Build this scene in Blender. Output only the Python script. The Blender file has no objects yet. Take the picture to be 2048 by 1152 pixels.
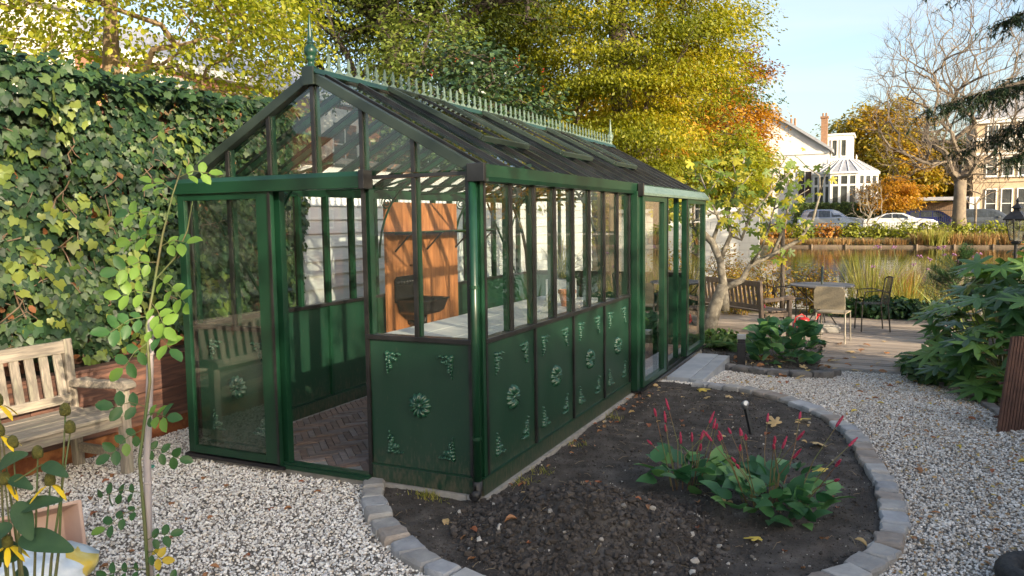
import bpy, math, random
import numpy as np
from mathutils import Vector, Matrix, noise as mnoise

S = bpy.context.scene
COL = S.collection
R = math.radians
rng = np.random.default_rng(7)
random.seed(7)

# ------------------------------------------------------------------ camera
cam_d = bpy.data.cameras.new('camera')
cam_d.sensor_width = 36.0
cam_d.lens = 27.77
cam_d.clip_end = 2000
cam = bpy.data.objects.new('camera', cam_d)
COL.objects.link(cam)
PITCH, ROLL, YAW = 0.0857, -0.0141, -0.4396
fw = Vector((math.sin(YAW)*math.cos(PITCH), math.cos(YAW)*math.cos(PITCH), -math.sin(PITCH)))
rt = Vector((math.cos(YAW), -math.sin(YAW), 0))
up = rt.cross(fw)
r2 = rt*math.cos(ROLL) + up*math.sin(ROLL)
u2 = -rt*math.sin(ROLL) + up*math.cos(ROLL)
m = Matrix(((r2.x, u2.x, -fw.x), (r2.y, u2.y, -fw.y), (r2.z, u2.z, -fw.z))).to_4x4()
m.translation = (2.1417, -4.1022, 1.6464)
cam.matrix_world = m
S.camera = cam

# ------------------------------------------------------------------ sky, sun, exposure
SUN_EL, SUN_PHI = R(17.5), R(30)          # elevation; azimuth from +x towards -y
sdir = Vector((math.cos(SUN_EL)*math.cos(SUN_PHI), -math.cos(SUN_EL)*math.sin(SUN_PHI), math.sin(SUN_EL)))
w = bpy.data.worlds.new('World')
S.world = w
w.use_nodes = True
nt = w.node_tree
nt.nodes.clear()
wo = nt.nodes.new('ShaderNodeOutputWorld')
bg = nt.nodes.new('ShaderNodeBackground')
sky = nt.nodes.new('ShaderNodeTexSky')
sky.sky_type = 'NISHITA'
sky.sun_disc = False
sky.sun_elevation = SUN_EL
sky.sun_rotation = R(90) + SUN_PHI
sky.altitude = 0
sky.air_density = 1.0
sky.dust_density = 3.2
sky.ozone_density = 1.0
bg.inputs[1].default_value = 0.15
# thin cirrus wisps, all over the sky
tc = nt.nodes.new('ShaderNodeTexCoord')
mp = nt.nodes.new('ShaderNodeMapping')
mp.inputs['Scale'].default_value = (1.2, 3.5, 9)
mp.inputs['Rotation'].default_value = (0.2, 0.1, 0.6)
cn = nt.nodes.new('ShaderNodeTexNoise')
cn.inputs['Scale'].default_value = 1.3
cn.inputs['Detail'].default_value = 7
cn.inputs['Distortion'].default_value = 0.6
cr = nt.nodes.new('ShaderNodeValToRGB')
cr.color_ramp.elements[0].position = 0.48
cr.color_ramp.elements[1].position = 0.85
cr.color_ramp.elements[0].color = (0.03, 0.03, 0.03, 1)
cr.color_ramp.elements[1].color = (0.7, 0.7, 0.7, 1)
mx = nt.nodes.new('ShaderNodeMix')
mx.data_type = 'RGBA'
mx.inputs[7].default_value = (3.0, 3.05, 3.1, 1)
nt.links.new(tc.outputs['Generated'], mp.inputs[0])
nt.links.new(mp.outputs[0], cn.inputs['Vector'])
nt.links.new(cn.outputs['Fac'], cr.inputs[0])
nt.links.new(cr.outputs[0], mx.inputs[0])
nt.links.new(sky.outputs[0], mx.inputs[6])
nt.links.new(mx.outputs[2], bg.inputs[0])
nt.links.new(bg.outputs[0], wo.inputs[0])

sun_d = bpy.data.lights.new('sun', 'SUN')
sun_d.energy = 4.0
sun_d.angle = R(0.5)
sun_d.color = (1.0, 0.83, 0.60)
sun = bpy.data.objects.new('sun', sun_d)
COL.objects.link(sun)
sun.rotation_euler = sdir.to_track_quat('Z', 'Y').to_euler()
sun.location = sdir*50

S.view_settings.view_transform = 'Standard'
S.view_settings.look = 'None'
S.view_settings.gamma = 1
S.view_settings.exposure = 1.25
S.cycles.use_denoising = True
S.cycles.max_bounces = 7
S.cycles.diffuse_bounces = 3
S.cycles.glossy_bounces = 4
S.cycles.transparent_max_bounces = 40
S.cycles.sample_clamp_indirect = 6
S.cycles.use_adaptive_sampling = True
S.cycles.adaptive_threshold = 0.02

# ------------------------------------------------------------------ naming helpers
WORLD = {}


def tag(o, label=None, cat=None, group=None, kind=None):
    if label: o['label'] = label
    if cat: o['category'] = cat
    if group: o['group'] = group
    if kind: o['kind'] = kind
    return o


def thing(name, label, cat, loc=(0, 0, 0), rz=0, group=None, world=False):
    o = bpy.data.objects.new(name, None)
    COL.objects.link(o)
    o.location = loc
    o.rotation_euler = (0, 0, rz)
    o.empty_display_size = 0.05
    tag(o, label, cat, group)
    if world: WORLD[o.name] = np.array(loc, float)
    return o


def offset(parent):
    while parent is not None and parent.parent is not None:
        parent = parent.parent
    return WORLD.get(parent.name) if parent is not None else None


def link(name, me, mat=None, parent=None):
    o = bpy.data.objects.new(name, me)
    COL.objects.link(o)
    if parent: o.parent = parent
    if mat and not me.materials: me.materials.append(mat)
    return o


def dup(o, parent=None):
    c = o.copy()
    COL.objects.link(c)
    c.parent = parent
    for ch in list(o.children): dup(ch, c)
    return c


# ------------------------------------------------------------------ mesh helpers
class MB:
    def __init__(s):
        s.v = []; s.f = []

    def add(s, vs, fs):
        n = len(s.v)
        s.v += [tuple(x) for x in vs]
        s.f += [tuple(i+n for i in q) for q in fs]
        return s

    def hexa(s, p):   # p: 4 bottom, 4 top
        return s.add(p, [(3, 2, 1, 0), (4, 5, 6, 7), (0, 1, 5, 4), (1, 2, 6, 5), (2, 3, 7, 6), (3, 0, 4, 7)])

    def box(s, x0, y0, z0, x1, y1, z1):
        return s.hexa([(x0, y0, z0), (x1, y0, z0), (x1, y1, z0), (x0, y1, z0), (x0, y0, z1), (x1, y0, z1), (x1, y1, z1), (x0, y1, z1)])

    def bar(s, a, b, wd, ht, upv=(0, 0, 1)):   # box from a to b; wd sideways, ht along upv
        a = Vector(a); b = Vector(b); d = (b-a).normalized()
        u = Vector(upv)
        if abs(d.dot(u)) > 0.98: u = Vector((1, 0, 0))
        sd = d.cross(u).normalized()*wd/2
        u = sd.cross(d).normalized()*ht/2
        return s.hexa([a-sd-u, a+sd-u, b+sd-u, b-sd-u, a-sd+u, a+sd+u, b+sd+u, b-sd+u])

    def tube(s, pts, rad, n=6):
        pts = [Vector(p) for p in pts]
        if not hasattr(rad, '__len__'): rad = [rad]*len(pts)
        vs = []; fs = []
        u = None
        for i, p in enumerate(pts):
            d = (pts[min(i+1, len(pts)-1)]-pts[max(i-1, 0)])
            d = d.normalized() if d.length > 1e-9 else Vector((0, 0, 1))
            if u is None:
                u = d.cross(Vector((0.3, 0.9, 0.31)) if abs(d.z) > .9 else Vector((0, 0, 1))).normalized()
            else:
                u = (u-d*u.dot(d))
                u = u.normalized() if u.length > 1e-6 else d.orthogonal().normalized()
            v = d.cross(u)
            for k in range(n):
                a = 2*math.pi*k/n
                vs.append(p+(u*math.cos(a)+v*math.sin(a))*rad[i])
        for i in range(len(pts)-1):
            for k in range(n):
                fs.append((i*n+k, i*n+(k+1) % n, (i+1)*n+(k+1) % n, (i+1)*n+k))
        fs.append(tuple(range(n-1, -1, -1)))
        e = (len(pts)-1)*n
        fs.append(tuple(range(e, e+n)))
        return s.add(vs, fs)

    def lathe(s, prof, c=(0, 0, 0), n=16, mod=None):   # prof: (r, z)
        vs = []; fs = []
        for (r, z) in prof:
            for k in range(n):
                a = 2*math.pi*k/n
                q = r*(mod(a, z) if mod else 1)
                vs.append((c[0]+q*math.cos(a), c[1]+q*math.sin(a), c[2]+z))
        for i in range(len(prof)-1):
            for k in range(n):
                fs.append((i*n+k, i*n+(k+1) % n, (i+1)*n+(k+1) % n, (i+1)*n+k))
        fs.append(tuple(range(n-1, -1, -1)))
        e = (len(prof)-1)*n
        fs.append(tuple(range(e, e+n)))
        return s.add(vs, fs)

    def prism(s, poly, org, ax, ay, th):   # polygon in plane (ax, ay) from org, extruded th along ax x ay
        org = Vector(org); ax = Vector(ax); ay = Vector(ay)
        n = ax.cross(ay).normalized()*th
        k = len(poly)
        vs = [org+ax*p[0]+ay*p[1] for p in poly]
        vs += [q+n for q in vs]
        fs = [tuple(range(k-1, -1, -1)), tuple(range(k, 2*k))]
        fs += [(i, (i+1) % k, k+(i+1) % k, k+i) for i in range(k)]
        return s.add(vs, fs)

    def ball(s, c, rx, ry=None, rz=None, n=8, m=5, jit=0):
        ry = ry or rx; rz = rz or rx
        vs = [(c[0], c[1], c[2]-rz)]
        for i in range(1, m):
            t = math.pi*i/m-math.pi/2
            for k in range(n):
                a = 2*math.pi*k/n
                j = 1+random.uniform(-jit, jit)
                vs.append((c[0]+rx*j*math.cos(t)*math.cos(a), c[1]+ry*j*math.cos(t)*math.sin(a), c[2]+rz*j*math.sin(t)))
        vs.append((c[0], c[1], c[2]+rz))
        fs = [(0, 1+(k+1) % n, 1+k) for k in range(n)]
        for i in range(m-2):
            for k in range(n):
                a = 1+i*n
                fs.append((a+k, a+(k+1) % n, a+n+(k+1) % n, a+n+k))
        a = 1+(m-2)*n
        fs += [(a+k, a+(k+1) % n, len(vs)-1) for k in range(n)]
        return s.add(vs, fs)

    def mesh(s, name='m', off=None):
        me = bpy.data.meshes.new(name)
        v = s.v
        if off is not None: v = [(a[0]-off[0], a[1]-off[1], a[2]-off[2]) for a in v]
        me.from_pydata(v, [], s.f)
        return me

    def build(s, name, mat, parent=None, smooth=False, bevel=0):
        me = s.mesh(name, offset(parent) if parent else None)
        o = link(name, me, mat, parent)
        if smooth: me.polygons.foreach_set('use_smooth', [True]*len(me.polygons))
        if bevel:
            b = o.modifiers.new('b', 'BEVEL')
            b.width = bevel; b.segments = 2; b.limit_method = 'ANGLE'; b.angle_limit = R(40)
        return o


# ------------------------------------------------------------------ materials
def nodes(name):
    mt = bpy.data.materials.new(name)
    mt.use_nodes = True
    n = mt.node_tree
    n.nodes.clear()
    return mt, n


def ramp(n, cols, pos=None, const=False):
    r = n.nodes.new('ShaderNodeValToRGB')
    e = r.color_ramp.elements
    k = len(cols)
    while len(e) < k: e.new(0.5)
    for i, c in enumerate(cols):
        e[i].position = pos[i] if pos else i/max(1, k-1)
        e[i].color = (*c, 1)
    if const: r.color_ramp.interpolation = 'CONSTANT'
    return r


def MAT(name, col, col2=None, scale=8, rough=.6, metal=0, bump=0, bscale=None, stretch=(1, 1, 1), vary=0, spec=.5, pos=(.35, .65), col3=None, world=False, coat=0):
    mt, n = nodes(name)
    L = n.links.new
    o = n.nodes.new('ShaderNodeOutputMaterial')
    b = n.nodes.new('ShaderNodeBsdfPrincipled')
    b.inputs['Roughness'].default_value = rough
    b.inputs['Metallic'].default_value = metal
    b.inputs['Specular IOR Level'].default_value = spec
    b.inputs['Coat Weight'].default_value = coat
    L(b.outputs[0], o.inputs[0])
    if world:
        tcn = n.nodes.new('ShaderNodeNewGeometry'); vec = tcn.outputs['Position']
    else:
        tcn = n.nodes.new('ShaderNodeTexCoord'); vec = tcn.outputs['Object']
    mp = n.nodes.new('ShaderNodeMapping')
    mp.inputs['Scale'].default_value = stretch
    L(vec, mp.inputs[0])
    if vary:   # shift the pattern and value per object
        oi = n.nodes.new('ShaderNodeObjectInfo')
        cx = n.nodes.new('ShaderNodeCombineXYZ')
        ml = n.nodes.new('ShaderNodeMath'); ml.operation = 'MULTIPLY'; ml.inputs[1].default_value = 37
        L(oi.outputs['Random'], ml.inputs[0])
        for k in range(3): L(ml.outputs[0], cx.inputs[k])
        L(cx.outputs[0], mp.inputs['Location'])
    tx = n.nodes.new('ShaderNodeTexNoise')
    tx.inputs['Scale'].default_value = scale
    tx.inputs['Detail'].default_value = 6
    L(mp.outputs[0], tx.inputs['Vector'])
    if col2 is None: col2 = tuple(c*.8 for c in col)
    cs = [col, col2] if col3 is None else [col, col2, col3]
    ps = list(pos) if col3 is None else [pos[0], sum(pos)/2, pos[1]]
    rp = ramp(n, cs, ps)
    L(tx.outputs['Fac'], rp.inputs[0])
    out = rp.outputs[0]
    if vary:
        hs = n.nodes.new('ShaderNodeHueSaturation')
        mr = n.nodes.new('ShaderNodeMapRange')
        mr.inputs[3].default_value = 1-vary; mr.inputs[4].default_value = 1+vary
        L(oi.outputs['Random'], mr.inputs[0])
        L(mr.outputs[0], hs.inputs['Value'])
        L(out, hs.inputs['Color'])
        out = hs.outputs[0]
    L(out, b.inputs['Base Color'])
    if bump:
        t2 = n.nodes.new('ShaderNodeTexNoise')
        t2.inputs['Scale'].default_value = bscale or scale*3
        t2.inputs['Detail'].default_value = 8
        L(mp.outputs[0], t2.inputs['Vector'])
        bp = n.nodes.new('ShaderNodeBump')
        bp.inputs['Strength'].default_value = bump
        bp.inputs['Distance'].default_value = 0.01
        L(t2.outputs['Fac'], bp.inputs['Height'])
        L(bp.outputs[0], b.inputs['Normal'])
    return mt


def LEAF(name, cols, rough=.5, trans=.35, patch=0, pscale=.6, spec=.4):
    """leaf material: colour picked per leaf, light passing through the blade"""
    mt, n = nodes(name)
    L = n.links.new
    o = n.nodes.new('ShaderNodeOutputMaterial')
    b = n.nodes.new('ShaderNodeBsdfPrincipled')
    b.inputs['Roughness'].default_value = rough
    b.inputs['Specular IOR Level'].default_value = spec
    g = n.nodes.new('ShaderNodeNewGeometry')
    rp = ramp(n, cols)
    src = g.outputs['Random Per Island']
    if patch:   # whole boughs lean to one end of the colours
        tx = n.nodes.new('ShaderNodeTexNoise')
        tx.inputs['Scale'].default_value = pscale
        tx.inputs['Detail'].default_value = 2
        L(g.outputs['Position'], tx.inputs['Vector'])
        mr = n.nodes.new('ShaderNodeMapRange')
        mr.inputs[1].default_value = .3; mr.inputs[2].default_value = .7
        L(tx.outputs['Fac'], mr.inputs[0])
        mi = n.nodes.new('ShaderNodeMix')
        mi.inputs[0].default_value = patch
        L(src, mi.inputs[2]); L(mr.outputs[0], mi.inputs[3])
        src = mi.outputs[0]
    L(src, rp.inputs[0])
    L(rp.outputs[0], b.inputs['Base Color'])
    t = n.nodes.new('ShaderNodeBsdfTranslucent')
    hs = n.nodes.new('ShaderNodeHueSaturation')
    hs.inputs['Saturation'].default_value = 1.15
    hs.inputs['Value'].default_value = 1.35
    L(rp.outputs[0], hs.inputs['Color'])
    L(hs.outputs[0], t.inputs[0])
    mx = n.nodes.new('ShaderNodeMixShader')
    mx.inputs[0].default_value = trans
    L(b.outputs[0], mx.inputs[1]); L(t.outputs[0], mx.inputs[2])
    L(mx.outputs[0], o.inputs[0])
    return mt


def STONES(name, cols, rough=.85, pos=None):
    """colour picked per instance"""
    mt, n = nodes(name)
    L = n.links.new
    o = n.nodes.new('ShaderNodeOutputMaterial')
    b = n.nodes.new('ShaderNodeBsdfPrincipled')
    b.inputs['Roughness'].default_value = rough
    oi = n.nodes.new('ShaderNodeObjectInfo')
    rp = ramp(n, cols, pos)
    L(oi.outputs['Random'], rp.inputs[0])
    L(rp.outputs[0], b.inputs['Base Color'])
    L(b.outputs[0], o.inputs[0])
    return mt


def GLASS(name, tint=(.97, .985, .975), r0=.06, dirt=.012):
    """window glass: clear, mirror-like towards grazing angles, a little dusty"""
    mt, n = nodes(name)
    L = n.links.new
    o = n.nodes.new('ShaderNodeOutputMaterial')
    tr = n.nodes.new('ShaderNodeBsdfTransparent'); tr.inputs[0].default_value = (*tint, 1)
    gl = n.nodes.new('ShaderNodeBsdfGlossy'); gl.inputs['Roughness'].default_value = 0.005
    lw = n.nodes.new('ShaderNodeLayerWeight'); lw.inputs[0].default_value = .5
    pw = n.nodes.new('ShaderNodeMath'); pw.operation = 'POWER'; pw.inputs[1].default_value = 4.2
    mr = n.nodes.new('ShaderNodeMapRange'); mr.inputs[3].default_value = r0; mr.inputs[4].default_value = 1
    L(lw.outputs['Facing'], pw.inputs[0]); L(pw.outputs[0], mr.inputs[0])
    m1 = n.nodes.new('ShaderNodeMixShader')
    L(mr.outputs[0], m1.inputs[0]); L(tr.outputs[0], m1.inputs[1]); L(gl.outputs[0], m1.inputs[2])
    df = n.nodes.new('ShaderNodeBsdfDiffuse'); df.inputs[0].default_value = (.6, .62, .58, 1)
    g = n.nodes.new('ShaderNodeNewGeometry')
    tx = n.nodes.new('ShaderNodeTexNoise'); tx.inputs['Scale'].default_value = 5; tx.inputs['Detail'].default_value = 9
    L(g.outputs['Position'], tx.inputs['Vector'])
    m2r = n.nodes.new('ShaderNodeMapRange'); m2r.inputs[1].default_value = .45; m2r.inputs[2].default_value = .85
    m2r.inputs[4].default_value = dirt
    L(tx.outputs['Fac'], m2r.inputs[0])
    m2 = n.nodes.new('ShaderNodeMixShader')
    L(m2r.outputs[0], m2.inputs[0]); L(m1.outputs[0], m2.inputs[1]); L(df.outputs[0], m2.inputs[2])
    L(m2.outputs[0], o.inputs[0])
    return mt


m_green = MAT('green_paint', (.006, .034, .017), (.008, .042, .021), scale=3, rough=.32, spec=.5, bump=.02, bscale=300)
m_green_dusty = MAT('green_paint_dusty', (.008, .037, .021), (.015, .045, .028), scale=7, rough=.38, stretch=(1, 1, .25), bump=.02, bscale=200, pos=(.4, .8))

def splash(mt, h=.34, col=(.10, .085, .06)):
    """soil splashed up the foot of the panels, thinning upwards in streaks and specks"""
    n = mt.node_tree; L = n.links.new
    bs = next(x for x in n.nodes if x.type == 'BSDF_PRINCIPLED')
    src = bs.inputs['Base Color'].links[0].from_socket
    g = n.nodes.new('ShaderNodeNewGeometry'); sx = n.nodes.new('ShaderNodeSeparateXYZ'); L(g.outputs['Position'], sx.inputs[0])
    mr = n.nodes.new('ShaderNodeMapRange'); mr.inputs[1].default_value = h; mr.inputs[2].default_value = 0; mr.inputs[3].default_value = 0; mr.inputs[4].default_value = .30
    L(sx.outputs['Z'], mr.inputs[0])
    t = n.nodes.new('ShaderNodeTexNoise'); t.inputs['Scale'].default_value = 55; t.inputs['Detail'].default_value = 8
    mp = n.nodes.new('ShaderNodeMapping'); mp.inputs['Scale'].default_value = (1, 1, .35); L(g.outputs['Position'], mp.inputs[0]); L(mp.outputs[0], t.inputs['Vector'])
    ad = n.nodes.new('ShaderNodeMath'); ad.operation = 'ADD'; L(mr.outputs[0], ad.inputs[0]); L(t.outputs['Fac'], ad.inputs[1])
    st = n.nodes.new('ShaderNodeMapRange'); st.inputs[1].default_value = .62; st.inputs[2].default_value = .95; st.inputs[4].default_value = .75; L(ad.outputs[0], st.inputs[0])
    mx = n.nodes.new('ShaderNodeMix'); mx.data_type = 'RGBA'; L(st.outputs[0], mx.inputs[0]); L(src, mx.inputs[6]); mx.inputs[7].default_value = (*col, 1)
    L(mx.outputs[2], bs.inputs['Base Color'])


splash(m_green_dusty)
m_bronze = MAT('dark_bronze', (.040, .040, .042), (.072, .072, .074), scale=6, rough=.3, metal=.75)
m_orn = MAT('green_cast', (.011, .055, .031), (.020, .080, .050), scale=60, rough=.30, spec=.6)
m_crest = MAT('green_cast_sunlit', (.085, .135, .105), (.15, .205, .165), scale=30, rough=.45)  # paler copy of the cast green, sunlight put into its colour
m_black = MAT('black_metal', (.012, .012, .014), (.022, .022, .024), scale=20, rough=.4)
m_blackpl = MAT('black_plastic', (.018, .018, .018), rough=.5)
m_glass = GLASS('greenhouse_glass')
m_conc = MAT('concrete', (.36, .34, .31), (.24, .23, .21), scale=14, rough=.9, bump=.3, bscale=60)
m_bluestone = MAT('blue_stone', (.26, .29, .33), (.36, .38, .41), scale=6, rough=.55, bump=.1, bscale=80, vary=.12)
m_teak = MAT('weathered_teak', (.46, .38, .28), (.26, .22, .17), scale=5, rough=.8, stretch=(1, 1, 1), bump=.5, bscale=30, vary=.15)
m_soil = MAT('soil', (.036, .030, .025), (.070, .060, .051), scale=6, rough=.95, bump=1.0, bscale=90, world=True, col3=(.125, .11, .095), pos=(.36, .72))
m_rafter = MAT('rafter_paint', (.022, .034, .027), (.032, .046, .036), scale=6, rough=.35)
m_gravelbase = MAT('gravel_bed', (.26, .235, .20), (.11, .098, .082), scale=70, rough=.95, bump=.6, bscale=90, world=True)
m_white = MAT('white_paint', (.78, .78, .75), (.68, .69, .67), scale=3, rough=.55)
m_bark = MAT('bark', (.055, .042, .030), (.11, .09, .07), scale=6, rough=.9, stretch=(3, 3, .7), bump=.6)
m_barkpale = MAT('pale_bark', (.34, .31, .25), (.20, .18, .14), scale=7, rough=.85, bump=.5)
m_stemgreen = MAT('green_stem', (.09, .14, .04), (.14, .12, .05), scale=6, rough=.6)


# ------------------------------------------------------------------ leaves
def unit(a):
    return a/np.maximum(np.linalg.norm(a, axis=1, keepdims=True), 1e-9)


T_LEAF = (np.array([(0, 0, 0), (.45, .27, .06), (1, 0, -.05), (.45, -.27, .06)]), [(0, 1, 2), (0, 2, 3)])
T_OVAL = (np.array([(0, 0, 0), (.2, .24, .07), (.55, .32, .08), (.85, .19, .02), (1, 0, -.10), (.85, -.19, .03), (.55, -.32, .09), (.2, -.24, .06), (.5, 0, 0)]),
          [(0, 8, 2, 1), (8, 4, 3, 2), (0, 7, 6, 8), (8, 6, 5, 4)])
T_LANCE = (np.array([(0, 0, 0), (.25, .17, .05), (.6, .14, .04), (1, 0, -.12), (.6, -.14, .04), (.25, -.17, .05), (.45, 0, 0)]),
           [(0, 6, 2, 1), (6, 3, 2), (0, 5, 4, 6), (6, 4, 3)])
T_BIG = (np.array([(0, 0, 0), (.1, .22, .05), (.35, .33, .07), (.7, .2, .02), (1, 0, -.14), (.7, -.2, .02), (.35, -.33, .07), (.1, -.22, .05), (.35, 0, -.01), (.7, 0, -.04)]),
         [(0, 8, 2, 1), (8, 9, 3, 2), (9, 4, 3), (0, 7, 6, 8), (8, 6, 5, 9), (9, 5, 4)])


def lobed(spec, cz=.05):
    """fan leaf from polar outline (angle deg, radius) with its stalk at the origin"""
    pts = [(0.28, 0, cz)]
    for a, r in spec:
        pts.append((.28+r*math.cos(R(a)), r*math.sin(R(a)), -.06*r*r if r > .45 else 0.0))
    k = len(spec)
    return np.array(pts), [(0, 1+i, 1+(i+1) % k) for i in range(k)]


T_IVY = lobed([(180, .22), (150, .44), (122, .52), (98, .45), (62, .58), (34, .45), (14, .62), (0, .80), (-14, .62), (-34, .45), (-62, .58), (-98, .45), (-122, .52), (-150, .44)])
_p = []
for i, a in enumerate((-130, -88, -45, 0, 45, 88, 130)):
    _p += [(a-20, .32), (a-9, .66), (a, .95 if abs(a) < 100 else .7), (a+9, .66)]
T_PALM = lobed(_p + [(155, .25), (180, .1)])
_p = []
for a, r in ((-105, .5), (-52, .72), (0, .9), (52, .72), (105, .5)):
    _p += [(a-26, .3), (a-12, r*.9), (a, r), (a+12, r*.9)]
T_FIG = lobed(_p + [(150, .28), (180, .12)])


def leaf_mesh(name, C, N, size, tmpl, mat, parent=None, tang=None, wid=1.0, curl=0.0, kind=None):
    """one mesh of many leaves: centres C, normals N, sizes; tang = preferred pointing direction"""
    C = np.asarray(C, float); k = len(C)
    N = unit(np.asarray(N, float))
    size = np.broadcast_to(np.asarray(size, float), (k,))
    T = rng.normal(size=(k, 3))
    if tang is not None: T = np.asarray(tang, float)+T*.45
    T = T-N*np.sum(T*N, 1, keepdims=True)
    T = unit(T)
    B = np.cross(N, T)
    tv, tf = tmpl
    V = C[:, None, :]+size[:, None, None]*(tv[None, :, 0:1]*T[:, None, :]+wid*tv[None, :, 1:2]*B[:, None, :]+tv[None, :, 2:3]*N[:, None, :]*(1+curl*rng.normal(size=(k, 1, 1))))
    off = offset(parent) if parent else None
    if off is not None: V = V-off
    nv = len(tv)
    me = bpy.data.meshes.new(name)
    me.vertices.add(k*nv)
    me.vertices.foreach_set('co', V.astype(np.float32).ravel())
    ll = np.concatenate([np.array(f) for f in tf]); tot = np.array([len(f) for f in tf])
    idx = (ll[None, :]+nv*np.arange(k)[:, None]).ravel()
    me.loops.add(len(idx))
    me.loops.foreach_set('vertex_index', idx.astype(np.int32))
    tots = np.tile(tot, k)
    st = np.concatenate([[0], np.cumsum(tots)[:-1]])
    me.polygons.add(len(tots))
    me.polygons.foreach_set('loop_start', st.astype(np.int32))
    me.update(calc_edges=True)
    me.validate()
    o = link(name, me, mat, parent)
    if kind: o['kind'] = kind
    return o


def blade_mesh(name, base, direc, length, width, droop, mat, parent=None, seg=5, kind=None):
    """strap leaves / grass: base (k,3), initial direction, length, width, droop"""
    base = np.asarray(base, float); k = len(base)
    direc = unit(np.asarray(direc, float))
    length = np.broadcast_to(np.asarray(length, float), (k,)); width = np.broadcast_to(np.asarray(width, float), (k,))
    droop = np.broadcast_to(np.asarray(droop, float), (k,))
    side = np.cross(direc, np.array([0, 0, 1.])+rng.normal(size=(k, 3))*.2)
    side = unit(side)
    P = base.copy(); D = direc.copy()
    rows = []
    for i in range(seg+1):
        t = i/seg
        wd = width*(1-t**2.2)*.5+.0008
        rows += [P-side*wd[:, None], P+side*wd[:, None]]
        D = unit(D+np.array([0, 0, -1.])*(droop*(t+.25)/seg*2)[:, None])
        P = P+D*(length/seg)[:, None]
    V = np.stack(rows, 1)
    off = offset(parent) if parent else None
    if off is not None: V = V-off
    nv = 2*(seg+1)
    F = np.array([(2*i, 2*i+1, 2*i+3, 2*i+2) for i in range(seg)])
    idx = (F.ravel()[None]+nv*np.arange(k)[:, None]).ravel()
    me = bpy.data.meshes.new(name)
    me.vertices.add(k*nv); me.vertices.foreach_set('co', V.astype(np.float32).ravel())
    me.loops.add(len(idx)); me.loops.foreach_set('vertex_index', idx.astype(np.int32))
    me.polygons.add(len(idx)//4); me.polygons.foreach_set('loop_start', np.arange(0, len(idx), 4, dtype=np.int32))
    me.update(calc_edges=True)
    o = link(name, me, mat, parent)
    if kind: o['kind'] = kind
    return o


def scatter_inst(name, pts, scl, mat, flat=.65, kind='stuff', label=None, cat=None, rough=.25):
    """pebbles or clods: one small lump instanced on points, real geometry"""
    me = bpy.data.meshes.new(name)
    pts = np.asarray(pts, np.float32)
    me.vertices.add(len(pts)); me.vertices.foreach_set('co', pts.ravel())
    a = me.attributes.new('scl', 'FLOAT', 'POINT'); a.data.foreach_set('value', np.asarray(scl, np.float32))
    o = link(name, me, mat)
    tag(o, label, cat, None, kind)
    g = bpy.data.node_groups.new(name, 'GeometryNodeTree')
    g.interface.new_socket('Geometry', in_out='INPUT', socket_type='NodeSocketGeometry')
    g.interface.new_socket('Geometry', in_out='OUTPUT', socket_type='NodeSocketGeometry')
    N = g.nodes.new; L = g.links.new
    gi = N('NodeGroupInput'); go = N('NodeGroupOutput')
    ico = N('GeometryNodeMeshIcoSphere'); ico.inputs['Radius'].default_value = 1; ico.inputs['Subdivisions'].default_value = 1
    sp = N('GeometryNodeSetPosition')
    nz = N('ShaderNodeTexNoise'); nz.inputs['Scale'].default_value = 1.4
    sub = N('ShaderNodeVectorMath'); sub.operation = 'SUBTRACT'; sub.inputs[1].default_value = (.5, .5, .5)
    sc = N('ShaderNodeVectorMath'); sc.operation = 'SCALE'; sc.inputs['Scale'].default_value = rough*6
    L(nz.outputs['Color'], sub.inputs[0]); L(sub.outputs[0], sc.inputs[0]); L(sc.outputs[0], sp.inputs['Offset'])
    L(ico.outputs[0], sp.inputs['Geometry'])
    sm = N('GeometryNodeSetMaterial'); sm.inputs['Material'].default_value = mat
    L(sp.outputs[0], sm.inputs[0])
    ip = N('GeometryNodeInstanceOnPoints')
    L(gi.outputs[0], ip.inputs['Points']); L(sm.outputs[0], ip.inputs['Instance'])
    rv = N('FunctionNodeRandomValue'); rv.data_type = 'FLOAT_VECTOR'
    rv.inputs[0].default_value = (-.5, -.5, 0); rv.inputs[1].default_value = (.5, .5, 6.28)
    L(rv.outputs[0], ip.inputs['Rotation'])
    na = N('GeometryNodeInputNamedAttribute'); na.data_type = 'FLOAT'; na.inputs['Name'].default_value = 'scl'
    rs = N('FunctionNodeRandomValue'); rs.data_type = 'FLOAT_VECTOR'; rs.inputs['Seed'].default_value = 5
    rs.inputs[0].default_value = (.8, .55, flat*.7); rs.inputs[1].default_value = (1.3, .95, flat*1.2)
    vm = N('ShaderNodeVectorMath'); vm.operation = 'SCALE'
    L(rs.outputs[0], vm.inputs[0]); L(na.outputs[0], vm.inputs['Scale'])
    L(vm.outputs[0], ip.inputs['Scale'])
    L(ip.outputs[0], go.inputs[0])
    md = o.modifiers.new('gn', 'NODES'); md.node_group = g
    return o


def smooth01(t):
    t = max(0., min(1., t)); return t*t*(3-2*t)


def G(x, y):
    """height of the garden ground"""
    return -.04-.16*smooth01((y-3.2)/3.3)

# ================================================================== THE SETTING
def inpoly(x, y, poly):
    c = False
    j = len(poly)-1
    for i in range(len(poly)):
        xi, yi = poly[i]; xj, yj = poly[j]
        if (yi > y) != (yj > y) and x < (xj-xi)*(y-yi)/(yj-yi)+xi: c = not c
        j = i
    return c


def inpoly_np(P, poly):
    x, y = P[:, 0], P[:, 1]
    c = np.zeros(len(P), bool)
    j = len(poly)-1
    for i in range(len(poly)):
        xi, yi = poly[i]; xj, yj = poly[j]
        c ^= ((yi > y) != (yj > y)) & (x < (xj-xi)*(y-yi)/((yj-yi) if yj != yi else 1e-9)+xi)
        j = i
    return c


def nz(x, y, z=0.0): return mnoise.noise((x, y, z))


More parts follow.
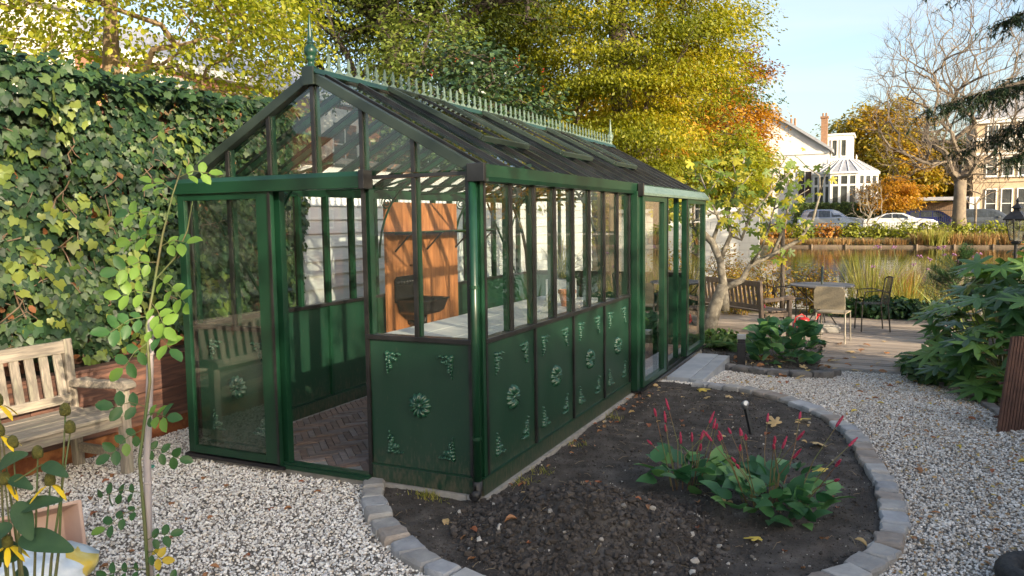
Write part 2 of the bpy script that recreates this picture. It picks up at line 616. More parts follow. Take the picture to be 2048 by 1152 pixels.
def sheet(name, xs, ys, zf, mat, keep=None, kind='structure', smooth=True):
    xs = list(xs); ys = list(ys)
    vs = [(x, y, zf(x, y)) for y in ys for x in xs]
    nx = len(xs)
    fs = []
    for j in range(len(ys)-1):
        for i in range(nx-1):
            if keep is None or keep((xs[i]+xs[i+1])/2, (ys[j]+ys[j+1])/2):
                fs.append((j*nx+i, j*nx+i+1, (j+1)*nx+i+1, (j+1)*nx+i))
    me = bpy.data.meshes.new(name)
    used = sorted({i for f in fs for i in f})
    mp = {a: b for b, a in enumerate(used)}
    me.from_pydata([vs[i] for i in used], [], [tuple(mp[i] for i in f) for f in fs])
    if smooth: me.polygons.foreach_set('use_smooth', [True]*len(me.polygons))
    o = link(name, me, mat)
    o['kind'] = kind
    return o


def pond_left(y): return -0.6-(y-13)*.11


def terrain(x, y):
    base = G(x, y)-.05
    if y > 44: base = max(base, -.25) + .65*smooth01((y-50)/4)
    t = smooth01((y-13.0)/1.2)*smooth01((50.3-y)/.5)*smooth01((x-pond_left(y))/1.0)*smooth01((45-x)/2)
    return base*(1-t)-1.1*t


m_earth = MAT('earth', (.05, .055, .022), (.10, .085, .04), scale=.8, rough=.95, bump=.6, bscale=6, world=True)
xs = [-400, -200, -100, -60, -40, -25]+list(np.arange(-16, 12, .5))+[14, 18, 25, 35, 43, 44, 45, 46, 60, 100, 200, 400]
ys = [-80, -40, -20, -10]+list(np.arange(-6, 16, .5))+[17, 20, 25, 30, 36, 42, 46, 48, 49, 49.5, 49.8, 50.1, 50.4, 50.8, 51.5, 52.5, 53.5, 54.5, 58, 64, 70, 80, 100, 150, 250, 450]
sheet('ground', xs, ys, terrain, m_earth)

# pond water
mt, n = nodes('pond_water')
o_ = n.nodes.new('ShaderNodeOutputMaterial'); b_ = n.nodes.new('ShaderNodeBsdfPrincipled')
b_.inputs['Base Color'].default_value = (.035, .032, .016, 1); b_.inputs['Roughness'].default_value = .04
g_ = n.nodes.new('ShaderNodeNewGeometry'); mp_ = n.nodes.new('ShaderNodeMapping'); mp_.inputs['Scale'].default_value = (1, 2.2, 1)
t_ = n.nodes.new('ShaderNodeTexNoise'); t_.inputs['Scale'].default_value = 1.3; t_.inputs['Detail'].default_value = 3
bp_ = n.nodes.new('ShaderNodeBump'); bp_.inputs['Strength'].default_value = .12; bp_.inputs['Distance'].default_value = .05
n.links.new(g_.outputs['Position'], mp_.inputs[0]); n.links.new(mp_.outputs[0], t_.inputs['Vector'])
n.links.new(t_.outputs['Fac'], bp_.inputs['Height']); n.links.new(bp_.outputs[0], b_.inputs['Normal']); n.links.new(b_.outputs[0], o_.inputs[0])
sheet('pond', np.linspace(-8, 47, 12), np.linspace(12.5, 51, 8), lambda x, y: -.36, mt)

# road on the far bank
m_asph = MAT('asphalt', (.06, .06, .062), (.09, .088, .085), scale=3, rough=.9, world=True)
sheet('road', [-120, -30, -10, 0, 10, 30, 120], [55, 57, 60, 63.5], lambda x, y: .412, m_asph)
mb = MB().box(-120, 54.7, .3, 120, 54.99, .53)
tag(mb.build('kerb', m_conc), kind='structure')

# ------------------------------------------------------------------ planting bed outline
curb_pts = [(-.74, -.06), (-.60, -.28), (-.40, -.50), (-.17, -.70), (.04, -.84), (.25, -.94), (.6, -1.04), (1.0, -1.02), (1.4, -.88), (1.8, -.58), (2.05, -.22),
            (2.19, .12), (2.24, .49), (2.22, .89), (2.17, 1.29), (2.11, 1.6), (2.04, 2.01), (1.95, 2.4), (1.78, 2.82), (1.58, 3.13), (1.32, 3.42), (1.01, 3.64), (.72, 3.74), (.42, 3.79)]
bed_poly = curb_pts+[(.03, 3.85), (.03, 0.0), (-.74, 0.0)]
back_bed = [(.02, 5.7), (.25, 5.45), (.55, 5.28), (.9, 5.12), (1.25, 5.06), (1.55, 5.22), (1.5, 5.9), (1.42, 6.6), (1.42, 8.2), (-1.5, 8.2), (-1.5, 6.5), (.02, 6.5)]
right_bed = [(2.55, 5.95), (2.7, 5.3), (2.9, 4.7), (3.05, 4.0), (3.2, 3.2), (3.6, 2.2), (4.6, 2.2), (4.6, 12), (3.4, 12), (3.3, 7), (3.0, 6.1)]
gh_rect = [(-2.42, -.04), (.03, -.04), (.03, 6.3), (-2.42, 6.3)]
left_strip = [(-3.6, -6), (-3.06, -6), (-3.06, 2.6), (-3.6, 2.6)]


def gravel_keep(x, y): return True


sheet('gravel_path', np.arange(-3.3, 4.7, .2), np.arange(-6, 6.9, .2), lambda x, y: G(x, y)-.006, m_gravelbase)

# soil of the oval bed, with the fresh heap of earth in it


def soil_z(x, y):
    h = G(x, y)+.012+.018*nz(x*3, y*3)+.010*nz(x*9, y*9, 3)+.006*nz(x*24, y*24, 5)
    d = math.hypot((x-.72)/.46, (y+.22)/.40)
    k = max(0, 1-d*d*.42)
    h += .23*k*k*(1+.25*nz(x*7, y*7, 9))+k*.02*nz(x*22, y*22, 4)
    d = math.hypot((x-1.5)/.55, (y-.3)/.35)
    h += .05*math.exp(-d*d)
    return h


sheet('soil_bed', np.arange(-.8, 2.3, .03), np.arange(-1.1, 3.9, .03), soil_z, m_soil, keep=lambda x, y: inpoly(x, y, bed_poly))
sheet('rear_soil_bed', np.arange(-1.5, 1.7, .08), np.arange(5.0, 8.3, .08), lambda x, y: G(x, y)+.015+.02*nz(x*4, y*4), m_soil, keep=lambda x, y: inpoly(x, y, back_bed))
sheet('right_soil_bed', np.arange(2.4, 4.7, .1), np.arange(2.1, 12.1, .1), lambda x, y: G(x, y)+.015+.03*nz(x*3, y*3), m_soil, keep=lambda x, y: inpoly(x, y, right_bed))

# ------------------------------------------------------------------ gravel pebbles and soil crumbs (nobody could count them)
PEB = [(.90, .88, .84), (.76, .73, .68), (.92, .90, .87), (.46, .43, .40), (.76, .67, .56), (.18, .165, .155), (.92, .90, .86)]
m_peb = STONES('pebbles', PEB, pos=[0, .2, .40, .54, .64, .76, 1])
N_ = 330000
P = np.column_stack([rng.uniform(-3.1, 3.4, N_), rng.uniform(-3.3, 6.0, N_)])
for pl in (bed_poly, back_bed, right_bed, gh_rect, left_strip, [(1.4, 5.85), (5, 5.85), (5, 7), (1.4, 7)]):
    P = P[~inpoly_np(P, pl)]
gz_ = np.array([G(a, b) for a, b in P])
sc = rng.uniform(.0048, .0098, len(P))*np.where(rng.random(len(P)) < .05, 1.5, 1)
P3 = np.column_stack([P, gz_+rng.uniform(-.004, .009, len(P))])
lf = P3[:, 0] < .55
scatter_inst('gravel_pebbles', P3[lf], sc[lf], m_peb, flat=.7, label='clean white and grey gravel pebbles on the path left of the oval bed', cat='gravel')
m_peb2 = STONES('weathered_pebbles', [(.74, .70, .65), (.58, .54, .49), (.84, .81, .76), (.38, .345, .305), (.60, .50, .39), (.17, .155, .14), (.80, .76, .70)], pos=[0, .2, .36, .54, .66, .80, 1])
scatter_inst('gravel_pebbles', P3[~lf], sc[~lf], m_peb2, flat=.7, label='weathered grey-brown gravel pebbles on the path right of the oval bed', cat='gravel')

m_crumb = STONES('soil_crumbs', [(.026, .021, .017), (.055, .045, .037), (.036, .029, .024), (.095, .08, .068), (.045, .037, .031), (.52, .48, .42)], pos=[0, .25, .5, .8, .955, 1])
N_ = 110000
P = np.column_stack([rng.uniform(-.8, 2.3, N_), rng.uniform(-1.1, 3.9, N_)])
P = P[inpoly_np(P, bed_poly)]
near = np.hypot((P[:, 0]-.72)/.9, (P[:, 1]+.2)/.75) < 1
P = P[near | (rng.random(len(P)) < .55)]
near = np.hypot((P[:, 0]-.72)/.75, (P[:, 1]+.2)/.65) < 1
zz = np.array([soil_z(a, b) for a, b in P])
sc = np.where(near, rng.gamma(1.5, .0044, len(P)), rng.gamma(1.4, .0016, len(P))).clip(.0016, .024)
scatter_inst('soil_crumbs', np.column_stack([P, zz+sc*.2]), sc, m_crumb, flat=.8, label='dark crumbs of loose garden earth in the oval bed', cat='soil', rough=.3)
P = np.column_stack([rng.uniform(-.2, 4.5, 9000), rng.uniform(2.3, 8.2, 9000)])
P = P[inpoly_np(P, back_bed) | inpoly_np(P, right_bed)]
scatter_inst('soil_crumbs', np.column_stack([P, [G(a, b)+.02 for a, b in P]]), rng.gamma(2, .004, len(P)).clip(.002, .02), m_crumb, label='dark crumbs of earth in the rear and right-hand beds', cat='soil', rough=.3)

# ------------------------------------------------------------------ stone edgings


def resample(pts, step):
    pts = [Vector((*p, 0)) for p in pts]
    out = []
    acc = 0; nxt = 0
    for a, b in zip(pts, pts[1:]):
        L = (b-a).length
        while nxt <= acc+L:
            out.append((a+(b-a)*((nxt-acc)/L), (b-a).normalized()))
            nxt += step()
        acc += L
    return out


def sett(mb, c, d, ln, wd, h, z0):
    """worn paving sett: bevelled uneven block"""
    s = Vector((-d.y, d.x, 0))
    j = lambda a: random.uniform(-a, a)
    rings = [(1.0, z0-.06), (1.0, z0+h*.62), (.90, z0+h*.9), (.74, z0+h)]
    vs = []
    cj = [(j(.018), j(.010)) for _ in range(8)]
    for q, z in rings:
        for k, (a, b) in enumerate([(-1, -1), (-.35, -1.03), (.35, -1.03), (1, -1), (1, 1), (.35, 1.04), (-.35, 1.04), (-1, 1)]):
            e = cj[k]
            vs.append(c+d*(a*ln/2*(1-(1-q)*.55)+e[0])+s*(b*wd/2*(1-(1-q)*.75)+e[1])+Vector((0, 0, z+j(.004))))
    fs = []
    for r_ in range(3):
        for k in range(8):
            fs.append((r_*8+k, r_*8+(k+1) % 8, r_*8+8+(k+1) % 8, r_*8+8+k))
    fs.append(tuple(range(24, 32)))
    mb.add(vs, fs)


m_sett = [MAT('sett_grey', (.27, .26, .25), (.38, .37, .35), scale=9, rough=.85, bump=.7, bscale=45, vary=.22),
          MAT('sett_brown', (.23, .195, .165), (.31, .27, .235), scale=9, rough=.85, bump=.7, bscale=45, vary=.2),
          MAT('sett_blue', (.27, .275, .285), (.38, .385, .395), scale=9, rough=.85, bump=.7, bscale=45, vary=.15)]
m_settdark = MAT('sett_dark', (.10, .095, .09), (.18, .17, .16), scale=9, rough=.85, bump=.7, bscale=40, vary=.25)
edge = thing('bed_edging', 'curved row of worn grey and brown stone setts around the dark oval soil bed', 'edging', (1.6, 1.2, -.04), world=True)
for c, d in resample(curb_pts, lambda: .172):
    b = MB(); ln = random.uniform(.15, .168)
    sett(b, Vector((c.x, c.y, 0)), d, ln, random.uniform(.125, .15), random.uniform(.04, .06), G(c.x, c.y))
    b.build('stone', random.choice(m_sett), edge, smooth=False)
edge2 = thing('bed_edging', 'short row of dark rounded stones beside the bollard lamp', 'edging', (.8, 5.2, -.13), world=True)
for c, d in resample([(.16, 5.58), (.4, 5.36), (.68, 5.2), (1.0, 5.06), (1.3, 5.02), (1.56, 5.16), (1.66, 5.42)], lambda: .225):
    b = MB()
    sett(b, Vector((c.x, c.y, 0)), d, .205, .15, .075, G(c.x, c.y))
    b.build('stone', m_settdark, edge2)
edge3 = thing('bed_edging', 'low edging stones between the gravel and the big glossy-leaved shrub', 'edging', (2.8, 5.0, -.14), world=True)
for c, d in resample([(2.52, 5.86), (2.66, 5.3), (2.84, 4.7), (2.98, 4.1), (3.12, 3.3)], lambda: .30):
    b = MB()
    sett(b, Vector((c.x, c.y, 0)), d, .28, .10, .035, G(c.x, c.y))
    b.build('stone', m_settdark, edge3)

# ------------------------------------------------------------------ deck
m_deck = MAT('deck_board', (.36, .30, .245), (.235, .195, .16), scale=4, rough=.8, stretch=(.35, 6, 6), bump=.4, bscale=14, vary=.28)
deck = thing('deck', 'weathered grey-brown plank terrace under the round table', 'deck', (2.3, 8.5, -.2), world=True)
tag(deck, kind='structure'); del deck['label']; del deck['category']
y = 5.92
while y < 11.4:
    x0 = 1.42+random.uniform(-.02, .02) if y < 8.25 else -1.3
    x1 = 2.62+ (y-5.92)*.35 if y < 8 else 4.2
    MB().box(x0, y, -.235, x1, y+.118, -.2+random.uniform(-.002, .002)).build('plank', m_deck, deck, bevel=.004)
    y += .140
MB().box(1.40, 5.885, -.30, 2.64, 5.915, -.203).build('fascia_board', m_deck, deck)

# ================================================================== GREENHOUSE
W_, L_, HS, HE, HR = 2.34, 6.12, .93, 1.93, 2.60
BAY, O_ = .37, .06
gh = thing('greenhouse', 'dark green Victorian glasshouse with cast rosettes, roof cresting and finials', 'greenhouse', (0, 0, 0))
SLOPE = (HR-HE-.03)/(W_/2)


def roof_z(x):   # height of the glass over x
    return HE+.03+SLOPE*(W_/2-abs(x+W_/2))


# --- footing, plinth
b = MB()
b.box(-.10, -.02, -.12, .035, 6.16, -.004).box(-.82, -.03, -.12, -.102, .10, -.004).box(-2.38, -.03, -.12, -1.50, .10, -.004)
b.box(-2.38, .102, -.12, -2.26, 6.16, -.004).box(-1.498, -.025, -.12, -.822, .08, -.006)
b.build('footing', m_conc, gh)


def plinth(x0, y0, x1, y1, lip):
    o = MB().box(x0, y0, -.002, x1, y1, .102).build('plinth', m_green_dusty, gh, bevel=.004)
    l = lip
    MB().box(x0-l[0], y0-l[1], .104, x1+l[2], y1+l[3], .112).build('lip', m_green, o)


plinth(-.06, -.010, .014, 3.04, (0, .003, .006, 0))
plinth(-.79, -.012, -.062, .05, (0, .006, 0, 0))
plinth(-2.34, -.012, -1.52, .05, (0, .006, 0, 0))
plinth(-2.352, .052, -2.28, 6.1, (.006, 0, 0, 0))
plinth(-2.278, 6.05, -.062, 6.118, (0, 0, 0, .006))
MB().box(-1.518, -.06, .0, -.792, .05, .026).box(-1.518, -.045, .027, -.792, -.03, .04).build('threshold', m_green, gh)
MB().box(-.04, 3.05, .0, .11, 6.1, .022).box(.05, 3.05, .023, .062, 6.1, .036).build('threshold', m_bronze, gh)


# --- cast ornaments
def rosette(org, ux, nrm):
    org = Vector(org); ux = Vector(ux); nv = Vector(nrm); uz = Vector((0, 0, 1))
    K = 48; prof = [(.0, .026), (.010, .024), (.015, .010), (.022, .017), (.045, .026), (.062, .019), (.072, .008), (.076, .0)]
    vs = []; fs = []
    for r, h in prof:
        for k in range(K):
            a = 2*math.pi*k/K
            c = math.cos(a*12)
            rr = r*(1+.10*c*(1 if r > .05 else .0))
            hh = h*(1+(.55*c if r > .018 else 0))
            vs.append(org+ux*rr*math.cos(a)+uz*rr*math.sin(a)+nv*(hh+.001))
    for i in range(len(prof)-1):
        for k in range(K):
            fs.append((i*K+k, i*K+(k+1) % K, (i+1)*K+(k+1) % K, (i+1)*K+k))
    return MB().add(vs, fs)


def acanthus(org, ux, nrm, sx, sz, seed):
    """corner casting: leaves curling along two legs of a right angle"""
    org = Vector(org); ux = Vector(ux)*sx; uz = Vector((0, 0, sz)); nv = Vector(nrm)
    rd = random.Random(seed)
    lobes = []
    for i in range(6): lobes.append((.012+i*.019, .010+.004*(i % 2), .014-.0012*i, .010-.0008*i, .0))
    for i in range(7): lobes.append((.010+.004*(i % 2), .012+i*.021, .010-.0007*i, .015-.0012*i, .0))
    for i in range(4): lobes.append((.030+i*.014, .034+.004*i, .015-.002*i, .011, .6))
    for i in range(4): lobes.append((.026+.002*i, .055+i*.016, .011, .015-.002*i, -.5))
    lobes.append((.045, .05, .015, .012, .8)); lobes.append((.02, .03, .017, .017, 0))
    mb = MB()
    for (u, v, a, c, rot) in lobes:
        vs = []; fs = []
        n_ = 8
        u += rd.uniform(-.003, .003); v += rd.uniform(-.003, .003)
        h = rd.uniform(.013, .021); a *= 1.22; c *= 1.22
        for q, hh in ((1.05, 0), (.85, .6), (.45, .95)):
            for k in range(n_):
                t = 2*math.pi*k/n_
                p = (a*q*math.cos(t), c*q*math.sin(t))
                p = (p[0]*math.cos(rot)-p[1]*math.sin(rot), p[0]*math.sin(rot)+p[1]*math.cos(rot))
                vs.append(org+ux*(u+p[0])+uz*(v+p[1])+nv*(h*hh+.0005))
        for i in range(2):
            for k in range(n_): fs.append((i*n_+k, i*n_+(k+1) % n_, (i+1)*n_+(k+1) % n_, (i+1)*n_+k))
        vs.append(org+ux*u+uz*v+nv*h)
        fs += [(2*n_+k, 2*n_+(k+1) % n_, 3*n_) for k in range(n_)]
        mb.add(vs, fs)
    return mb


def wall_panel(org, ux, wid, nrm, ornate=True, z0=.112, z1=HS-.018):
    org = Vector(org); ux = Vector(ux); nv = Vector(nrm)
    a = org+Vector((0, 0, z0))
    p = MB()
    q = [a-nv*.018, a+ux*wid-nv*.018, a+ux*wid, a]
    p.hexa(q+[v+Vector((0, 0, z1-z0)) for v in q])
    o = p.build('panel', m_green_dusty, gh)
    if ornate:
        cz = (z0+z1)/2
        rosette(org+ux*wid/2+Vector((0, 0, cz)), ux, nrm).build('rosette', m_orn, o, smooth=True)
        m_ = .115
        for i, (su, sv) in enumerate(((1, -1), (-1, -1), (1, 1), (-1, 1))):
            cu = m_ if su > 0 else wid-m_
            acanthus(org+ux*cu+Vector((0, 0, z1-.075 if sv < 0 else z0+.075)), ux, nrm, su, sv, i*7+3).build('corner_ornament', m_orn, o, smooth=True)
    return o


for i in range(4): wall_panel((-.001, O_+i*.74+.012, 0), (0, 1, 0), .716, (1, 0, 0))
wall_panel((-.786, .001, 0), (1, 0, 0), .716, (0, -1, 0))
wall_panel((-2.27, .001, 0), (1, 0, 0), .716, (0, -1, 0))
for i in range(8): wall_panel((-W_+.001, O_+i*.74+.012, 0), (0, 1, 0), .716, (-1, 0, 0), ornate=False)
for i in range(3): wall_panel((-2.27+i*.74, L_-.002, 0), (1, 0, 0), .716, (0, 1, 0), ornate=False)


# --- glazing bars: dark cap outside, green rib inside
def gbar(a, b_, nrm, cap=True, w1=.026, w2=.034):
    a = Vector(a); b_ = Vector(b_); nv = Vector(nrm)
    o = MB().bar(a+nv*.008, b_+nv*.008, w1, .016, nv).build('glazing_bar', m_bronze, gh)
    MB().bar(a-nv*.026, b_-nv*.026, w2, .038, nv).build('inner_rib', m_green, o)
    return o


PT = .004


def pane(quad, nrm):
    nv = Vector(nrm)*PT/2
    k = len(quad)
    vs = [Vector(q)-nv for q in quad]+[Vector(q)+nv for q in quad]
    fs = [tuple(range(k-1, -1, -1)), tuple(range(k, 2*k))]+[(i, (i+1) % k, k+(i+1) % k, k+i) for i in range(k)]
    MB().add(vs, fs).build('pane', m_glass, gh)


def side_wall(x, nrm, n0, n1, skip=()):
    for i in range(n0, n1+1):
        y = O_+i*BAY
        low = .112 if i % 2 == 0 else HS+.012
        if i not in skip: gbar((x, y, low), (x, y, HE-.05), (nrm, 0, 0))
    for i in range(n0, n1):
        y0 = O_+i*BAY+.014; y1 = O_+(i+1)*BAY-.014
        q = [(x-.004*nrm, y0, HS+.012), (x-.004*nrm, y1, HS+.012), (x-.004*nrm, y1, HE-.05), (x-.004*nrm, y0, HE-.05)]
        pane(q, (nrm, 0, 0))
    s = MB().box(min(x-.05*nrm, x+.022*nrm), O_+n0*BAY-.01, HS-.018, max(x-.05*nrm, x+.022*nrm), O_+n1*BAY+.01, HS+.012)
    s.build('sill', m_bronze, gh, bevel=.003)


side_wall(0, 1, 0, 8)
side_wall(-W_, -1, 0, 16)
for (xa, i0, i1) in ((-.06, 0, 2), (-1.54, 0, 2)):
    for i in range(3):
        x = xa-i*BAY
        gbar((x, 0, .02 if (x < -.7 and x > -1.6) else .112 if i != 1 else HS+.012), (x, 0, HE-.02), (0, -1, 0))
        if i < 2: pane([(x-.014, .004, HS+.012), (x-BAY+.014, .004, HS+.012), (x-BAY+.014, .004, HE-.02), (x-.014, .004, HE-.02)], (0, -1, 0))
    MB().box(xa-.75, -.022, HS-.018, xa+.01, .05, HS+.012).build('sill', m_bronze, gh, bevel=.003)
for i in range(7):
    x = -.06-i*BAY
    gbar((x, L_-.02, .112 if i % 2 == 0 else HS+.012), (x, L_-.02, HE-.02), (0, 1, 0))
    if i < 6: pane([(x-.014, L_-.024, HS+.012), (x-BAY+.014, L_-.024, HS+.012), (x-BAY+.014, L_-.024, HE-.02), (x-.014, L_-.024, HE-.02)], (0, 1, 0))
MB().box(-2.30, L_-.07, HS-.018, -.05, L_+.004, HS+.012).build('sill', m_bronze, gh)

# --- corner posts, boards, eaves
for (x, y) in ((-.05, .0), (-W_+.0, .0), (-W_, L_-.05), (-.05, L_-.05)):
    MB().box(x, y+.002, .114, x+.048, y+.048, HE-.02).build('corner_post', m_green, gh)
MB().box(.003, .010, .114, .012, .046, HE-.055).build('corner_board', m_green, gh)
MB().box(-.046, -.012, .114, -.004, -.001, HE-.04).build('corner_board', m_green, gh)
pipe = MB().tube([(-.012, -.042, HE-.05), (-.012, -.042, .09)], .024, 14).build('downpipe', m_green, gh, smooth=True)
MB().tube([(-.012, -.042, .10), (-.012, -.042, .045), (-.012, -.048, .032), (-.012, -.062, .022), (-.012, -.095, .018)], [.029, .029, .029, .03, .031], 14).build('pipe_shoe', m_blackpl, pipe, smooth=True)
MB().tube([(-.012, -.0951, .018), (-.012, -.0952, .018)], .024, 14).build('pipe_mouth', m_black, pipe)
for z in (1.25, .35): MB().lathe([(.0255, 0), (.029, 0), (.029, .02), (.0255, .02)], (-.012, -.042, z), 14).build('pipe_bracket', m_green, pipe)


def gutter(x, s, y0, y1):
    poly = [(-.03, -.055), (.05, -.055), (.066, -.03), (.072, .04), (.055, .04), (.052, .0), (.035, -.02), (-.03, -.02)]
    if s < 0: poly = [(-a, c) for a, c in poly][::-1]
    o = MB().prism(poly, (x, y1, HE), (1, 0, 0), (0, 0, 1), y1-y0).build('gutter', m_green, gh)
    for y in (y0, y1):
        MB().box(x+min(-.035*s, .08*s), y-.03 if y == y0 else y, HE-.06, x+max(-.035*s, .08*s), y if y == y0 else y+.03, HE+.045).build('gutter_end', m_bronze, o, bevel=.004)


gutter(0, 1, -.04, 3.06)
gutter(-W_, -1, -.04, L_)
o = MB().prism([(-.03, -.05), (.04, -.05), (.05, .04), (-.03, .04)], (0, L_, HE), (1, 0, 0), (0, 0, 1), L_-3.10).build('gutter', m_green, gh)
MB().box(-.036, .052, HE-.06, -.004, 3.043, HE+.024).build('wall_plate', m_green, gh)
MB().box(-W_+.004, .052, HE-.06, -W_+.036, L_-.053, HE+.024).build('wall_plate', m_green, gh)
# gable transoms
MB().box(-.79, -.018, HE-.018, -.05, .03, HE+.004).build('transom', m_bronze, gh)
MB().box(-2.3, .004, HE-.03, -.80, .04, HE+.012).build('transom', m_green, gh)
MB().box(-2.3, L_-.05, HE-.03, -.05, L_, HE+.012).build('transom', m_green, gh)

# --- gables
for (y, n_) in ((0, -1), (L_-.02, 1)):
    for i in range(7):
        x = -.06-i*BAY
        if 0 < i < 6: gbar((x, y, HE+.012), (x, y, roof_z(x)-.03), (0, n_, 0))
        if i < 6:
            xa, xb = x-.014, x-BAY+.014
            za, zb = roof_z(xa)-.03, roof_z(xb)-.03
            q = [(xa, y-.004*n_, HE+.014), (xb, y-.004*n_, HE+.014), (xb, y-.004*n_, max(zb, HE+.02)), (xa, y-.004*n_, max(za, HE+.02))]
            pane(q, (0, n_, 0))
for (y0, y1) in ((-.03, .03), (L_-.035, L_+.03)):
    for s in (1, -1):
        e = (.06 if s > 0 else -W_-.06)
        dx = e+W_/2
        zr, ze = HR+.012, HE+.03-SLOPE*.06+.012
        MB().hexa([(e, y0, ze-.07), (e, y1, ze-.07), (-W_/2+.001*s, y1, zr-.07), (-W_/2+.001*s, y0, zr-.07), (e, y0, ze), (e, y1, ze), (-W_/2+.001*s, y1, zr), (-W_/2+.001*s, y0, zr)]).build('rafter', m_rafter, gh, bevel=.004)
MB().box(-W_/2-.045, -.05, HR-.085, -W_/2+.045, -.031, HR+.03).build('ridge_end', m_rafter, gh, bevel=.004)

# --- roof: glazing bars and panes of both slopes
nvec = {1: Vector((SLOPE, 0, 1)).normalized(), -1: Vector((-SLOPE, 0, 1)).normalized()}
for s in (1, -1):
    nv = nvec[s]
    xe = .045 if s > 0 else -W_-.045
    xr = -W_/2+.05*s
    for i in range(0, 17):
        y = O_+i*BAY
        if i == 0: y += .01
        a = Vector((xe, y, roof_z(0)-SLOPE*.045)); c = Vector((xr, y, roof_z(xr)))
        o = MB().bar(a+nv*.012, c+nv*.012, .03, .022, nv).build('roof_bar', m_bronze, gh)
        MB().bar(a-nv*.025, c-nv*.025, .034, .04, nv).build('roof_rib', m_green, o)
        MB().bar(a+nv*.026-Vector((0, 0, .0)), a+nv*.026+(c-a).normalized()*.035, .036, .012, nv).build('clip', m_bronze, o)
    for i in range(16):
        y0 = O_+i*BAY+.016; y1 = O_+(i+1)*BAY-.016
        a0 = Vector((xe, y0, roof_z(0)-SLOPE*.045)); c0 = Vector((xr, y0, roof_z(xr)))
        f = 0.0
        top = c0
        if s > 0 and i in (2, 3, 6, 7, 10, 11): top = a0+(c0-a0)*.40
        q = [a0, Vector((a0.x, y1, a0.z)), Vector((top.x, y1, top.z)), top]
        pane(q, nv)
MB().prism([(-.06, -.02), (.06, -.02), (.03, .02), (-.03, .02)], (-W_/2, L_+.03, HR+.005), (1, 0, 0), (0, 0, 1), L_+.07).build('ridge_cap', m_green, gh, bevel=.003)

# --- three open roof vents
for k in (2, 6, 10):
    y0 = O_+k*BAY-.012; y1 = O_+(k+2)*BAY+.012
    hx = -W_/2+.055; hz = roof_z(hx)+.036
    run = .845
    ang = math.atan(SLOPE)-R(1.2)
    dx, dz = math.cos(ang)*run, -math.sin(ang)*run
    d = Vector((dx, 0, dz)).normalized(); nv = Vector((-d.z, 0, d.x))
    A = Vector((hx, y0, hz)); Bq = Vector((hx+dx, y0, hz+dz))
    o = MB().bar(A, Bq, .038, .036, nv).build('roof_vent', m_rafter, gh, bevel=.004)
    MB().bar(A+Vector((0, y1-y0, 0)), Bq+Vector((0, y1-y0, 0)), .038, .036, nv).build('vent_stile', m_rafter, o, bevel=.004)
    MB().bar(Bq+Vector((0, .0, -.004)), Bq+Vector((0, y1-y0, -.004)), .036, .034, nv).build('vent_rail', m_rafter, o)
    MB().bar(A+Vector((0, .0, .0)), A+Vector((0, y1-y0, .0)), .03, .03, nv).build('vent_rail', m_rafter, o)
    my = Vector((0, (y1-y0)/2, 0))
    MB().bar(A+my, Bq+my, .022, .022, nv).build('vent_bar', m_bronze, o)
    for t in (.0, .5):
        q = [A+Vector((0, (y1-y0)*t+.02, 0)), A+Vector((0, (y1-y0)*(t+.5)-.02, 0)), Bq+Vector((0, (y1-y0)*(t+.5)-.02, 0)), Bq+Vector((0, (y1-y0)*t+.02, 0))]
        nn = nv*PT/2
        MB().hexa([p-nn for p in q]+[p+nn for p in q]).build('vent_pane', m_glass, o)

# --- ridge cresting and finials
cp0 = [(-.0535, 0), (.0535, 0), (.0535, .008), (.042, .012), (.030, .026), (.014, .034), (.010, .045), (.017, .055), (.024, .066), (.015, .070), (.012, .080), (.016, .092), (.010, .112), (.004, .128), (0, .142),
      (-.004, .128), (-.010, .112), (-.016, .092), (-.012, .080), (-.015, .070), (-.024, .066), (-.017, .055), (-.010, .045), (-.014, .034), (-.030, .026), (-.042, .012), (-.0535, .008)]
cp = [(a*.92 if abs(a) < .04 else a, c*.88) for a, c in cp0]
crest_mesh = MB().prism(cp, (-.005, 0, 0), (0, 1, 0), (0, 0, 1), .010).mesh('crest')
crest_mesh.materials.append(m_crest)
y = .17
while y < L_-.12:
    o = bpy.data.objects.new('crest', crest_mesh)
    COL.objects.link(o); o.parent = gh; o.location = (-W_/2, y, HR+.026)
    y += .1075
fin = [(.034, 0), (.034, .012), (.022, .018), (.020, .05), (.030, .056), (.030, .064), (.024, .07), (.034, .085), (.040, .105), (.037, .125), (.024, .145), (.018, .15), (.026, .156), (.026, .163), (.017, .17), (.016, .2), (.010, .27), (.003, .335), (.001, .34)]
for y in (-.01, L_-.05):
    MB().lathe(fin, (-W_/2, y, HR+.022), 20, mod=lambda a, z: 1+.07*math.cos(a*10) if .08 < z < .14 else 1).build('finial', m_crest if y > 1 else m_orn, gh, smooth=True)

# --- front sliding door: track, open leaf pushed to the left
tr = MB().prism([(-.10, -.075), (-.02, -.075), (-.02, .03), (-.075, .03), (-.10, .0)], (-2.36, 0, HE), (0, 1, 0), (0, 0, 1), 1.60).build('door_track', m_green, gh, bevel=.004)
MB().box(-.765, -.105, HE-.08, -.725, -.012, HE+.035).build('track_end', m_bronze, tr, bevel=.003)
MB().box(-2.36, -.085, -.004, -1.46, -.03, .018).build('floor_track', m_black, tr)


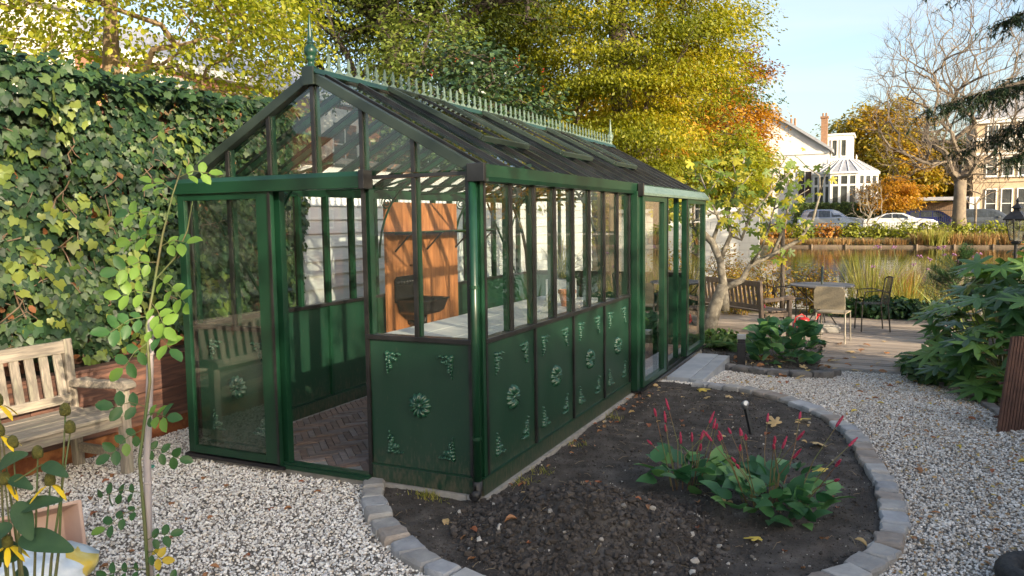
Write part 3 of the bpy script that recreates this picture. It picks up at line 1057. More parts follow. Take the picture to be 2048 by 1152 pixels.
def leaf(x0, y0, x1, y1, nrm, z0, z1, st=.05, dep=.034):
    """sliding leaf along a wall; returns the frame part with pane, stiles"""
    a = Vector((x0, y0, 0)); c = Vector((x1, y1, 0)); d = (c-a).normalized(); nv = Vector(nrm)
    up_ = Vector((0, 0, 1))
    o = MB().bar(a+d*st/2+up_*z0, a+d*st/2+up_*z1, st, dep, nv).build('door_leaf', m_green, gh, bevel=.003)
    MB().bar(c-d*st+up_*z0, c-d*st+up_*z1, st*2, dep, nv).build('stile', m_green, o, bevel=.003)
    MB().bar(a+d*st+up_*(z0+.025), c-d*st*2+up_*(z0+.025), dep, .05).build('rail', m_green, o)
    MB().bar(a+d*st+up_*(z1-.025), c-d*st*2+up_*(z1-.025), dep, .05).build('rail', m_green, o)
    q0, q1 = a+d*st, c-d*st*2
    q = [q0+up_*(z0+.05), q1+up_*(z0+.05), q1+up_*(z1-.05), q0+up_*(z1-.05)]
    nn = nv*PT/2
    MB().add([p-nn for p in q]+[p+nn for p in q], [(3, 2, 1, 0), (4, 5, 6, 7), (0, 1, 5, 4), (1, 2, 6, 5), (2, 3, 7, 6), (3, 0, 4, 7)]).build('pane', m_glass, o)
    MB().bar(c-d*st*.15+up_*z0+nv*(dep/2+.004), c-d*st*.15+up_*z1+nv*(dep/2+.004), .016, .010, nv).build('cover_strip', m_bronze, o)
    return o


leaf(-2.325, -.058, -1.49, -.058, (0, -1, 0), .03, 1.862, st=.062)
MB().box(-1.535, -.012, .028, -1.47, .04, HE-.07).build('door_post', m_green, gh)
MB().box(-.798, .002, .028, -.765, .05, HE-.02).build('door_post', m_green, gh)

# --- side sliding doors
MB().box(-.05, 3.045, .02, .075, 3.15, HE-.03).build('door_post', m_green, gh, bevel=.004)
MB().prism([(.05, -.07), (.12, -.07), (.12, -.045), (.06, .03), (.05, .03)], (0, L_+.04, HE), (1, 0, 0), (0, 0, 1), L_+.04-3.10).build('door_track', m_crest, gh, bevel=.003)  # track takes the paler green: its lit look is put into the colour
MB().box(.05, 3.06, HE-.075, .125, 3.098, HE+.036).build('track_end', m_bronze, gh)
leaf(.066, 3.17, .066, 4.10, (1, 0, 0), .03, 1.86, st=.07, dep=.06)
leaf(.066, 6.05, .066, 4.98, (1, 0, 0), .03, 1.86, st=.07, dep=.06)
MB().box(-.045, 4.93, .024, -.0, 5.0, HE-.04).build('door_post', m_green, gh)
MB().box(-.05, 6.05, .024, .0, 6.12, HE-.04).build('door_post', m_green, gh)
MB().box(-.045, 4.04, .024, -.0, 4.10, HE-.04).build('door_post', m_green, gh)

# --- inside: scroll brackets, braces, tie bars
def scroll(cx, cz, y, s, r0=.075):
    pts = []
    for i in range(26):
        a = i*.55; r = r0*(1-i/30)
        pts.append((cx+s*r*math.cos(a), y, cz+r*math.sin(a)))
    return MB().tube(pts, .007, 5)


for y in (O_+2*BAY+.02, O_+6*BAY+.02, O_+10*BAY+.02, O_+14*BAY+.02):
    for s, xw in ((1, -W_+.055), (-1, -.055)):
        if s < 0 and y > 3: continue
        pts = []
        for i in range(11):
            t = i/10*math.pi/2
            pts.append((xw+s*.62*(1-math.cos(t)), y, 1.30+.80*math.sin(t)))
        o = MB().tube(pts, .011, 6).build('spandrel', m_green, gh, smooth=True)
        scroll(xw+s*.10, 1.83, y, s).build('scroll', m_green, o, smooth=True)
        MB().bar((xw+s*.0, y, 1.97), (xw+s*.58, y, 2.10), .02, .02).build('strut', m_green, o)
for (p, q) in (((-2.27, 4.05, 1.86), (-2.27, 3.22, .95)), ((-2.27, 4.6, 1.86), (-2.27, 5.4, .95)), ((-2.27, .1, 1.86), (-2.27, .75, .96)), ((-.06, .12, 1.86), (-.06, .9, 2.02))):
    MB().bar(p, q, .018, .018).build('brace', m_green, gh)
for y in (1.54, 3.06, 4.56): MB().bar((-W_+.04, y, HE+.0), (-.04, y, HE+.0), .02, .02).build('tie_bar', m_green, gh)

# ------------------------------------------------------------------ things inside the greenhouse
# herringbone brick floor
m_brick = [MAT('floor_brick_a', (.22, .155, .125), (.15, .11, .095), scale=18, rough=.85, bump=.3, vary=.25),
           MAT('floor_brick_b', (.16, .135, .13), (.22, .18, .165), scale=18, rough=.85, bump=.3, vary=.25)]
fl = thing('brick_floor', '', '', (-1.17, 3, -.03), world=True)
fl['kind'] = 'structure'
MB().box(-2.25, .09, -.08, -.11, 6.1, -.012).build('mortar_bed', m_conc, fl)
bw = .052; n_ = 4
cand = []
ca = math.cos(R(45))
for i in range(-40, 130):
    for j in range(-60, 110):
        k = (i-j) % (2*n_)
        if k == 0: c = (i+n_/2, j+.5); hz_ = True
        elif k == 2*n_-1: c = (i+.5, j+n_/2); hz_ = False
        else: continue
        x, y = c[0]*bw, c[1]*bw
        X, Y = (x-y)*ca-1.2, (x+y)*ca
        if -2.18 < X < -.12 and .14 < Y < 6.0: cand.append((X, Y, hz_))
# bricks seen through the front doorway first
cand.sort(key=lambda t: math.hypot(t[0]+1.25, (t[1]-.75)*.75))
bme = MB().box(-n_*bw/2+.003, -bw/2+.003, -.04, n_*bw/2-.003, bw/2-.003, 0).mesh('brick')
for q, (X, Y, hz_) in enumerate(cand[:300]):
    o = bpy.data.objects.new('brick', bme.copy() if q < 2 else bpy.data.objects['brick' if q % 2 else 'brick.001'].data)
    if q < 2: o.data.materials.append(m_brick[q])
    COL.objects.link(o); o.parent = fl
    o.location = (X+1.17, Y-3, random.uniform(-.003, .004)+.03+.0)
    o.rotation_euler = (random.uniform(-.012, .012), random.uniform(-.012, .012), R(45 if hz_ else 135)+random.uniform(-.02, .02))
bb = MB()
for (X, Y, hz_) in cand[300:]:
    a = R(45 if hz_ else 135); dx, dy = math.cos(a)*(n_*bw/2-.003), math.sin(a)*(n_*bw/2-.003)
    bb.bar((X-dx, Y-dy, -.02), (X+dx, Y+dy, -.02), bw-.006, .04)
o = bb.build('bricks', m_brick[0], fl); o['kind'] = 'stuff'

# cedar board panel on the left wall
m_cedar = MAT('cedar', (.40, .165, .06), (.27, .10, .034), scale=3, rough=.55, stretch=(8, 8, .9), bump=.15, bscale=12, vary=.14)
wp = thing('board_panel', 'orange cedar tongue-and-groove panel behind the black sink inside the greenhouse', 'wall panel', (-2.25, 3.05, 0), world=True)
for i in range(14):
    y0 = 2.36+i*.1015
    MB().box(-2.262, y0, .02, -2.244, y0+.0985, 1.84).build('plank', m_cedar, wp, bevel=.003)
MB().box(-2.272, 2.36, .02, -2.263, 3.78, 1.84).build('backing', m_cedar, wp)

# cast-iron sink
m_iron = MAT('black_enamel', (.012, .012, .013), (.02, .02, .021), scale=20, rough=.22, spec=.6)
sk = thing('sink', 'black cast-iron wall sink with ornate backsplash on the orange boards', 'sink', (-2.24, 2.76, .7), world=True)
MB().prism([(2.47, .84), (2.99, .84), (2.99, 1.07), (2.95, 1.10), (2.51, 1.10), (2.47, 1.07)], (-2.242, 0, 0), (0, 1, 0), (0, 0, 1), .022).build('backsplash', m_iron, sk, bevel=.006)
o = sk.children[0]
for i in range(9): MB().ball((-2.219, 2.52+i*.054, 1.035), .008, .022, .026).build('relief', m_iron, o, smooth=True)
bs = MB()
def ring(z, x1, y0, y1, r=.05):
    return [(-2.22, y0, z), (x1-r, y0, z), (x1-.015, y0+.015, z), (x1, y0+r, z), (x1, y1-r, z), (x1-.015, y1-.015, z), (x1-r, y1, z), (-2.22, y1, z)]
rings = [ring(.72, -1.96, 2.56, 2.92), ring(.745, -1.93, 2.52, 2.95), ring(.85, -1.90, 2.48, 2.98), ring(.865, -1.88, 2.465, 2.99), ring(.872, -1.89, 2.475, 2.98), ring(.865, -1.92, 2.50, 2.95), ring(.76, -1.95, 2.54, 2.93)]
vs = [p for r_ in rings for p in r_]
fs = [(i*8+k, i*8+(k+1) % 8, i*8+8+(k+1) % 8, i*8+8+k) for i in range(6) for k in range(8)]+[tuple(range(7, -1, -1)), tuple(range(48, 56))]
bs.add(vs, fs).build('basin', m_iron, sk)
MB().tube([(-2.05, 2.72, .725), (-2.05, 2.72, .60), (-2.07, 2.72, .57), (-2.12, 2.72, .565), (-2.15, 2.72, .60), (-2.2, 2.72, .62), (-2.24, 2.72, .62)], .025, 8).build('drain_trap', m_iron, sk, smooth=True)
m_brass = MAT('chrome', (.5, .5, .48), (.4, .38, .34), scale=12, rough=.25, metal=1)
tp = thing('tap', 'small metal tap on the orange boards above the sink', 'tap', (-2.24, 2.78, 1.2), world=True)
MB().tube([(-2.244, 2.78, 1.2), (-2.16, 2.78, 1.2), (-2.13, 2.78, 1.19), (-2.12, 2.78, 1.15)], .011, 8).build('spout', m_brass, tp, smooth=True)
MB().tube([(-2.18, 2.78, 1.2), (-2.18, 2.78, 1.235)], .008, 8).tube([(-2.18, 2.745, 1.237), (-2.18, 2.815, 1.237)], .006, 6).build('handle', m_brass, tp, smooth=True)

# shelf with brackets
sh = thing('wall_shelf', 'narrow dark slatted shelf above the sink on the greenhouse wall', 'shelf', (-2.2, 3.3, 1.5), world=True)
for i in range(4): MB().box(-2.238+i*.055, 2.30, 1.535, -2.238+i*.055+.045, 4.45, 1.547).build('slat', m_green, sh)
for y in (2.5, 3.1, 3.72, 4.3):
    MB().bar((-2.235, y, 1.526), (-2.03, y, 1.526), .016, .016).bar((-2.235, y, 1.35), (-2.06, y, 1.52), .014, .014).build('bracket', m_black, sh)

# potting bench with pale top
m_pale = MAT('pale_board', (.66, .67, .64), (.56, .57, .55), scale=3, rough=.5, bump=.05, bscale=30)
pb = thing('potting_bench', 'long pale-topped potting bench along the inside of the right glass wall', 'bench', (-.46, 2, 0), world=True)
for i in range(3): MB().box(-.87+i*.27, .22, .875, -.87+i*.27+.267, 2.98, .905).build('top_board', m_pale, pb, bevel=.004)
for (x, y) in ((-.82, .28), (-.12, .28), (-.82, 1.6), (-.12, 1.6), (-.82, 2.92), (-.12, 2.92)): MB().box(x-.025, y-.025, -.02, x+.025, y+.025, .873).build('leg', m_green, pb)
for x in (-.82, -.12): MB().box(x-.02, .31, .80, x+.02, 2.89, .872).build('apron', m_green, pb)

# pale box with a grassy plant standing on the potting bench
px_ = thing('plant_box', 'pale box with a grassy plant on the potting bench', 'plant box', (-.52, 2.62, .906))
MB().box(-.11, -.11, 0, .11, .11, .20).build('box', m_pale, px_, bevel=.006)
MB().box(-.095, -.095, .201, .095, .095, .206).build('earth', m_soil, px_)
px2 = thing('clay_pot', 'small terracotta pot on the far end of the potting bench', 'pot', (-.30, 2.2, .906))
MB().lathe([(.05, 0), (.07, .11), (.08, .11), (.08, .14), (.068, .14), (.06, .10), (.001, .10)], (0, 0, 0), 20).build('pot', MAT('clay', (.42, .17, .08), (.34, .14, .07), scale=12, rough=.8), px2)
# step slabs at the side door
stp = thing('door_step', 'blue-grey stone slab step outside the side door of the greenhouse', 'step', (.25, 4.8, -.1), world=True)
MB().box(.115, 4.0, -.2, .36, 5.55, -.012).build('slab', m_bluestone, stp, bevel=.006)
MB().box(.365, 3.98, -.2, .50, 5.53, -.016).build('slab', m_bluestone, stp, bevel=.006)

# ================================================================== BENCHES, PLANTER, IVY
def bench(name, label, loc, rz, length, mat):
    t = thing(name, label, 'bench', loc, rz)
    h = length/2
    j = lambda a=.004: random.uniform(-a, a)
    for s in (-1, 1):
        x = s*(h-.035)
        MB().box(x-.032, -.275, 0, x+.032, -.215, .585).build('leg', mat, t, bevel=.006)
        MB().hexa([(x-.032, .215, 0), (x+.032, .215, 0), (x+.032, .275, 0), (x-.032, .275, 0), (x-.032, .285, .90), (x+.032, .285, .90), (x+.032, .335, .885), (x-.032, .335, .885)]).build('leg', mat, t, bevel=.008)
        pr = [(.25, .565), (.25, .61), (.16, .632), (.05, .622), (-.08, .628), (-.20, .648), (-.29, .645), (-.33, .625), (-.335, .595), (-.30, .578), (-.20, .585), (-.05, .575), (.08, .568)]
        MB().prism(pr, (x-.042, 0, 0), (0, 1, 0), (0, 0, 1), .084).build('armrest', mat, t, bevel=.01)
        MB().box(x-.02, -.214, .10, x+.02, .214, .16).build('stretcher', mat, t, bevel=.004)
        MB().box(x-.022, -.214, .335, x+.022, .214, .395).build('seat_bearer', mat, t)
    MB().box(-h+.068, -.262, .335, h-.068, -.228, .405).build('front_rail', mat, t, bevel=.005)
    for i in range(5):
        y = -.285+i*.1
        MB().box(-h+.01 if 0 < i < 4 else -h+.07, y, .408+j(.002), h-.01 if 0 < i < 4 else h-.07, y+.088, .43+j(.002)).build('seat_slat', mat, t, bevel=.005)
    MB().hexa([(-h+.066, .275, .80), (h-.066, .275, .80), (h-.066, .31, .80), (-h+.066, .31, .80), (-h+.066, .288, .885), (h-.066, .288, .885), (h-.066, .323, .885), (-h+.066, .323, .885)]).build('top_rail', mat, t, bevel=.006)
    MB().box(-h+.066, .232, .455, h-.066, .262, .52).build('lower_rail', mat, t, bevel=.004)
    n_ = int((length-.14)/.098)
    st = (length-.14)/n_
    for i in range(n_):
        x = -h+.07+st*(i+.5)
        w_ = .030
        MB().hexa([(x-w_, .238, .518), (x+w_, .238, .518), (x+w_, .256, .518), (x-w_, .256, .518), (x-w_, .283, .80), (x+w_, .283, .80), (x+w_, .301, .80), (x-w_, .301, .80)]).build('back_slat', mat, t, bevel=.003)
    return t


m_teak = MAT('weathered_teak', (.34, .295, .235), (.20, .175, .145), scale=7, rough=.8, stretch=(.5, 5, 5), bump=.5, bscale=14, vary=.16, col3=(.30, .275, .21))
m_teakv = MAT('weathered_teak_upright', (.33, .285, .23), (.20, .175, .145), scale=7, rough=.8, stretch=(5, 5, .6), bump=.5, bscale=14, vary=.18, col3=(.29, .27, .205))
m_teakdark = MAT('shaded_brown_teak', (.22, .165, .12), (.15, .115, .09), scale=7, rough=.8, stretch=(3, 3, .8), bump=.4, bscale=14, vary=.15)  # darker teak: shade on the rear bench put into the colour
b1 = bench('garden_bench', 'weathered slatted teak bench in front of the ivy', (-2.735, -1.20, -.035), R(90), 1.55, m_teak)
for c in b1.children:
    if c.name.split('.')[0] in ('leg', 'back_slat'): c.data.materials[0] = m_teakv
b2 = bench('garden_bench', 'brown slatted bench seen from behind by the fig tree', (.02, 8.92, -.2), R(137), 1.95, m_teakdark)

# raised bed along the ivy: boards on a rusty steel base
m_board = MAT('planter_board', (.14, .07, .05), (.085, .048, .04), scale=4, rough=.55, stretch=(5, .5, 5), bump=.35, bscale=16, vary=.2, col3=(.22, .11, .075))
m_corten = MAT('corten', (.30, .10, .03), (.16, .05, .02), scale=6, rough=.9, bump=.3, bscale=40, col3=(.40, .17, .06))
m_ledge = MAT('planter_fill', (.03, .025, .02), (.06, .05, .04), scale=12, rough=.95, bump=.7)
pl = thing('raised_planter', 'long reddish-brown board planter on a rusty base below the ivy', 'planter', (-3.2, 0, -.04), world=True)
MB().box(-3.11, -3.2, -.06, -3.085, 2.45, .085).build('rusty_base', m_corten, pl)
for i, (z0, z1) in enumerate(((.088, .335), (.340, .585))):
    for (ya, yb) in ((-3.2, -.72), (-.715, .98), (.985, 2.45)):
        MB().box(-3.12, ya, z0, -3.078, yb, z1).build('board', m_board, pl, bevel=.004)
MB().box(-3.19, -3.2, .587, -3.066, 2.45, .612).build('cap_board', m_board, pl, bevel=.004)
MB().box(-3.62, -3.2, .0, -3.195, 2.45, .56).build('earth_fill', m_ledge, pl)

gw = thing('garden_wall', 'brick garden wall hidden behind the ivy', 'wall', (-3.72, -.4, 0), world=True)
m_brickwall = MAT('old_brick', (.26, .12, .08), (.16, .08, .06), scale=9, rough=.9, bump=.5)
MB().box(-3.80, -3.4, -.1, -3.66, 2.42, 2.62).build('masonry', m_brickwall, gw)

m_ivy = LEAF('ivy', [(.011, .033, .015), (.016, .044, .019), (.027, .064, .023), (.014, .038, .017), (.036, .078, .025), (.050, .096, .028), (.095, .14, .034)], rough=.48, trans=.12, spec=.35)
m_ivyb = LEAF('ivy_bright', [(.12, .20, .05), (.24, .28, .06)], rough=.35, trans=.3)
m_twig = MAT('ivy_twig', (.13, .085, .055), (.21, .15, .10), scale=10, rough=.9)


def ivy_x(y, z): return -3.36+.16*nz(y*1.3, z*1.3, 2)+.07*nz(y*4, z*4, 7)+.05*smooth01((z-2.2)/.5)-.06*smooth01((.9-z)/.4)


def ivy_top(y): return 2.80+.10*nz(y*1.1, 4.2)+.05*nz(y*4, 1.2)


iv = thing('ivy', 'dense wall of dark green ivy with yellow leaf patches behind the bench', 'ivy', (-3.4, -.2, .55), world=True)
K = 27000
yy = rng.uniform(-2.3, 2.5, K); zz = rng.uniform(.55, 2.95, K)
lo = .60+.22*np.array([abs(nz(a*2.2, 3.3)) for a in yy])*2
top = np.array([ivy_top(a) for a in yy])
ok = (zz < top) & (zz > lo)
yy, zz = yy[ok], zz[ok]; K = len(yy)
dep = rng.random(K)**1.6*.20
xx = np.array([ivy_x(a, b_) for a, b_ in zip(yy, zz)])-dep+.03
# clusters: leave some gaps
gap = np.array([nz(a*3.1, b_*3.1, 11) for a, b_ in zip(yy, zz)])
ok = (gap < .30) | (dep > .10)
xx, yy, zz, dep = xx[ok], yy[ok], zz[ok], dep[ok]; K = len(xx)
sz = rng.uniform(.038, .088, K)*(.85+.3*np.array([nz(a*1.1, b_*1.1, 21) for a, b_ in zip(yy, zz)]))
NN = np.column_stack([np.ones(K), -.25+rng.normal(size=K)*.32, .30+rng.normal(size=K)*.30])
# leaves on top of the wall
K2 = 2600
y2 = rng.uniform(-2.3, 2.5, K2); x2 = rng.uniform(-3.75, -3.18, K2)
z2 = np.array([ivy_top(a) for a in y2])+rng.normal(size=K2)*.045-.4*np.maximum(0, x2+3.3)
C_ = np.vstack([np.column_stack([xx, yy, zz]), np.column_stack([x2, y2, z2])])
N_ = np.vstack([NN, np.column_stack([.5+rng.normal(size=K2)*.4, -.2+rng.normal(size=K2)*.5, .8+rng.normal(size=K2)*.3])])
S_ = np.concatenate([sz, rng.uniform(.04, .08, K2)])
D_ = np.concatenate([dep, np.full(K2, .2)])
# the 300 front leaves that show largest are leaves of their own
vis = (D_ < .05) & (C_[:, 1] > -.75) & (C_[:, 1] < 1.6)
cand_ = np.where(vis)[0]
cand_ = cand_[np.argsort(-S_[cand_])][:300]
rest = np.ones(len(C_), bool); rest[cand_] = False
leaf_mesh('ivy_foliage', C_[rest], N_[rest], S_[rest], T_IVY, m_ivy, iv, tang=np.array([0.1, 0, -1.]), kind='stuff', curl=.5)
ivm = []
for mt_ in (m_ivyb, *[LEAF('ivy_leaf_%s' % q, c, rough=.46, trans=.15) for q, c in (('dark', [(.013, .038, .018), (.017, .044, .019)]), ('mid', [(.024, .064, .025), (.028, .07, .025)]), ('light', [(.045, .095, .03), (.06, .115, .035)]))]):
    me = bpy.data.meshes.new('leaf')
    me.from_pydata(T_IVY[0].tolist(), [], T_IVY[1]); me.materials.append(mt_); ivm.append(me)
for i in cand_:
    n_ = Vector(N_[i]).normalized()
    t_ = Vector((.1, random.gauss(0, .35), -1)); t_ = (t_-n_*t_.dot(n_)).normalized()
    bt = n_.cross(t_)
    o = bpy.data.objects.new('leaf', ivm[random.choices((0, 1, 2, 3), (.5, 6, 5, 1.5))[0]])
    COL.objects.link(o); o.parent = iv
    M_ = Matrix(((t_.x, bt.x, n_.x), (t_.y, bt.y, n_.y), (t_.z, bt.z, n_.z))).to_4x4()
    M_ = Matrix.Translation(Vector(C_[i])-Vector(iv.location))@M_@Matrix.Scale(S_[i]*1.22, 4)
    o.matrix_basis = M_
# bright yellow-green patches hanging on the face
K = 260
pc = np.array([(-.35, 1.05), (-.1, 1.75), (.2, 1.35), (.55, 1.5), (.5, .85), (.2, .72), (-.55, 1.5), (.95, 2.3), (-.6, 2.1), (1.1, 1.2), (1.3, .95), (-.2, 2.45)])
k_ = rng.integers(0, len(pc), K)
yb = pc[k_, 0]+rng.normal(size=K)*.13; zb = pc[k_, 1]+rng.normal(size=K)*.12
xb = np.array([ivy_x(a, b_) for a, b_ in zip(yb, zb)])+.055
leaf_mesh('young_leaves', np.column_stack([xb, yb, zb]), np.column_stack([np.ones(K), rng.normal(size=(K, 2))*.5+[0, .3]]), rng.uniform(.045, .095, K), T_IVY, m_ivyb, iv, tang=np.array([0.1, 0, -1.]), kind='stuff')
tw = MB()
for i in range(150):
    y0, z0 = random.uniform(-1.2, 2.3), random.uniform(.55, 2.7)
    a = random.uniform(0, 6.28); l = random.uniform(.12, .4)
    pts = []
    for q in range(5):
        t = q/4*l
        y1, z1 = y0+math.cos(a)*t+.03*random.uniform(-1, 1), z0+math.sin(a)*t
        pts.append((ivy_x(y1, z1)+random.uniform(-.03, .06), y1, z1))
    tw.tube(pts, random.uniform(.002, .006), 5)
tw.build('twigs', m_twig, iv)
m_deadleaf = LEAF('dead_leaf', [(.28, .11, .04), (.20, .08, .03), (.36, .17, .07)], rough=.7, trans=.15)
K = 170
yb = rng.uniform(-.8, 1.6, K); zb = rng.uniform(.6, 2.7, K)
leaf_mesh('dead_leaves', np.column_stack([[ivy_x(a, b_)-.02 for a, b_ in zip(yb, zb)], yb, zb]), np.column_stack([np.ones(K), rng.normal(size=(K, 2))]), rng.uniform(.04, .09, K), T_OVAL, m_deadleaf, iv, kind='stuff')

# white clapboard wall beyond the ivy
m_clap = MAT('white_clapboard', (.66, .68, .68), (.56, .59, .60), scale=2, rough=.6, stretch=(1, .4, 3), vary=.06)
sw = thing('clapboard_shed', 'white clapboard shed wall seen through the greenhouse glass', 'shed', (-3.6, 7, -.1), world=True)
z = -.12
while z < 2.25:
    MB().hexa([(-3.40, 2.5, z), (-3.372, 2.5, z), (-3.372, 11.6, z), (-3.40, 11.6, z), (-3.40, 2.5, z+.158), (-3.394, 2.5, z+.158), (-3.394, 11.6, z+.158), (-3.40, 11.6, z+.158)]).build('board', m_clap, sw)
    z += .15
MB().box(-6.2, 2.5, -.12, -3.402, 11.6, 2.28).build('wall', m_clap, sw)
m_felt = MAT('roof_felt', (.05, .05, .055), (.08, .08, .08), scale=10, rough=.9)
MB().hexa([(-6.3, 2.4, 2.7), (-3.3, 2.4, 2.29), (-3.3, 11.7, 2.29), (-6.3, 11.7, 2.7), (-6.3, 2.4, 2.75), (-3.3, 2.4, 2.34), (-3.3, 11.7, 2.34), (-6.3, 11.7, 2.75)]).build('roof', m_felt, sw)
# pale wall across the end of the garden
m_pbrick = MAT('white_brick', (.70, .70, .67), (.58, .58, .55), scale=2.2, rough=.75, bump=.2, bscale=12, vary=.05)
ew = thing('garden_wall', 'pale whitewashed block wall behind the fig tree', 'wall', (-1.8, 13, -.2), world=True)
r_ = 0
z = -.25
while z < 1.72:
    x = -3.4-(.2 if r_ % 2 else 0)
    while x < -.25:
        MB().box(max(x, -3.4), 13.0+random.uniform(0, .006), z, min(x+.394, -.2), 13.15, z+.146).build('block', m_pbrick, ew, bevel=.004)
        x += .40
    z += .15; r_ += 1
MB().box(-3.4, 13.02, -.3, -.22, 13.13, 1.70).build('mortar', m_conc, ew)
MB().box(-3.42, 12.97, 1.728, -.17, 13.18, 1.77).build('coping', m_conc, ew)

# ================================================================== YOUNG ROSE ON A BAMBOO CANE
m_cane = MAT('bamboo', (.40, .35, .34), (.30, .26, .25), scale=6, rough=.6, stretch=(4, 4, .5))
cn_ = thing('bamboo_cane', 'grey bamboo cane standing in the gravel beside the young rose', 'cane', (-.80, -1.70, -.04), world=True)
pts = [(-.795, -1.712, -.06), (-.80, -1.70, .25), (-.816, -1.672, .62), (-.824, -1.635, .9), (-.838, -1.594, 1.24)]
MB().tube(pts, [.0165, .016, .0158, .0155, .015], 10).build('pole', m_cane, cn_, smooth=True)
for t in (.2, .5, .82, 1.07):
    z_ = t
    k = next(i for i in range(4) if pts[i][2] <= z_ <= pts[i+1][2]); f = (z_-pts[k][2])/(pts[k+1][2]-pts[k][2])
    c = [pts[k][q]+(pts[k+1][q]-pts[k][q])*f for q in range(3)]
    MB().lathe([(.0155, -.006), (.0185, -.003), (.0185, .002), (.0155, .006)], c, 10).build('node', m_cane, cn_)
m_rose = [LEAF('rose_leaf_dark', [(.035, .10, .03), (.05, .13, .035)], rough=.42, trans=.25), LEAF('rose_leaf_mid', [(.13, .24, .04), (.16, .28, .045)], rough=.42, trans=.3), LEAF('rose_leaf_yellow', [(.55, .42, .04), (.5, .36, .04)], rough=.45, trans=.3)]  # upper leaves use the brighter green, sunlight put into their colour
rose_me = []
for mt_ in m_rose:
    me = bpy.data.meshes.new('leaflet'); me.from_pydata(T_OVAL[0].tolist(), [], T_OVAL[1]); me.materials.append(mt_); me.polygons.foreach_set('use_smooth', [True]*4); rose_me.append(me)
ro = thing('climbing_rose', 'young leafy rose tied to the bamboo cane in the left foreground', 'rose', (-.78, -1.73, -.04), world=True)
stem = [(-.775, -1.735, -.05), (-.79, -1.725, .3), (-.845, -1.69, .6), (-.80, -1.65, .95), (-.848, -1.61, 1.2), (-.825, -1.573, 1.4), (-.80, -1.541, 1.60), (-.763, -1.507, 1.78), (-.73, -1.48, 1.9)]
MB().tube(stem, [.008, .008, .0075, .007, .0065, .006, .005, .004, .003], 8).build('stem', m_stemgreen, ro, smooth=True)
MB().tube([(-.825, -1.573, 1.4), (-.74, -1.53, 1.5), (-.69, -1.50, 1.62), (-.66, -1.49, 1.75)], [.004, .003, .003, .002], 6).build('side_shoot', m_stemgreen, ro)
MB().lathe([(.019, 0), (.021, .004), (.019, .008)], (-.822, -1.655, .56), 8).build('tie', MAT('tie_green', (.03, .25, .18), rough=.5), ro)


def stem_at(z_):
    for a, c in zip(stem, stem[1:]):
        if a[2] <= z_ <= c[2]:
            f = (z_-a[2])/(c[2]-a[2]); return Vector(a).lerp(Vector(c), f)
    return Vector(stem[-1])


side = Vector((.905, .425, 0))


def rose_leaf(base, d, n_pairs, size, mi, ln=.16):
    d = d.normalized()
    pts = [base, base+d*ln*.5+Vector((0, 0, .01)), base+d*ln+Vector((0, 0, -.02))]
    o = MB().tube(pts, [.002, .0018, .0012], 5).build('leaf', m_stemgreen, ro)
    sd = d.cross(Vector((0, 0, 1))).normalized()
    nn = (Vector((.35, -.8, .45))+Vector((random.gauss(0, .3), random.gauss(0, .3), random.gauss(0, .25)))).normalized()
    sd2 = nn.cross(d).normalized()
    spots = [(pts[2], d, 1.0)]
    for i in range(n_pairs):
        f = 1-(i+.55)/(n_pairs+.35)
        p = pts[0].lerp(pts[2], f)
        for s in (-1, 1): spots.append((p, (d*.45+sd2*s).normalized(), .95-.1*i))
    for p, t_, q in spots:
        n_ = (nn+Vector((random.gauss(0, .2), random.gauss(0, .2), random.gauss(0, .2)))).normalized()
        t2 = (t_-n_*t_.dot(n_)).normalized(); bt = n_.cross(t2)
        l = bpy.data.objects.new('leaflet', rose_me[mi if random.random() < .85 else 1 if mi == 0 else 0])
        COL.objects.link(l); l.parent = o
        M_ = Matrix(((t2.x, bt.x, n_.x), (t2.y, bt.y, n_.y), (t2.z, bt.z, n_.z))).to_4x4()
        l.matrix_basis = Matrix.Translation(p-Vector(ro.location))@M_@Matrix.Scale(size*q*.95, 4)


random.seed(21)
#      height, side dir (+ right), forward, up, pairs, size, colour
for (h, sx, fy, uz, npr, sz_, mi) in [
        (1.86, 1, .2, .3, 2, .07, 1), (1.80, -1, .3, .5, 2, .075, 1), (1.68, -1, -.2, .25, 3, .085, 1), (1.60, -1, .2, -.05, 3, .085, 1),
        (1.55, 1, -.2, .3, 2, .08, 1), (1.48, -1, -.3, -.1, 3, .085, 1), (1.42, 1, .1, -.9, 3, .08, 1), (1.34, -1, -.1, .1, 2, .085, 1), (1.30, .5, -.5, -.4, 3, .085, 1), (1.24, -1, -.3, -.3, 3, .09, 0),
        (1.20, .8, -.4, -.5, 3, .085, 1), (1.12, -.9, -.4, -.8, 2, .085, 0), 
        (.84, -1, -.3, .25, 2, .085, 0), (.80, .6, -.4, .15, 3, .08, 1), (.74, -.8, -.2, -.5, 3, .075, 0), (.66, 1, .1, -.25, 3, .068, 0), 
        (.46, -1, -.1, .1, 3, .065, 0), (.40, -.9, -.3, -.35, 3, .065, 0), (.25, 1, -.2, .5, 2, .062, 0), (.20, .5, -.4, .1, 2, .058, 2), (.12, -.8, -.2, .1, 3, .06, 0), (.04, -.6, -.3, -.1, 2, .06, 0), (.06, .9, .1, .2, 2, .055, 0)]:
    rose_leaf(stem_at(h), side*sx+Vector((-.42, .9, 0))*fy+Vector((0, 0, uz)), npr, sz_, mi, ln=.075+.03*npr)

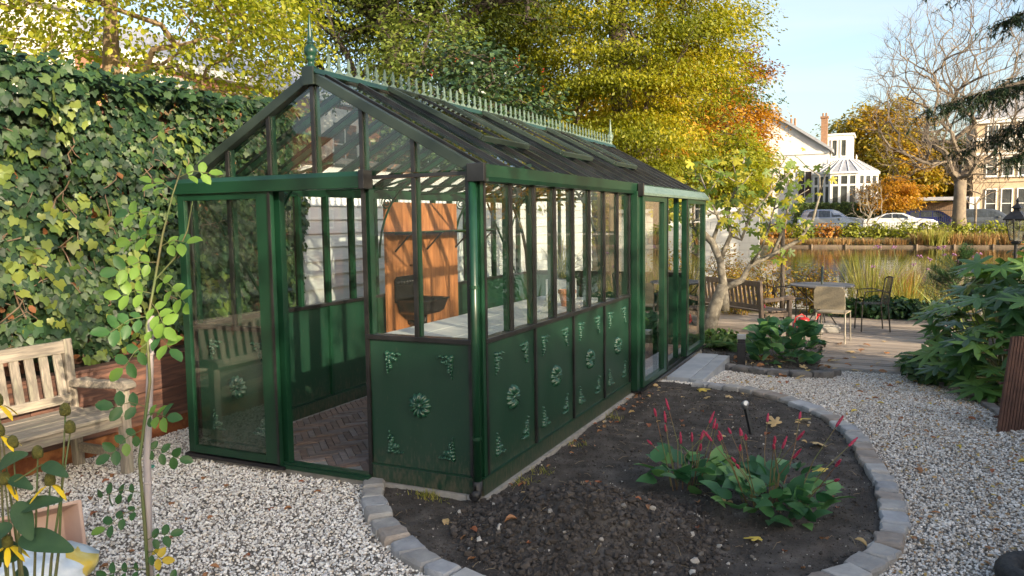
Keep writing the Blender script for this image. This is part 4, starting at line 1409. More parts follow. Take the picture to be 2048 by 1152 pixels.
# ================================================================== YELLOW CONEFLOWER
m_cone = MAT('cone_green', (.075, .075, .012), (.13, .12, .02), scale=60, rough=.8, bump=.8, bscale=160)
m_petal = MAT('yellow_petal', (.85, .62, .015), (.75, .50, .01), scale=10, rough=.5)
m_cfleaf = [MAT('coneflower_leaf', (.026, .070, .026), (.042, .095, .032), scale=9, rough=.72, bump=.3, bscale=40), ]
cf = thing('coneflower', 'tall yellow coneflower with green cones and broad leaves in the lower left corner', 'flower', (-.41, -2.52, -.04), world=True)
heads = [((-.283, -2.416, 1.044), 0), ((-.267, -2.414, .987), 0), ((-.437, -2.498, .94), 0), ((-.362, -2.466, .906), 0), ((-.323, -2.456, .816), 3), ((-.444, -2.533, .616), 7), ((-.485, -2.508, 1.08), 5), ((-.478, -2.514, .979), 4), ((-.457, -2.519, .821), 2), ((-.47, -2.56, .55), 0)]
random.seed(5)
for (p, npet) in heads:
    p = Vector(p)
    base = Vector((-.405+random.uniform(-.02, .02), -2.52+random.uniform(-.02, .02), -.05))
    mid = base.lerp(p, .55)+Vector((random.uniform(-.02, .02), random.uniform(-.02, .02), .02))
    MB().tube([base, base.lerp(mid, .5), mid, mid.lerp(p, .6)+Vector((0, 0, -.01)), p+Vector((0, 0, -.016))], [.007, .0065, .0045, .0032, .0025], 6).build('stalk', m_stemgreen, cf, smooth=True)
    h = MB().lathe([(.004, -.020), (.015, -.016), (.0175, -.004), (.016, .010), (.011, .020), (.003, .025)], p, 14).build('flower_head', m_cone, cf, smooth=True)
    for k in range(npet):
        a = k*6.28/max(npet, 1)+random.uniform(-.3, .3)
        d = Vector((math.cos(a), math.sin(a), -.35)).normalized(); n_ = Vector((math.cos(a)*.4, math.sin(a)*.4, 1)).normalized(); sd = n_.cross(d)
        c = p+Vector((0, 0, -.014))+d*.012
        rows = []
        for q, wd in ((0, .004), (.014, .0085), (.032, .010), (.046, .007), (.054, .001)):
            dd = c+d*q+Vector((0, 0, -q*q*10))
            rows += [dd-sd*wd, dd+n_*.0015, dd+sd*wd]
        fs = [(3*i+u, 3*i+u+1, 3*i+u+4, 3*i+u+3) for i in range(4) for u in (0, 1)]
        MB().add(rows, fs).build('petal', m_petal, h, smooth=True)
for (a, c, wd) in [((-.407, -2.505, .719), (-.248, -2.481, .773), .5), ((-.411, -2.515, .63), (-.21, -2.478, .612), .62), ((-.48, -2.527, .854), (-.353, -2.516, .921), .7), ((-.346, -2.462, .868), (-.227, -2.464, .847), .6), ((-.442, -2.512, .826), (-.33, -2.516, .808), .6), ((-.42, -2.52, .67), (-.52, -2.60, .61), .7), ((-.415, -2.51, .752), (-.33, -2.529, .64), .7), ((-.41, -2.52, .48), (-.30, -2.60, .47), .7), ((-.41, -2.52, .45), (-.5, -2.46, .50), .7), ((-.41, -2.52, .55), (-.56, -2.52, .60), .7)]:
    a = Vector(a); c = Vector(c); d = c-a; ln = d.length*1.12
    d.normalize()
    n_ = Vector((.35, -.6, .8)); n_ = (n_-d*n_.dot(d)).normalized(); bt = n_.cross(d)
    V = [a+ln*(d*v[0]+bt*v[1]*wd+n_*v[2]) for v in T_BIG[0]]
    o = MB().add(V, T_BIG[1]).build('leaf', m_cfleaf[0], cf, smooth=True)
    sb = o.modifiers.new('s', 'SUBSURF'); sb.levels = sb.render_levels = 2
    MB().tube([Vector((-.407, -2.52, a.z-.05)), a], [.003, .0025], 5).build('leaf_stalk', m_stemgreen, cf)

# ================================================================== TROUGH AND PLASTIC BAG
m_terra = MAT('pale_terracotta', (.55, .38, .30), (.48, .32, .25), scale=5, rough=.7)
t = thing('plant_trough', 'empty pale pink rectangular plastic trough behind the yellow flowers', 'trough', (-2.06, -1.70, -.035), R(68))
def frus(z, a, c): return [(-a, -c, z), (a, -c, z), (a, c, z), (-a, c, z)]
R_ = [frus(0, .23, .095), frus(.145, .265, .125), frus(.147, .278, .138), frus(.172, .28, .14), frus(.172, .262, .122), frus(.03, .215, .085)]
vs = [p for q in R_ for p in q]
fs = [(i*4+k, i*4+(k+1) % 4, i*4+4+(k+1) % 4, i*4+4+k) for i in range(5) for k in range(4)]+[(3, 2, 1, 0), (20, 21, 22, 23)]
MB().add(vs, fs).build('shell', m_terra, t, bevel=.004)
MB().lathe([(.012, 0), (.010, .002)], (0, 0, 0), 8).build('drain_hole', m_black, t)
t.children[-1].location = (.15, -.119, .07); t.children[-1].rotation_euler = (R(77), 0, 0)
m_bag = MAT('plastic_bag', (.62, .72, .80), (.50, .58, .66), scale=5, rough=.3, col3=(.75, .78, .80), bump=.2, bscale=14)
m_bagp = MAT('bag_print', (.70, .50, .06), (.80, .70, .3), scale=9, rough=.35)
bgm = MB(); K = 44; Mm = 22
vs = []
for i in range(Mm+1):
    for k in range(K):
        th = math.pi*i/Mm-math.pi/2; a = 2*math.pi*k/K
        u = Vector((math.cos(th)*math.cos(a), math.cos(th)*math.sin(a), math.sin(th)))
        f = 1+.22*mnoise.noise(u*2.1)+.16*abs(mnoise.noise(u*5.3))+.07*abs(mnoise.noise(u*12))
        vs.append((u.x*.27*f, u.y*.20*f, max(-.0, .085+u.z*.11*f)))
fs = [(i*K+k, i*K+(k+1) % K, (i+1)*K+(k+1) % K, (i+1)*K+k) for i in range(Mm) for k in range(K)]
t = thing('plastic_bag', 'crumpled pale blue plastic sack on the gravel at lower left', 'bag', (-1.42, -1.86, -.03), R(25))
bag = bgm.add(vs, fs).build('sack', m_bag, t, smooth=True)
bag.data.materials.append(m_bagp)
for p in bag.data.polygons:
    c = p.center
    if c.x > .12 and abs(c.y-.02+.3*mnoise.noise(c*9)*.1) < .05 and c.z > .05: p.material_index = 1
MB().add([(-.05, -.06, .17), (.03, -.08, .19), (.08, -.02, .20), (.05, .05, .185), (-.03, .06, .19), (0, 0, .215)], [(0, 1, 5), (1, 2, 5), (2, 3, 5), (3, 4, 5), (4, 0, 5)]).build('fold', m_bag, t)

# ================================================================== RED BISTORT CLUMPS
m_bist = LEAF('bistort_leaf', [(.030, .095, .035), (.05, .14, .05), (.085, .19, .06), (.04, .11, .04)], rough=.42, trans=.25)
m_spike = MAT('bistort_red', (.34, .016, .05), (.46, .05, .11), scale=80, rough=.7, bump=.6, bscale=200)
m_bstem = MAT('bistort_stem', (.12, .15, .05), (.20, .09, .05), scale=5, rough=.6)
bl_me = bpy.data.meshes.new('leaf'); bl_me.from_pydata(T_BIG[0].tolist(), [], T_BIG[1]); bl_me.materials.append(m_bist)
bl_mes = []
for i, c in enumerate([(.035, .105, .042), (.06, .16, .06), (.11, .23, .07)]):
    me = bl_me.copy(); me.materials.clear(); me.materials.append(LEAF('bistort_leaf_%s' % 'abc'[i], [c, tuple(q*1.2 for q in c)], rough=.4, trans=.22)); bl_mes.append(me)
    me.polygons.foreach_set('use_smooth', [True]*len(me.polygons))


def bistort(label, c, rad, nleaf, nspk, hgt, seed, lsz=(.10, .19), lean=(0, 0), zf=soil_z, hl=.38):
    rd = random.Random(seed)
    z0 = zf(*c)
    t = thing('bistort_plant', label, 'plant', (c[0], c[1], z0), group='red-flowering bistort plants')
    for i in range(nleaf):
        a = rd.uniform(0, 6.28); r = rad*rd.random()**.6
        e = rd.uniform(.15, 1.1)
        base = Vector((math.cos(a)*r*.75, math.sin(a)*r*.75, rd.uniform(.02, hgt*hl)))
        d = Vector((math.cos(a+rd.gauss(0, .6)), math.sin(a+rd.gauss(0, .6)), math.tan(e)*.55)).normalized()
        n_ = Vector((rd.gauss(0, .55), rd.gauss(-.25, .5), 1)); n_ = (n_-d*n_.dot(d)).normalized(); bt = n_.cross(d)
        o = bpy.data.objects.new('leaf', rd.choice(bl_mes)); COL.objects.link(o); o.parent = t
        M_ = Matrix(((d.x, bt.x, n_.x), (d.y, bt.y, n_.y), (d.z, bt.z, n_.z))).to_4x4()
        o.matrix_basis = Matrix.Translation(base)@M_@Matrix.Scale(rd.uniform(*lsz), 4)
    st = MB()
    for i in range(nspk):
        a = rd.uniform(0, 6.28); r = rad*rd.random()**.7
        top_ = Vector((math.cos(a)*r*1.0+lean[0]*rd.uniform(.3, 1.3), math.sin(a)*r*1.1+lean[1]*rd.uniform(.3, 1.3), hgt*rd.uniform(.55, 1.1)))
        b_ = Vector((math.cos(a)*r*.4, math.sin(a)*r*.4, 0))
        mid = b_.lerp(top_, .5)+Vector((rd.gauss(0, .03), rd.gauss(0, .03), .04))
        st.tube([b_, mid, top_], [.0035, .003, .002], 5)
        d = (top_-mid).normalized()
        ln = rd.uniform(.04, .085)
        K = 9
        prof = []
        for k in range(K):
            f = k/(K-1)
            prof.append((.0070*(math.sin(math.pi*min(1, .18+f*.8))**.6)*(1+.22*(k % 2)), f*ln))
        mb_ = MB().lathe(prof, (0, 0, 0), 8, mod=lambda a_, z_: 1+.18*math.cos(a_*4+z_*300))
        q = d.to_track_quat('Z', 'Y')
        mb_.v = [tuple(q@Vector(v)+top_) for v in mb_.v]
        mb_.build('flower_spike', m_spike, t, smooth=True)
    st.build('stems', m_bstem, t)
    return t


bistort('red bistort clump nearest the greenhouse in the oval bed', (1.06, .66), .25, 46, 13, .46, 3, lsz=(.09, .18))
bistort('large red bistort clump by the right edge of the oval bed', (1.60, .46), .46, 130, 22, .44, 8, lean=(.05, .0), lsz=(.08, .16))
bistort('broad leafy bistort clump behind the bollard lamp', (1.02, 6.25), .50, 170, 6, .66, 12, lsz=(.13, .24), zf=lambda x, y: G(x, y)+.01, hl=.75)

# dry grass stems in the big clump
# ================================================================== LAMPS, TYRE, RUSTY PANEL
m_alu = MAT('grey_alu', (.42, .44, .46), (.34, .36, .38), scale=20, rough=.35, metal=.6)
bo = thing('bollard_light', 'short black square bollard lamp beside the rear bed', 'lamp', (.64, 5.50, G(.64, 5.5)), R(8))
MB().box(-.048, -.048, 0, .048, .048, .31).build('post', m_black, bo, bevel=.004)
MB().box(-.042, -.042, .312, .042, .042, .362).build('lens', MAT('smoked_lens', (.03, .03, .035), rough=.15), bo)
MB().box(-.05, -.05, .364, .05, .05, .418).build('cap', m_alu, bo, bevel=.004)
sk_ = thing('spike_light', 'small tilted garden spotlight on a black stake in the oval bed', 'lamp', (1.25, 2.1, soil_z(1.25, 2.1)))
MB().bar((0.02, -.02, -.05), (-.045, .02, .20), .026, .022).build('stake', m_black, sk_)
MB().tube([(-.045, .02, .195), (-.055, .01, .225), (-.035, -.03, .245)], [.02, .026, .024], 10).build('lamp_head', m_alu, sk_, smooth=True)
MB().tube([(-.035, -.0301, .2452), (-.034, -.0315, .2458)], .019, 10).build('lens', m_white, sk_)
m_rub = MAT('rubber', (.015, .015, .016), (.03, .03, .03), scale=30, rough=.75, bump=.5, bscale=60)
ty = thing('wheel', 'black rubber wheel lying at the lower right corner of the gravel', 'wheel', (2.86, -.02, -.03), R(20))
V = []; F = []
for i in range(36):
    for k in range(12):
        a = 6.283*i/36; q = 6.283*k/12
        tr_ = .055*(1+.06*(i % 2) if 1 <= k <= 5 else 1)
        V.append(((.17+tr_*math.cos(q))*math.cos(a), (.17+tr_*math.cos(q))*math.sin(a), .05+tr_*math.sin(q)))
for i in range(36):
    for k in range(12): F.append((i*12+k, ((i+1) % 36)*12+k, ((i+1) % 36)*12+(k+1) % 12, i*12+(k+1) % 12))
MB().add(V, F).build('tyre', m_rub, ty, smooth=True)
MB().lathe([(.125, .02), (.125, .03), (.09, .035), (.035, .05), (.03, .08), (.001, .08)], (0, 0, 0), 24).build('hub', m_alu, ty, smooth=True)

m_rustw = MAT('rust_brown', (.11, .05, .033), (.07, .032, .022), scale=12, rough=.8, bump=.4)
rp_ = thing('rusty_panel', 'red-brown ribbed panel leaning at the right edge of the path', 'panel', (3.30, 3.15, G(3.3, 3.15)), R(35))
for i in range(22):
    x = -.30+i*.028
    MB().bar((x-.10, -.02, 0), (x+.10, .10, .72), .021, .022, (0, 1, 0)).build('rib', m_rustw, rp_)
for f in (.15, .5, .85): MB().bar((-.32-.10+.2*f, .02+.12*f, .72*f), (.31-.10+.2*f, .02+.12*f, .72*f), .02, .015).build('cross_bar', m_rustw, rp_)

# ================================================================== RIGHT-HAND PLANTING
def leaf_variants(tm, mats, smooth=False):
    out = []
    for mt_ in mats:
        me = bpy.data.meshes.new('leaf'); me.from_pydata(tm[0].tolist(), [], tm[1]); me.materials.append(mt_)
        if smooth: me.polygons.foreach_set('use_smooth', [True]*len(me.polygons))
        out.append(me)
    return out


def place_leaf(t, me, base, d, n_, s, name='leaf'):
    d = Vector(d).normalized(); n_ = Vector(n_); n_ = (n_-d*n_.dot(d)).normalized(); bt = n_.cross(d)
    o = bpy.data.objects.new(name, me); COL.objects.link(o); o.parent = t
    o.matrix_basis = Matrix.Translation(Vector(base))@Matrix(((d.x, bt.x, n_.x), (d.y, bt.y, n_.y), (d.z, bt.z, n_.z))).to_4x4()@Matrix.Scale(s, 4)
    return o


fat_m = leaf_variants(T_PALM, [LEAF('fatsia_%s' % k, [c, tuple(q*1.25 for q in c)], rough=.38, trans=.2, spec=.4) for k, c in (('dark', (.028, .072, .020)), ('mid', (.055, .125, .030)), ('light', (.11, .20, .045)))])
ft = thing('fatsia_shrub', 'big glossy shrub with hand-shaped leaves at the right edge', 'shrub', (3.3, 5.2, G(3.3, 5.2)))
rd = random.Random(4)
stm = MB()
for i in range(190):
    a = rd.uniform(0, 6.283); u = rd.uniform(-.1, 1)
    el = math.asin(max(-1, min(1, u)))
    r = rd.uniform(.8, 1.03)
    p = Vector((.70*r*math.cos(el)*math.cos(a), 1.15*r*math.cos(el)*math.sin(a), .30+1.0*r*max(0, math.sin(el))+rd.uniform(-.1, .1)))
    if p.x > .35: p.x *= .8
    p.z += .28*max(0, p.x)
    out = Vector((p.x/.74, p.y/1.15, (p.z-.3)*.8)).normalized()
    d = (Vector((out.x, out.y, -.35))+Vector((rd.gauss(0, .3), rd.gauss(0, .3), rd.gauss(0, .2)))).normalized()
    n_ = out*.6+Vector((rd.gauss(0, .2), -.25+rd.gauss(0, .2), .8))
    place_leaf(ft, fat_m[rd.choices((0, 1, 2), (4, 4, 1.3))[0]], p, d, n_, rd.uniform(.17, .30))
    if i % 3 == 0: stm.tube([(rd.uniform(-.25, .25), rd.uniform(-.4, .4), -.02), p*.55+Vector((0, 0, .05)), p], [.012, .008, .004], 5)
stm.build('stems', m_stemgreen, ft)


def frond(t, base, d, ln, mat, drop=.5):
    base = Vector(base); d = Vector(d).normalized()
    pts = []
    for i in range(9):
        f = i/8; pts.append(base+d*ln*f+Vector((0, 0, -drop*ln*f*f)))
    o = MB().tube(pts, [.004*(1-i/9)+.001 for i in range(9)], 4).build('frond', m_stemgreen, t)
    cs = []; ns = []; tg = []; sz = []
    sd = d.cross(Vector((0, 0, 1))).normalized()
    for i in range(26):
        f = .08+.92*i/26; k = min(7, int(f*8)); p = pts[k].lerp(pts[k+1], f*8-k)
        for s in (-1, 1):
            cs.append(p); tg.append(sd*s*1.0+d*.35+Vector((0, 0, -.15))); ns.append((0, -.2, 1)); sz.append(ln*.30*math.sin(math.pi*min(1, .12+f*.88))**.8+.01)
    l = leaf_mesh('pinnae', np.array([tuple(c) for c in cs]), np.array(ns), np.array(sz), T_LEAF, mat, o, tang=np.array([tuple(q*4) for q in tg]), wid=.45)
    return o


m_fern = LEAF('fern', [(.05, .13, .035), (.09, .18, .05), (.13, .20, .05)], rough=.5, trans=.35)


def fern(label, c, n_, ln, seed, z):
    rd = random.Random(seed)
    t = thing('fern', label, 'fern', (c[0], c[1], z))
    for i in range(n_):
        a = i/n_*6.283+rd.uniform(-.2, .2)
        frond(t, (math.cos(a)*.03, math.sin(a)*.03, .03), (math.cos(a), math.sin(a), rd.uniform(.45, 1.0)), ln*rd.uniform(.75, 1.1), m_fern, .55)


fern('light green fern arching over the deck below the glossy shrub', (2.72, 6.35), 12, .62, 2, G(2.7, 6.3))
fern('fern growing at the foot of the fig tree', (.28, 7.1), 11, .55, 6, G(.3, 7))
fern('small fern in front of the rear bench', (.55, 7.6), 9, .5, 9, G(.3, 7))

m_dshrub = LEAF('dark_shrub', [(.02, .055, .02), (.035, .085, .028), (.06, .12, .03)], rough=.4, trans=.2)


def shrub(name, label, cat, c, r, n_, size, mat, tm=T_OVAL, group=None, seed=1, stems=8, flat=.0, z0=None):
    """bush: leaves through a lumpy volume plus its stems"""
    z = G(c[0], c[1]) if z0 is None else z0
    t = thing(name, label, cat, (c[0], c[1], z), group=group)
    rg = np.random.default_rng(seed)
    u = unit(rg.normal(size=(n_, 3)))
    rr = rg.random(n_)**.45
    lump = np.array([1+.35*mnoise.noise(Vector(a)*2.2+Vector((seed*3.1, 0, 0))) for a in u])
    P_ = u*np.array(r)*(rr*lump)[:, None]
    P_[:, 2] = P_[:, 2]*1.0+r[2]*.85
    P_ = P_[P_[:, 2] > .01]
    u = unit(P_-np.array([0, 0, r[2]*.5]))
    k = len(P_)
    leaf_mesh('foliage', P_, u+rg.normal(size=(k, 3))*.55+[0, 0, .4], rg.uniform(size[0], size[1], k), tm, mat, t, tang=u+np.array([0, 0, -.3]))
    s = MB(); rd = random.Random(seed)
    for i in range(stems):
        a = rd.uniform(0, 6.28); q = rd.uniform(.3, .75)
        s.tube([(rd.uniform(-.04, .04), rd.uniform(-.04, .04), -.03), (math.cos(a)*r[0]*q*.4, math.sin(a)*r[1]*q*.4, r[2]*.7), (math.cos(a)*r[0]*q, math.sin(a)*r[1]*q, r[2]*(1.1+.4*rd.random()))], [.014, .010, .004], 5)
    s.build('stems', m_bark, t)
    return t


shrub('evergreen_shrub', 'dark dense evergreen shrub around the black lantern', 'shrub', (4.25, 8.5), (.55, .6, .95), 2600, (.05, .10), m_dshrub, seed=3)
shrub('evergreen_shrub', 'low dark evergreen ground cover at the foot of the glossy shrub', 'shrub', (2.72, 5.45), (.35, .5, .16), 900, (.06, .11), m_dshrub, seed=5)
shrub('ground_cover', 'low dark creeping plants along the far end of the deck', 'ground cover', (2.25, 11.6), (1.1, .42, .20), 2600, (.06, .12), m_dshrub, seed=6)
shrub('ground_cover', 'small leafy plants around the foot of the fig tree', 'ground cover', (.05, 7.35), (.35, .3, .12), 700, (.05, .09), LEAF('low_leaf', [(.05, .12, .03), (.12, .19, .05)], trans=.3), seed=16)
m_phor = LEAF('phormium', [(.10, .17, .05), (.30, .32, .09), (.16, .22, .06)], rough=.4, trans=.25)
ph = thing('phormium', 'striped sword-leaved plant beside the small pine', 'plant', (3.32, 8.4, -.2))
a = rng.uniform(0, 6.283, 26); e = rng.uniform(.9, 2.6, 26)
blade_mesh('leaves', np.column_stack([np.cos(a)*.03, np.sin(a)*.03, np.zeros(26)]), np.column_stack([np.cos(a), np.sin(a), e]), rng.uniform(.75, 1.15, 26), .05, rng.uniform(.1, .5, 26), m_phor, ph)
# small pine
m_needle = LEAF('needles', [(.035, .085, .035), (.06, .13, .045), (.09, .16, .05)], rough=.5, trans=.2)
pn = thing('dwarf_pine', 'small bushy pine behind the glossy shrub', 'pine', (3.25, 10.6, -.2))
tb = MB(); bs_ = []; ds_ = []
rd = random.Random(9)
tb.tube([(0, 0, -.05), (.02, .0, .4), (-.02, .02, .85), (0, 0, 1.2)], [.03, .025, .018, .006], 6)
for i in range(60):
    h = rd.uniform(.15, 1.2); a = rd.uniform(0, 6.28); l = .62*(1.25-h)*rd.uniform(.5, 1)+.10
    tip = Vector((math.cos(a)*l, math.sin(a)*l, h+.14)); st_ = Vector((0, 0, h-.05))
    tb.tube([st_, st_.lerp(tip, .6)+Vector((0, 0, -.03)), tip], [.007, .005, .003], 4)
    for q in range(4):
        c = st_.lerp(tip, .45+.18*q)
        for k in range(20):
            bs_.append(tuple(c+Vector((rd.gauss(0, .02), rd.gauss(0, .02), rd.gauss(0, .02))))); ds_.append((math.cos(a)*.4+rd.gauss(0, .7), math.sin(a)*.4+rd.gauss(0, .7), .7+rd.gauss(0, .4)))
tb.build('branches', m_bark, pn)
blade_mesh('needles', bs_, ds_, .11, .005, .1, m_needle, pn, seg=2)
# lantern on a post
la = thing('lantern', 'black four-sided garden lantern on a post at the right edge', 'lantern', (3.74, 8.25, -.2), R(20))
MB().tube([(0, 0, 0), (0, 0, 1.58)], [.03, .025], 10).build('post', m_black, la)
MB().lathe([(.03, 1.58), (.075, 1.60), (.075, 1.62), (.06, 1.63)], (0, 0, 0), 4).build('lantern_base', m_black, la)
m_lglass = GLASS('lantern_glass', tint=(.86, .87, .84), dirt=.25)
for k in range(4):
    a0, a1 = R(45+90*k), R(135+90*k)
    lo = [Vector((math.cos(q)*.085, math.sin(q)*.085, 1.64)) for q in (a0, a1)]; hi = [Vector((math.cos(q)*.145, math.sin(q)*.145, 1.93)) for q in (a0, a1)]
    MB().bar(lo[0], hi[0], .014, .014).build('glazing_bar', m_black, la)
    MB().bar(lo[0], lo[1], .012, .012).bar(hi[0], hi[1], .014, .014).build('frame_rail', m_black, la)
    nn = (lo[1]-lo[0]).cross(hi[0]-lo[0]).normalized()*.0015
    MB().hexa([lo[0]-nn, lo[1]-nn, hi[1]-nn, hi[0]-nn, lo[0]+nn, lo[1]+nn, hi[1]+nn, hi[0]+nn]).build('pane', m_lglass, la)
MB().lathe([(.20, 1.93), (.205, 1.945), (.15, 2.0), (.09, 2.045), (.055, 2.06), (.055, 2.09), (.095, 2.10), (.05, 2.14), (.02, 2.16), (.016, 2.18), (.028, 2.20), (.018, 2.22), (.003, 2.25)], (0, 0, 0), 4).build('roof', m_black, la)
la.location.z = -.24
la.scale = (.88, .88, .93)

# ================================================================== TERRACE FURNITURE
m_wire = MAT('dark_wire', (.03, .03, .03), (.05, .045, .04), scale=20, rough=.45, metal=.4)
tb = thing('garden_table', 'round grey metal garden table on the plank terrace', 'table', (1.25, 9.75, -.2))
MB().lathe([(.48, .700), (.50, .704), (.50, .722), (.49, .727), (.02, .727)], (0, 0, 0), 40).build('table_top', MAT('table_top', (.12, .12, .13), (.10, .10, .105), scale=8, rough=.65), tb, smooth=False)
for k in range(4):
    a = R(20+90*k); c, s = math.cos(a), math.sin(a)
    MB().tube([(c*.42, s*.42, .70), (c*.30, s*.30, .58), (c*.12, s*.12, .42), (c*.10, s*.10, .28), (c*.24, s*.24, .06), (c*.30, s*.30, 0)], .011, 6).build('leg', m_wire, tb, smooth=True)
MB().lathe([(.115, .27), (.125, .275), (.125, .285), (.115, .29)], (0, 0, 0), 20).build('leg_ring', m_wire, tb)
um = thing('parasol_pole', 'dark pole standing up through the middle of the round table', 'pole', (1.25, 9.75, -.2))
MB().tube([(0, 0, .05), (0, 0, 1.02)], .020, 10).build('tube', MAT('pole_green', (.05, .07, .065), rough=.4), um, smooth=True)
pbs = thing('concrete_block', 'pale concrete parasol block under the table', 'concrete block', (1.32, 9.4, -.2), R(10))
MB().box(-.22, -.18, 0, .22, .18, .09).build('lower_slab', m_conc, pbs, bevel=.01)
MB().box(-.14, -.12, .092, .14, .12, .12).build('upper_slab', m_conc, pbs, bevel=.01)


def chair(label, loc, rz, mat, seatmat, solid):
    t = thing('garden_chair', label, 'chair', loc, rz)
    for s in (-1, 1):
        MB().tube([(s*.21, -.20, 0), (s*.20, -.19, .43)], .011, 8).build('leg', mat, t)
        MB().tube([(s*.21, .23, 0), (s*.20, .19, .44), (s*.19, .25, .83)], .011, 8).build('leg', mat, t)
        if not solid: MB().tube([(s*.20, .22, .62), (s*.25, .05, .66), (s*.24, -.16, .64), (s*.20, -.19, .43)], .009, 6).build('armrest', mat, t, smooth=True)
    if solid:
        MB().prism([(-.205, .50), (.205, .50), (.215, .55), (.21, .78), (.17, .83), (-.17, .83), (-.21, .78), (-.215, .55)], (0, .235, -.0), (1, 0, 0), (0, .10, 1), .012).build('backrest', seatmat, t, bevel=.004)
        MB().box(-.21, -.22, .43, .21, .2, .448).build('seat', seatmat, t, bevel=.006)
    else:
        MB().tube([(-.19, .25, .83), (-.1, .28, .86), (.1, .28, .86), (.19, .25, .83)], .011, 8).build('top_rail', mat, t, smooth=True)
        for i in range(7):
            x = -.15+i*.05
            MB().tube([(x, .19, .45), (x*.95, .24, .66), (x*.9, .275, .85)], .005, 5).build('back_wire', mat, t)
        for i in range(10): MB().bar((-.20, -.20+i*.043, .44), (.20, -.20+i*.043, .44), .012, .006).build('seat_strip', mat, t)
    return t


m_chr = MAT('steel_tube', (.42, .40, .36), (.36, .34, .3), scale=10, rough=.3, metal=.8)
m_wicker = MAT('tan_mesh', (.40, .33, .22), (.30, .25, .17), scale=60, rough=.7, bump=.3, bscale=200)
chair('tan-backed tubular chair in front of the round table', (1.50, 8.35, -.2), R(172), m_chr, m_wicker, True)
chair('black wire armchair on the right of the round table', (2.0, 9.75, -.2), R(-75), m_wire, m_wire, False)
chair('black wire armchair on the left of the round table', (.72, 10.2, -.2), R(70), m_wire, m_wire, False)
m_red = MAT('red_plastic', (.42, .02, .018), (.34, .015, .015), scale=8, rough=.4)
rc = thing('watering_can', 'red watering can on the deck beneath the table', 'watering can', (1.02, 9.2, -.2), R(30))
MB().lathe([(.09, 0), (.095, .02), (.09, .2), (.07, .23), (.05, .235)], (0, 0, 0), 18).build('body', m_red, rc, smooth=True)
MB().tube([(.08, 0, .06), (.16, 0, .14), (.24, 0, .25)], [.022, .016, .012], 8).build('spout', m_red, rc, smooth=True)
MB().lathe([(.012, 0), (.035, .03), (.035, .036)], (.245, 0, .25), 10).build('rose_nozzle', m_red, rc)
MB().tube([(-.085, 0, .05), (-.16, 0, .12), (-.13, 0, .24), (-.03, 0, .29), (.03, 0, .24)], .010, 6).build('handle', m_red, rc, smooth=True)

# dark stand with a hose seen through the side doorway
pst = thing('hose_stand', 'dark timber stand with a grey water hose behind the greenhouse', 'stand', (-.75, 8.15, -.2), R(20))
m_dkwood = MAT('dark_wood', (.06, .045, .035), (.10, .075, .055), scale=6, rough=.8)
for (x, y) in ((-.22, -.15), (.22, -.15), (-.22, .15), (.22, .15)): MB().box(x-.03, y-.03, 0, x+.03, y+.03, .72).build('leg', m_dkwood, pst)
MB().box(-.27, -.2, .722, .27, .2, .76).build('top', m_dkwood, pst, bevel=.005)
MB().box(-.18, -.12, .762, .10, .12, 1.02).build('crate', m_dkwood, pst, bevel=.005)
MB().box(.13, -.05, .762, .19, .03, 1.12).build('upright', m_dkwood, pst)
MB().tube([(.1, -.24, .62), (.12, -.25, .45), (.11, -.26, .25), (.15, -.27, .1), (.25, -.25, .03), (.35, -.15, .02)], .013, 7).build('hose', m_alu, pst, smooth=True)

# ================================================================== TREES
def limb(mb, pts, r0, r1, n=6):
    k = len(pts)
    mb.tube(pts, [r0+(r1-r0)*(i/(k-1))**.8 for i in range(k)], n)


# --- fig tree
m_figleaf = [LEAF('fig_%s' % k, [c, tuple(q*1.2 for q in c)], rough=.5, trans=.4) for k, c in (('green', (.13, .19, .035)), ('yellow', (.34, .32, .035)), ('olive', (.08, .12, .03)))]
fig_me = leaf_variants(T_FIG, m_figleaf)
m_figbark = MAT('fig_bark', (.22, .20, .16), (.13, .115, .09), scale=9, rough=.85, bump=.7, bscale=30, col3=(.30, .275, .225))
fg = thing('fig_tree', 'old fig tree with pale twisted trunk and yellowing lobed leaves', 'tree', (-.22, 7.83, -.2), world=True)
tk = MB()
limb(tk, [(-.23, 7.83, -.24), (-.20, 7.86, .0), (-.13, 7.92, .30), (-.06, 7.97, .50), (-.02, 8.0, .62)], .125, .085, 10)
limb(tk, [(.0, 7.96, .24), (-.0, 7.97, .40), (-.03, 8.0, .66), (-.08, 8.01, 1.0), (-.19, 7.98, 1.27), (-.33, 7.93, 1.42), (-.45, 7.89, 1.61)], .075, .045, 9)
tk.build('trunk', m_figbark, fg, smooth=True)
lb = MB()
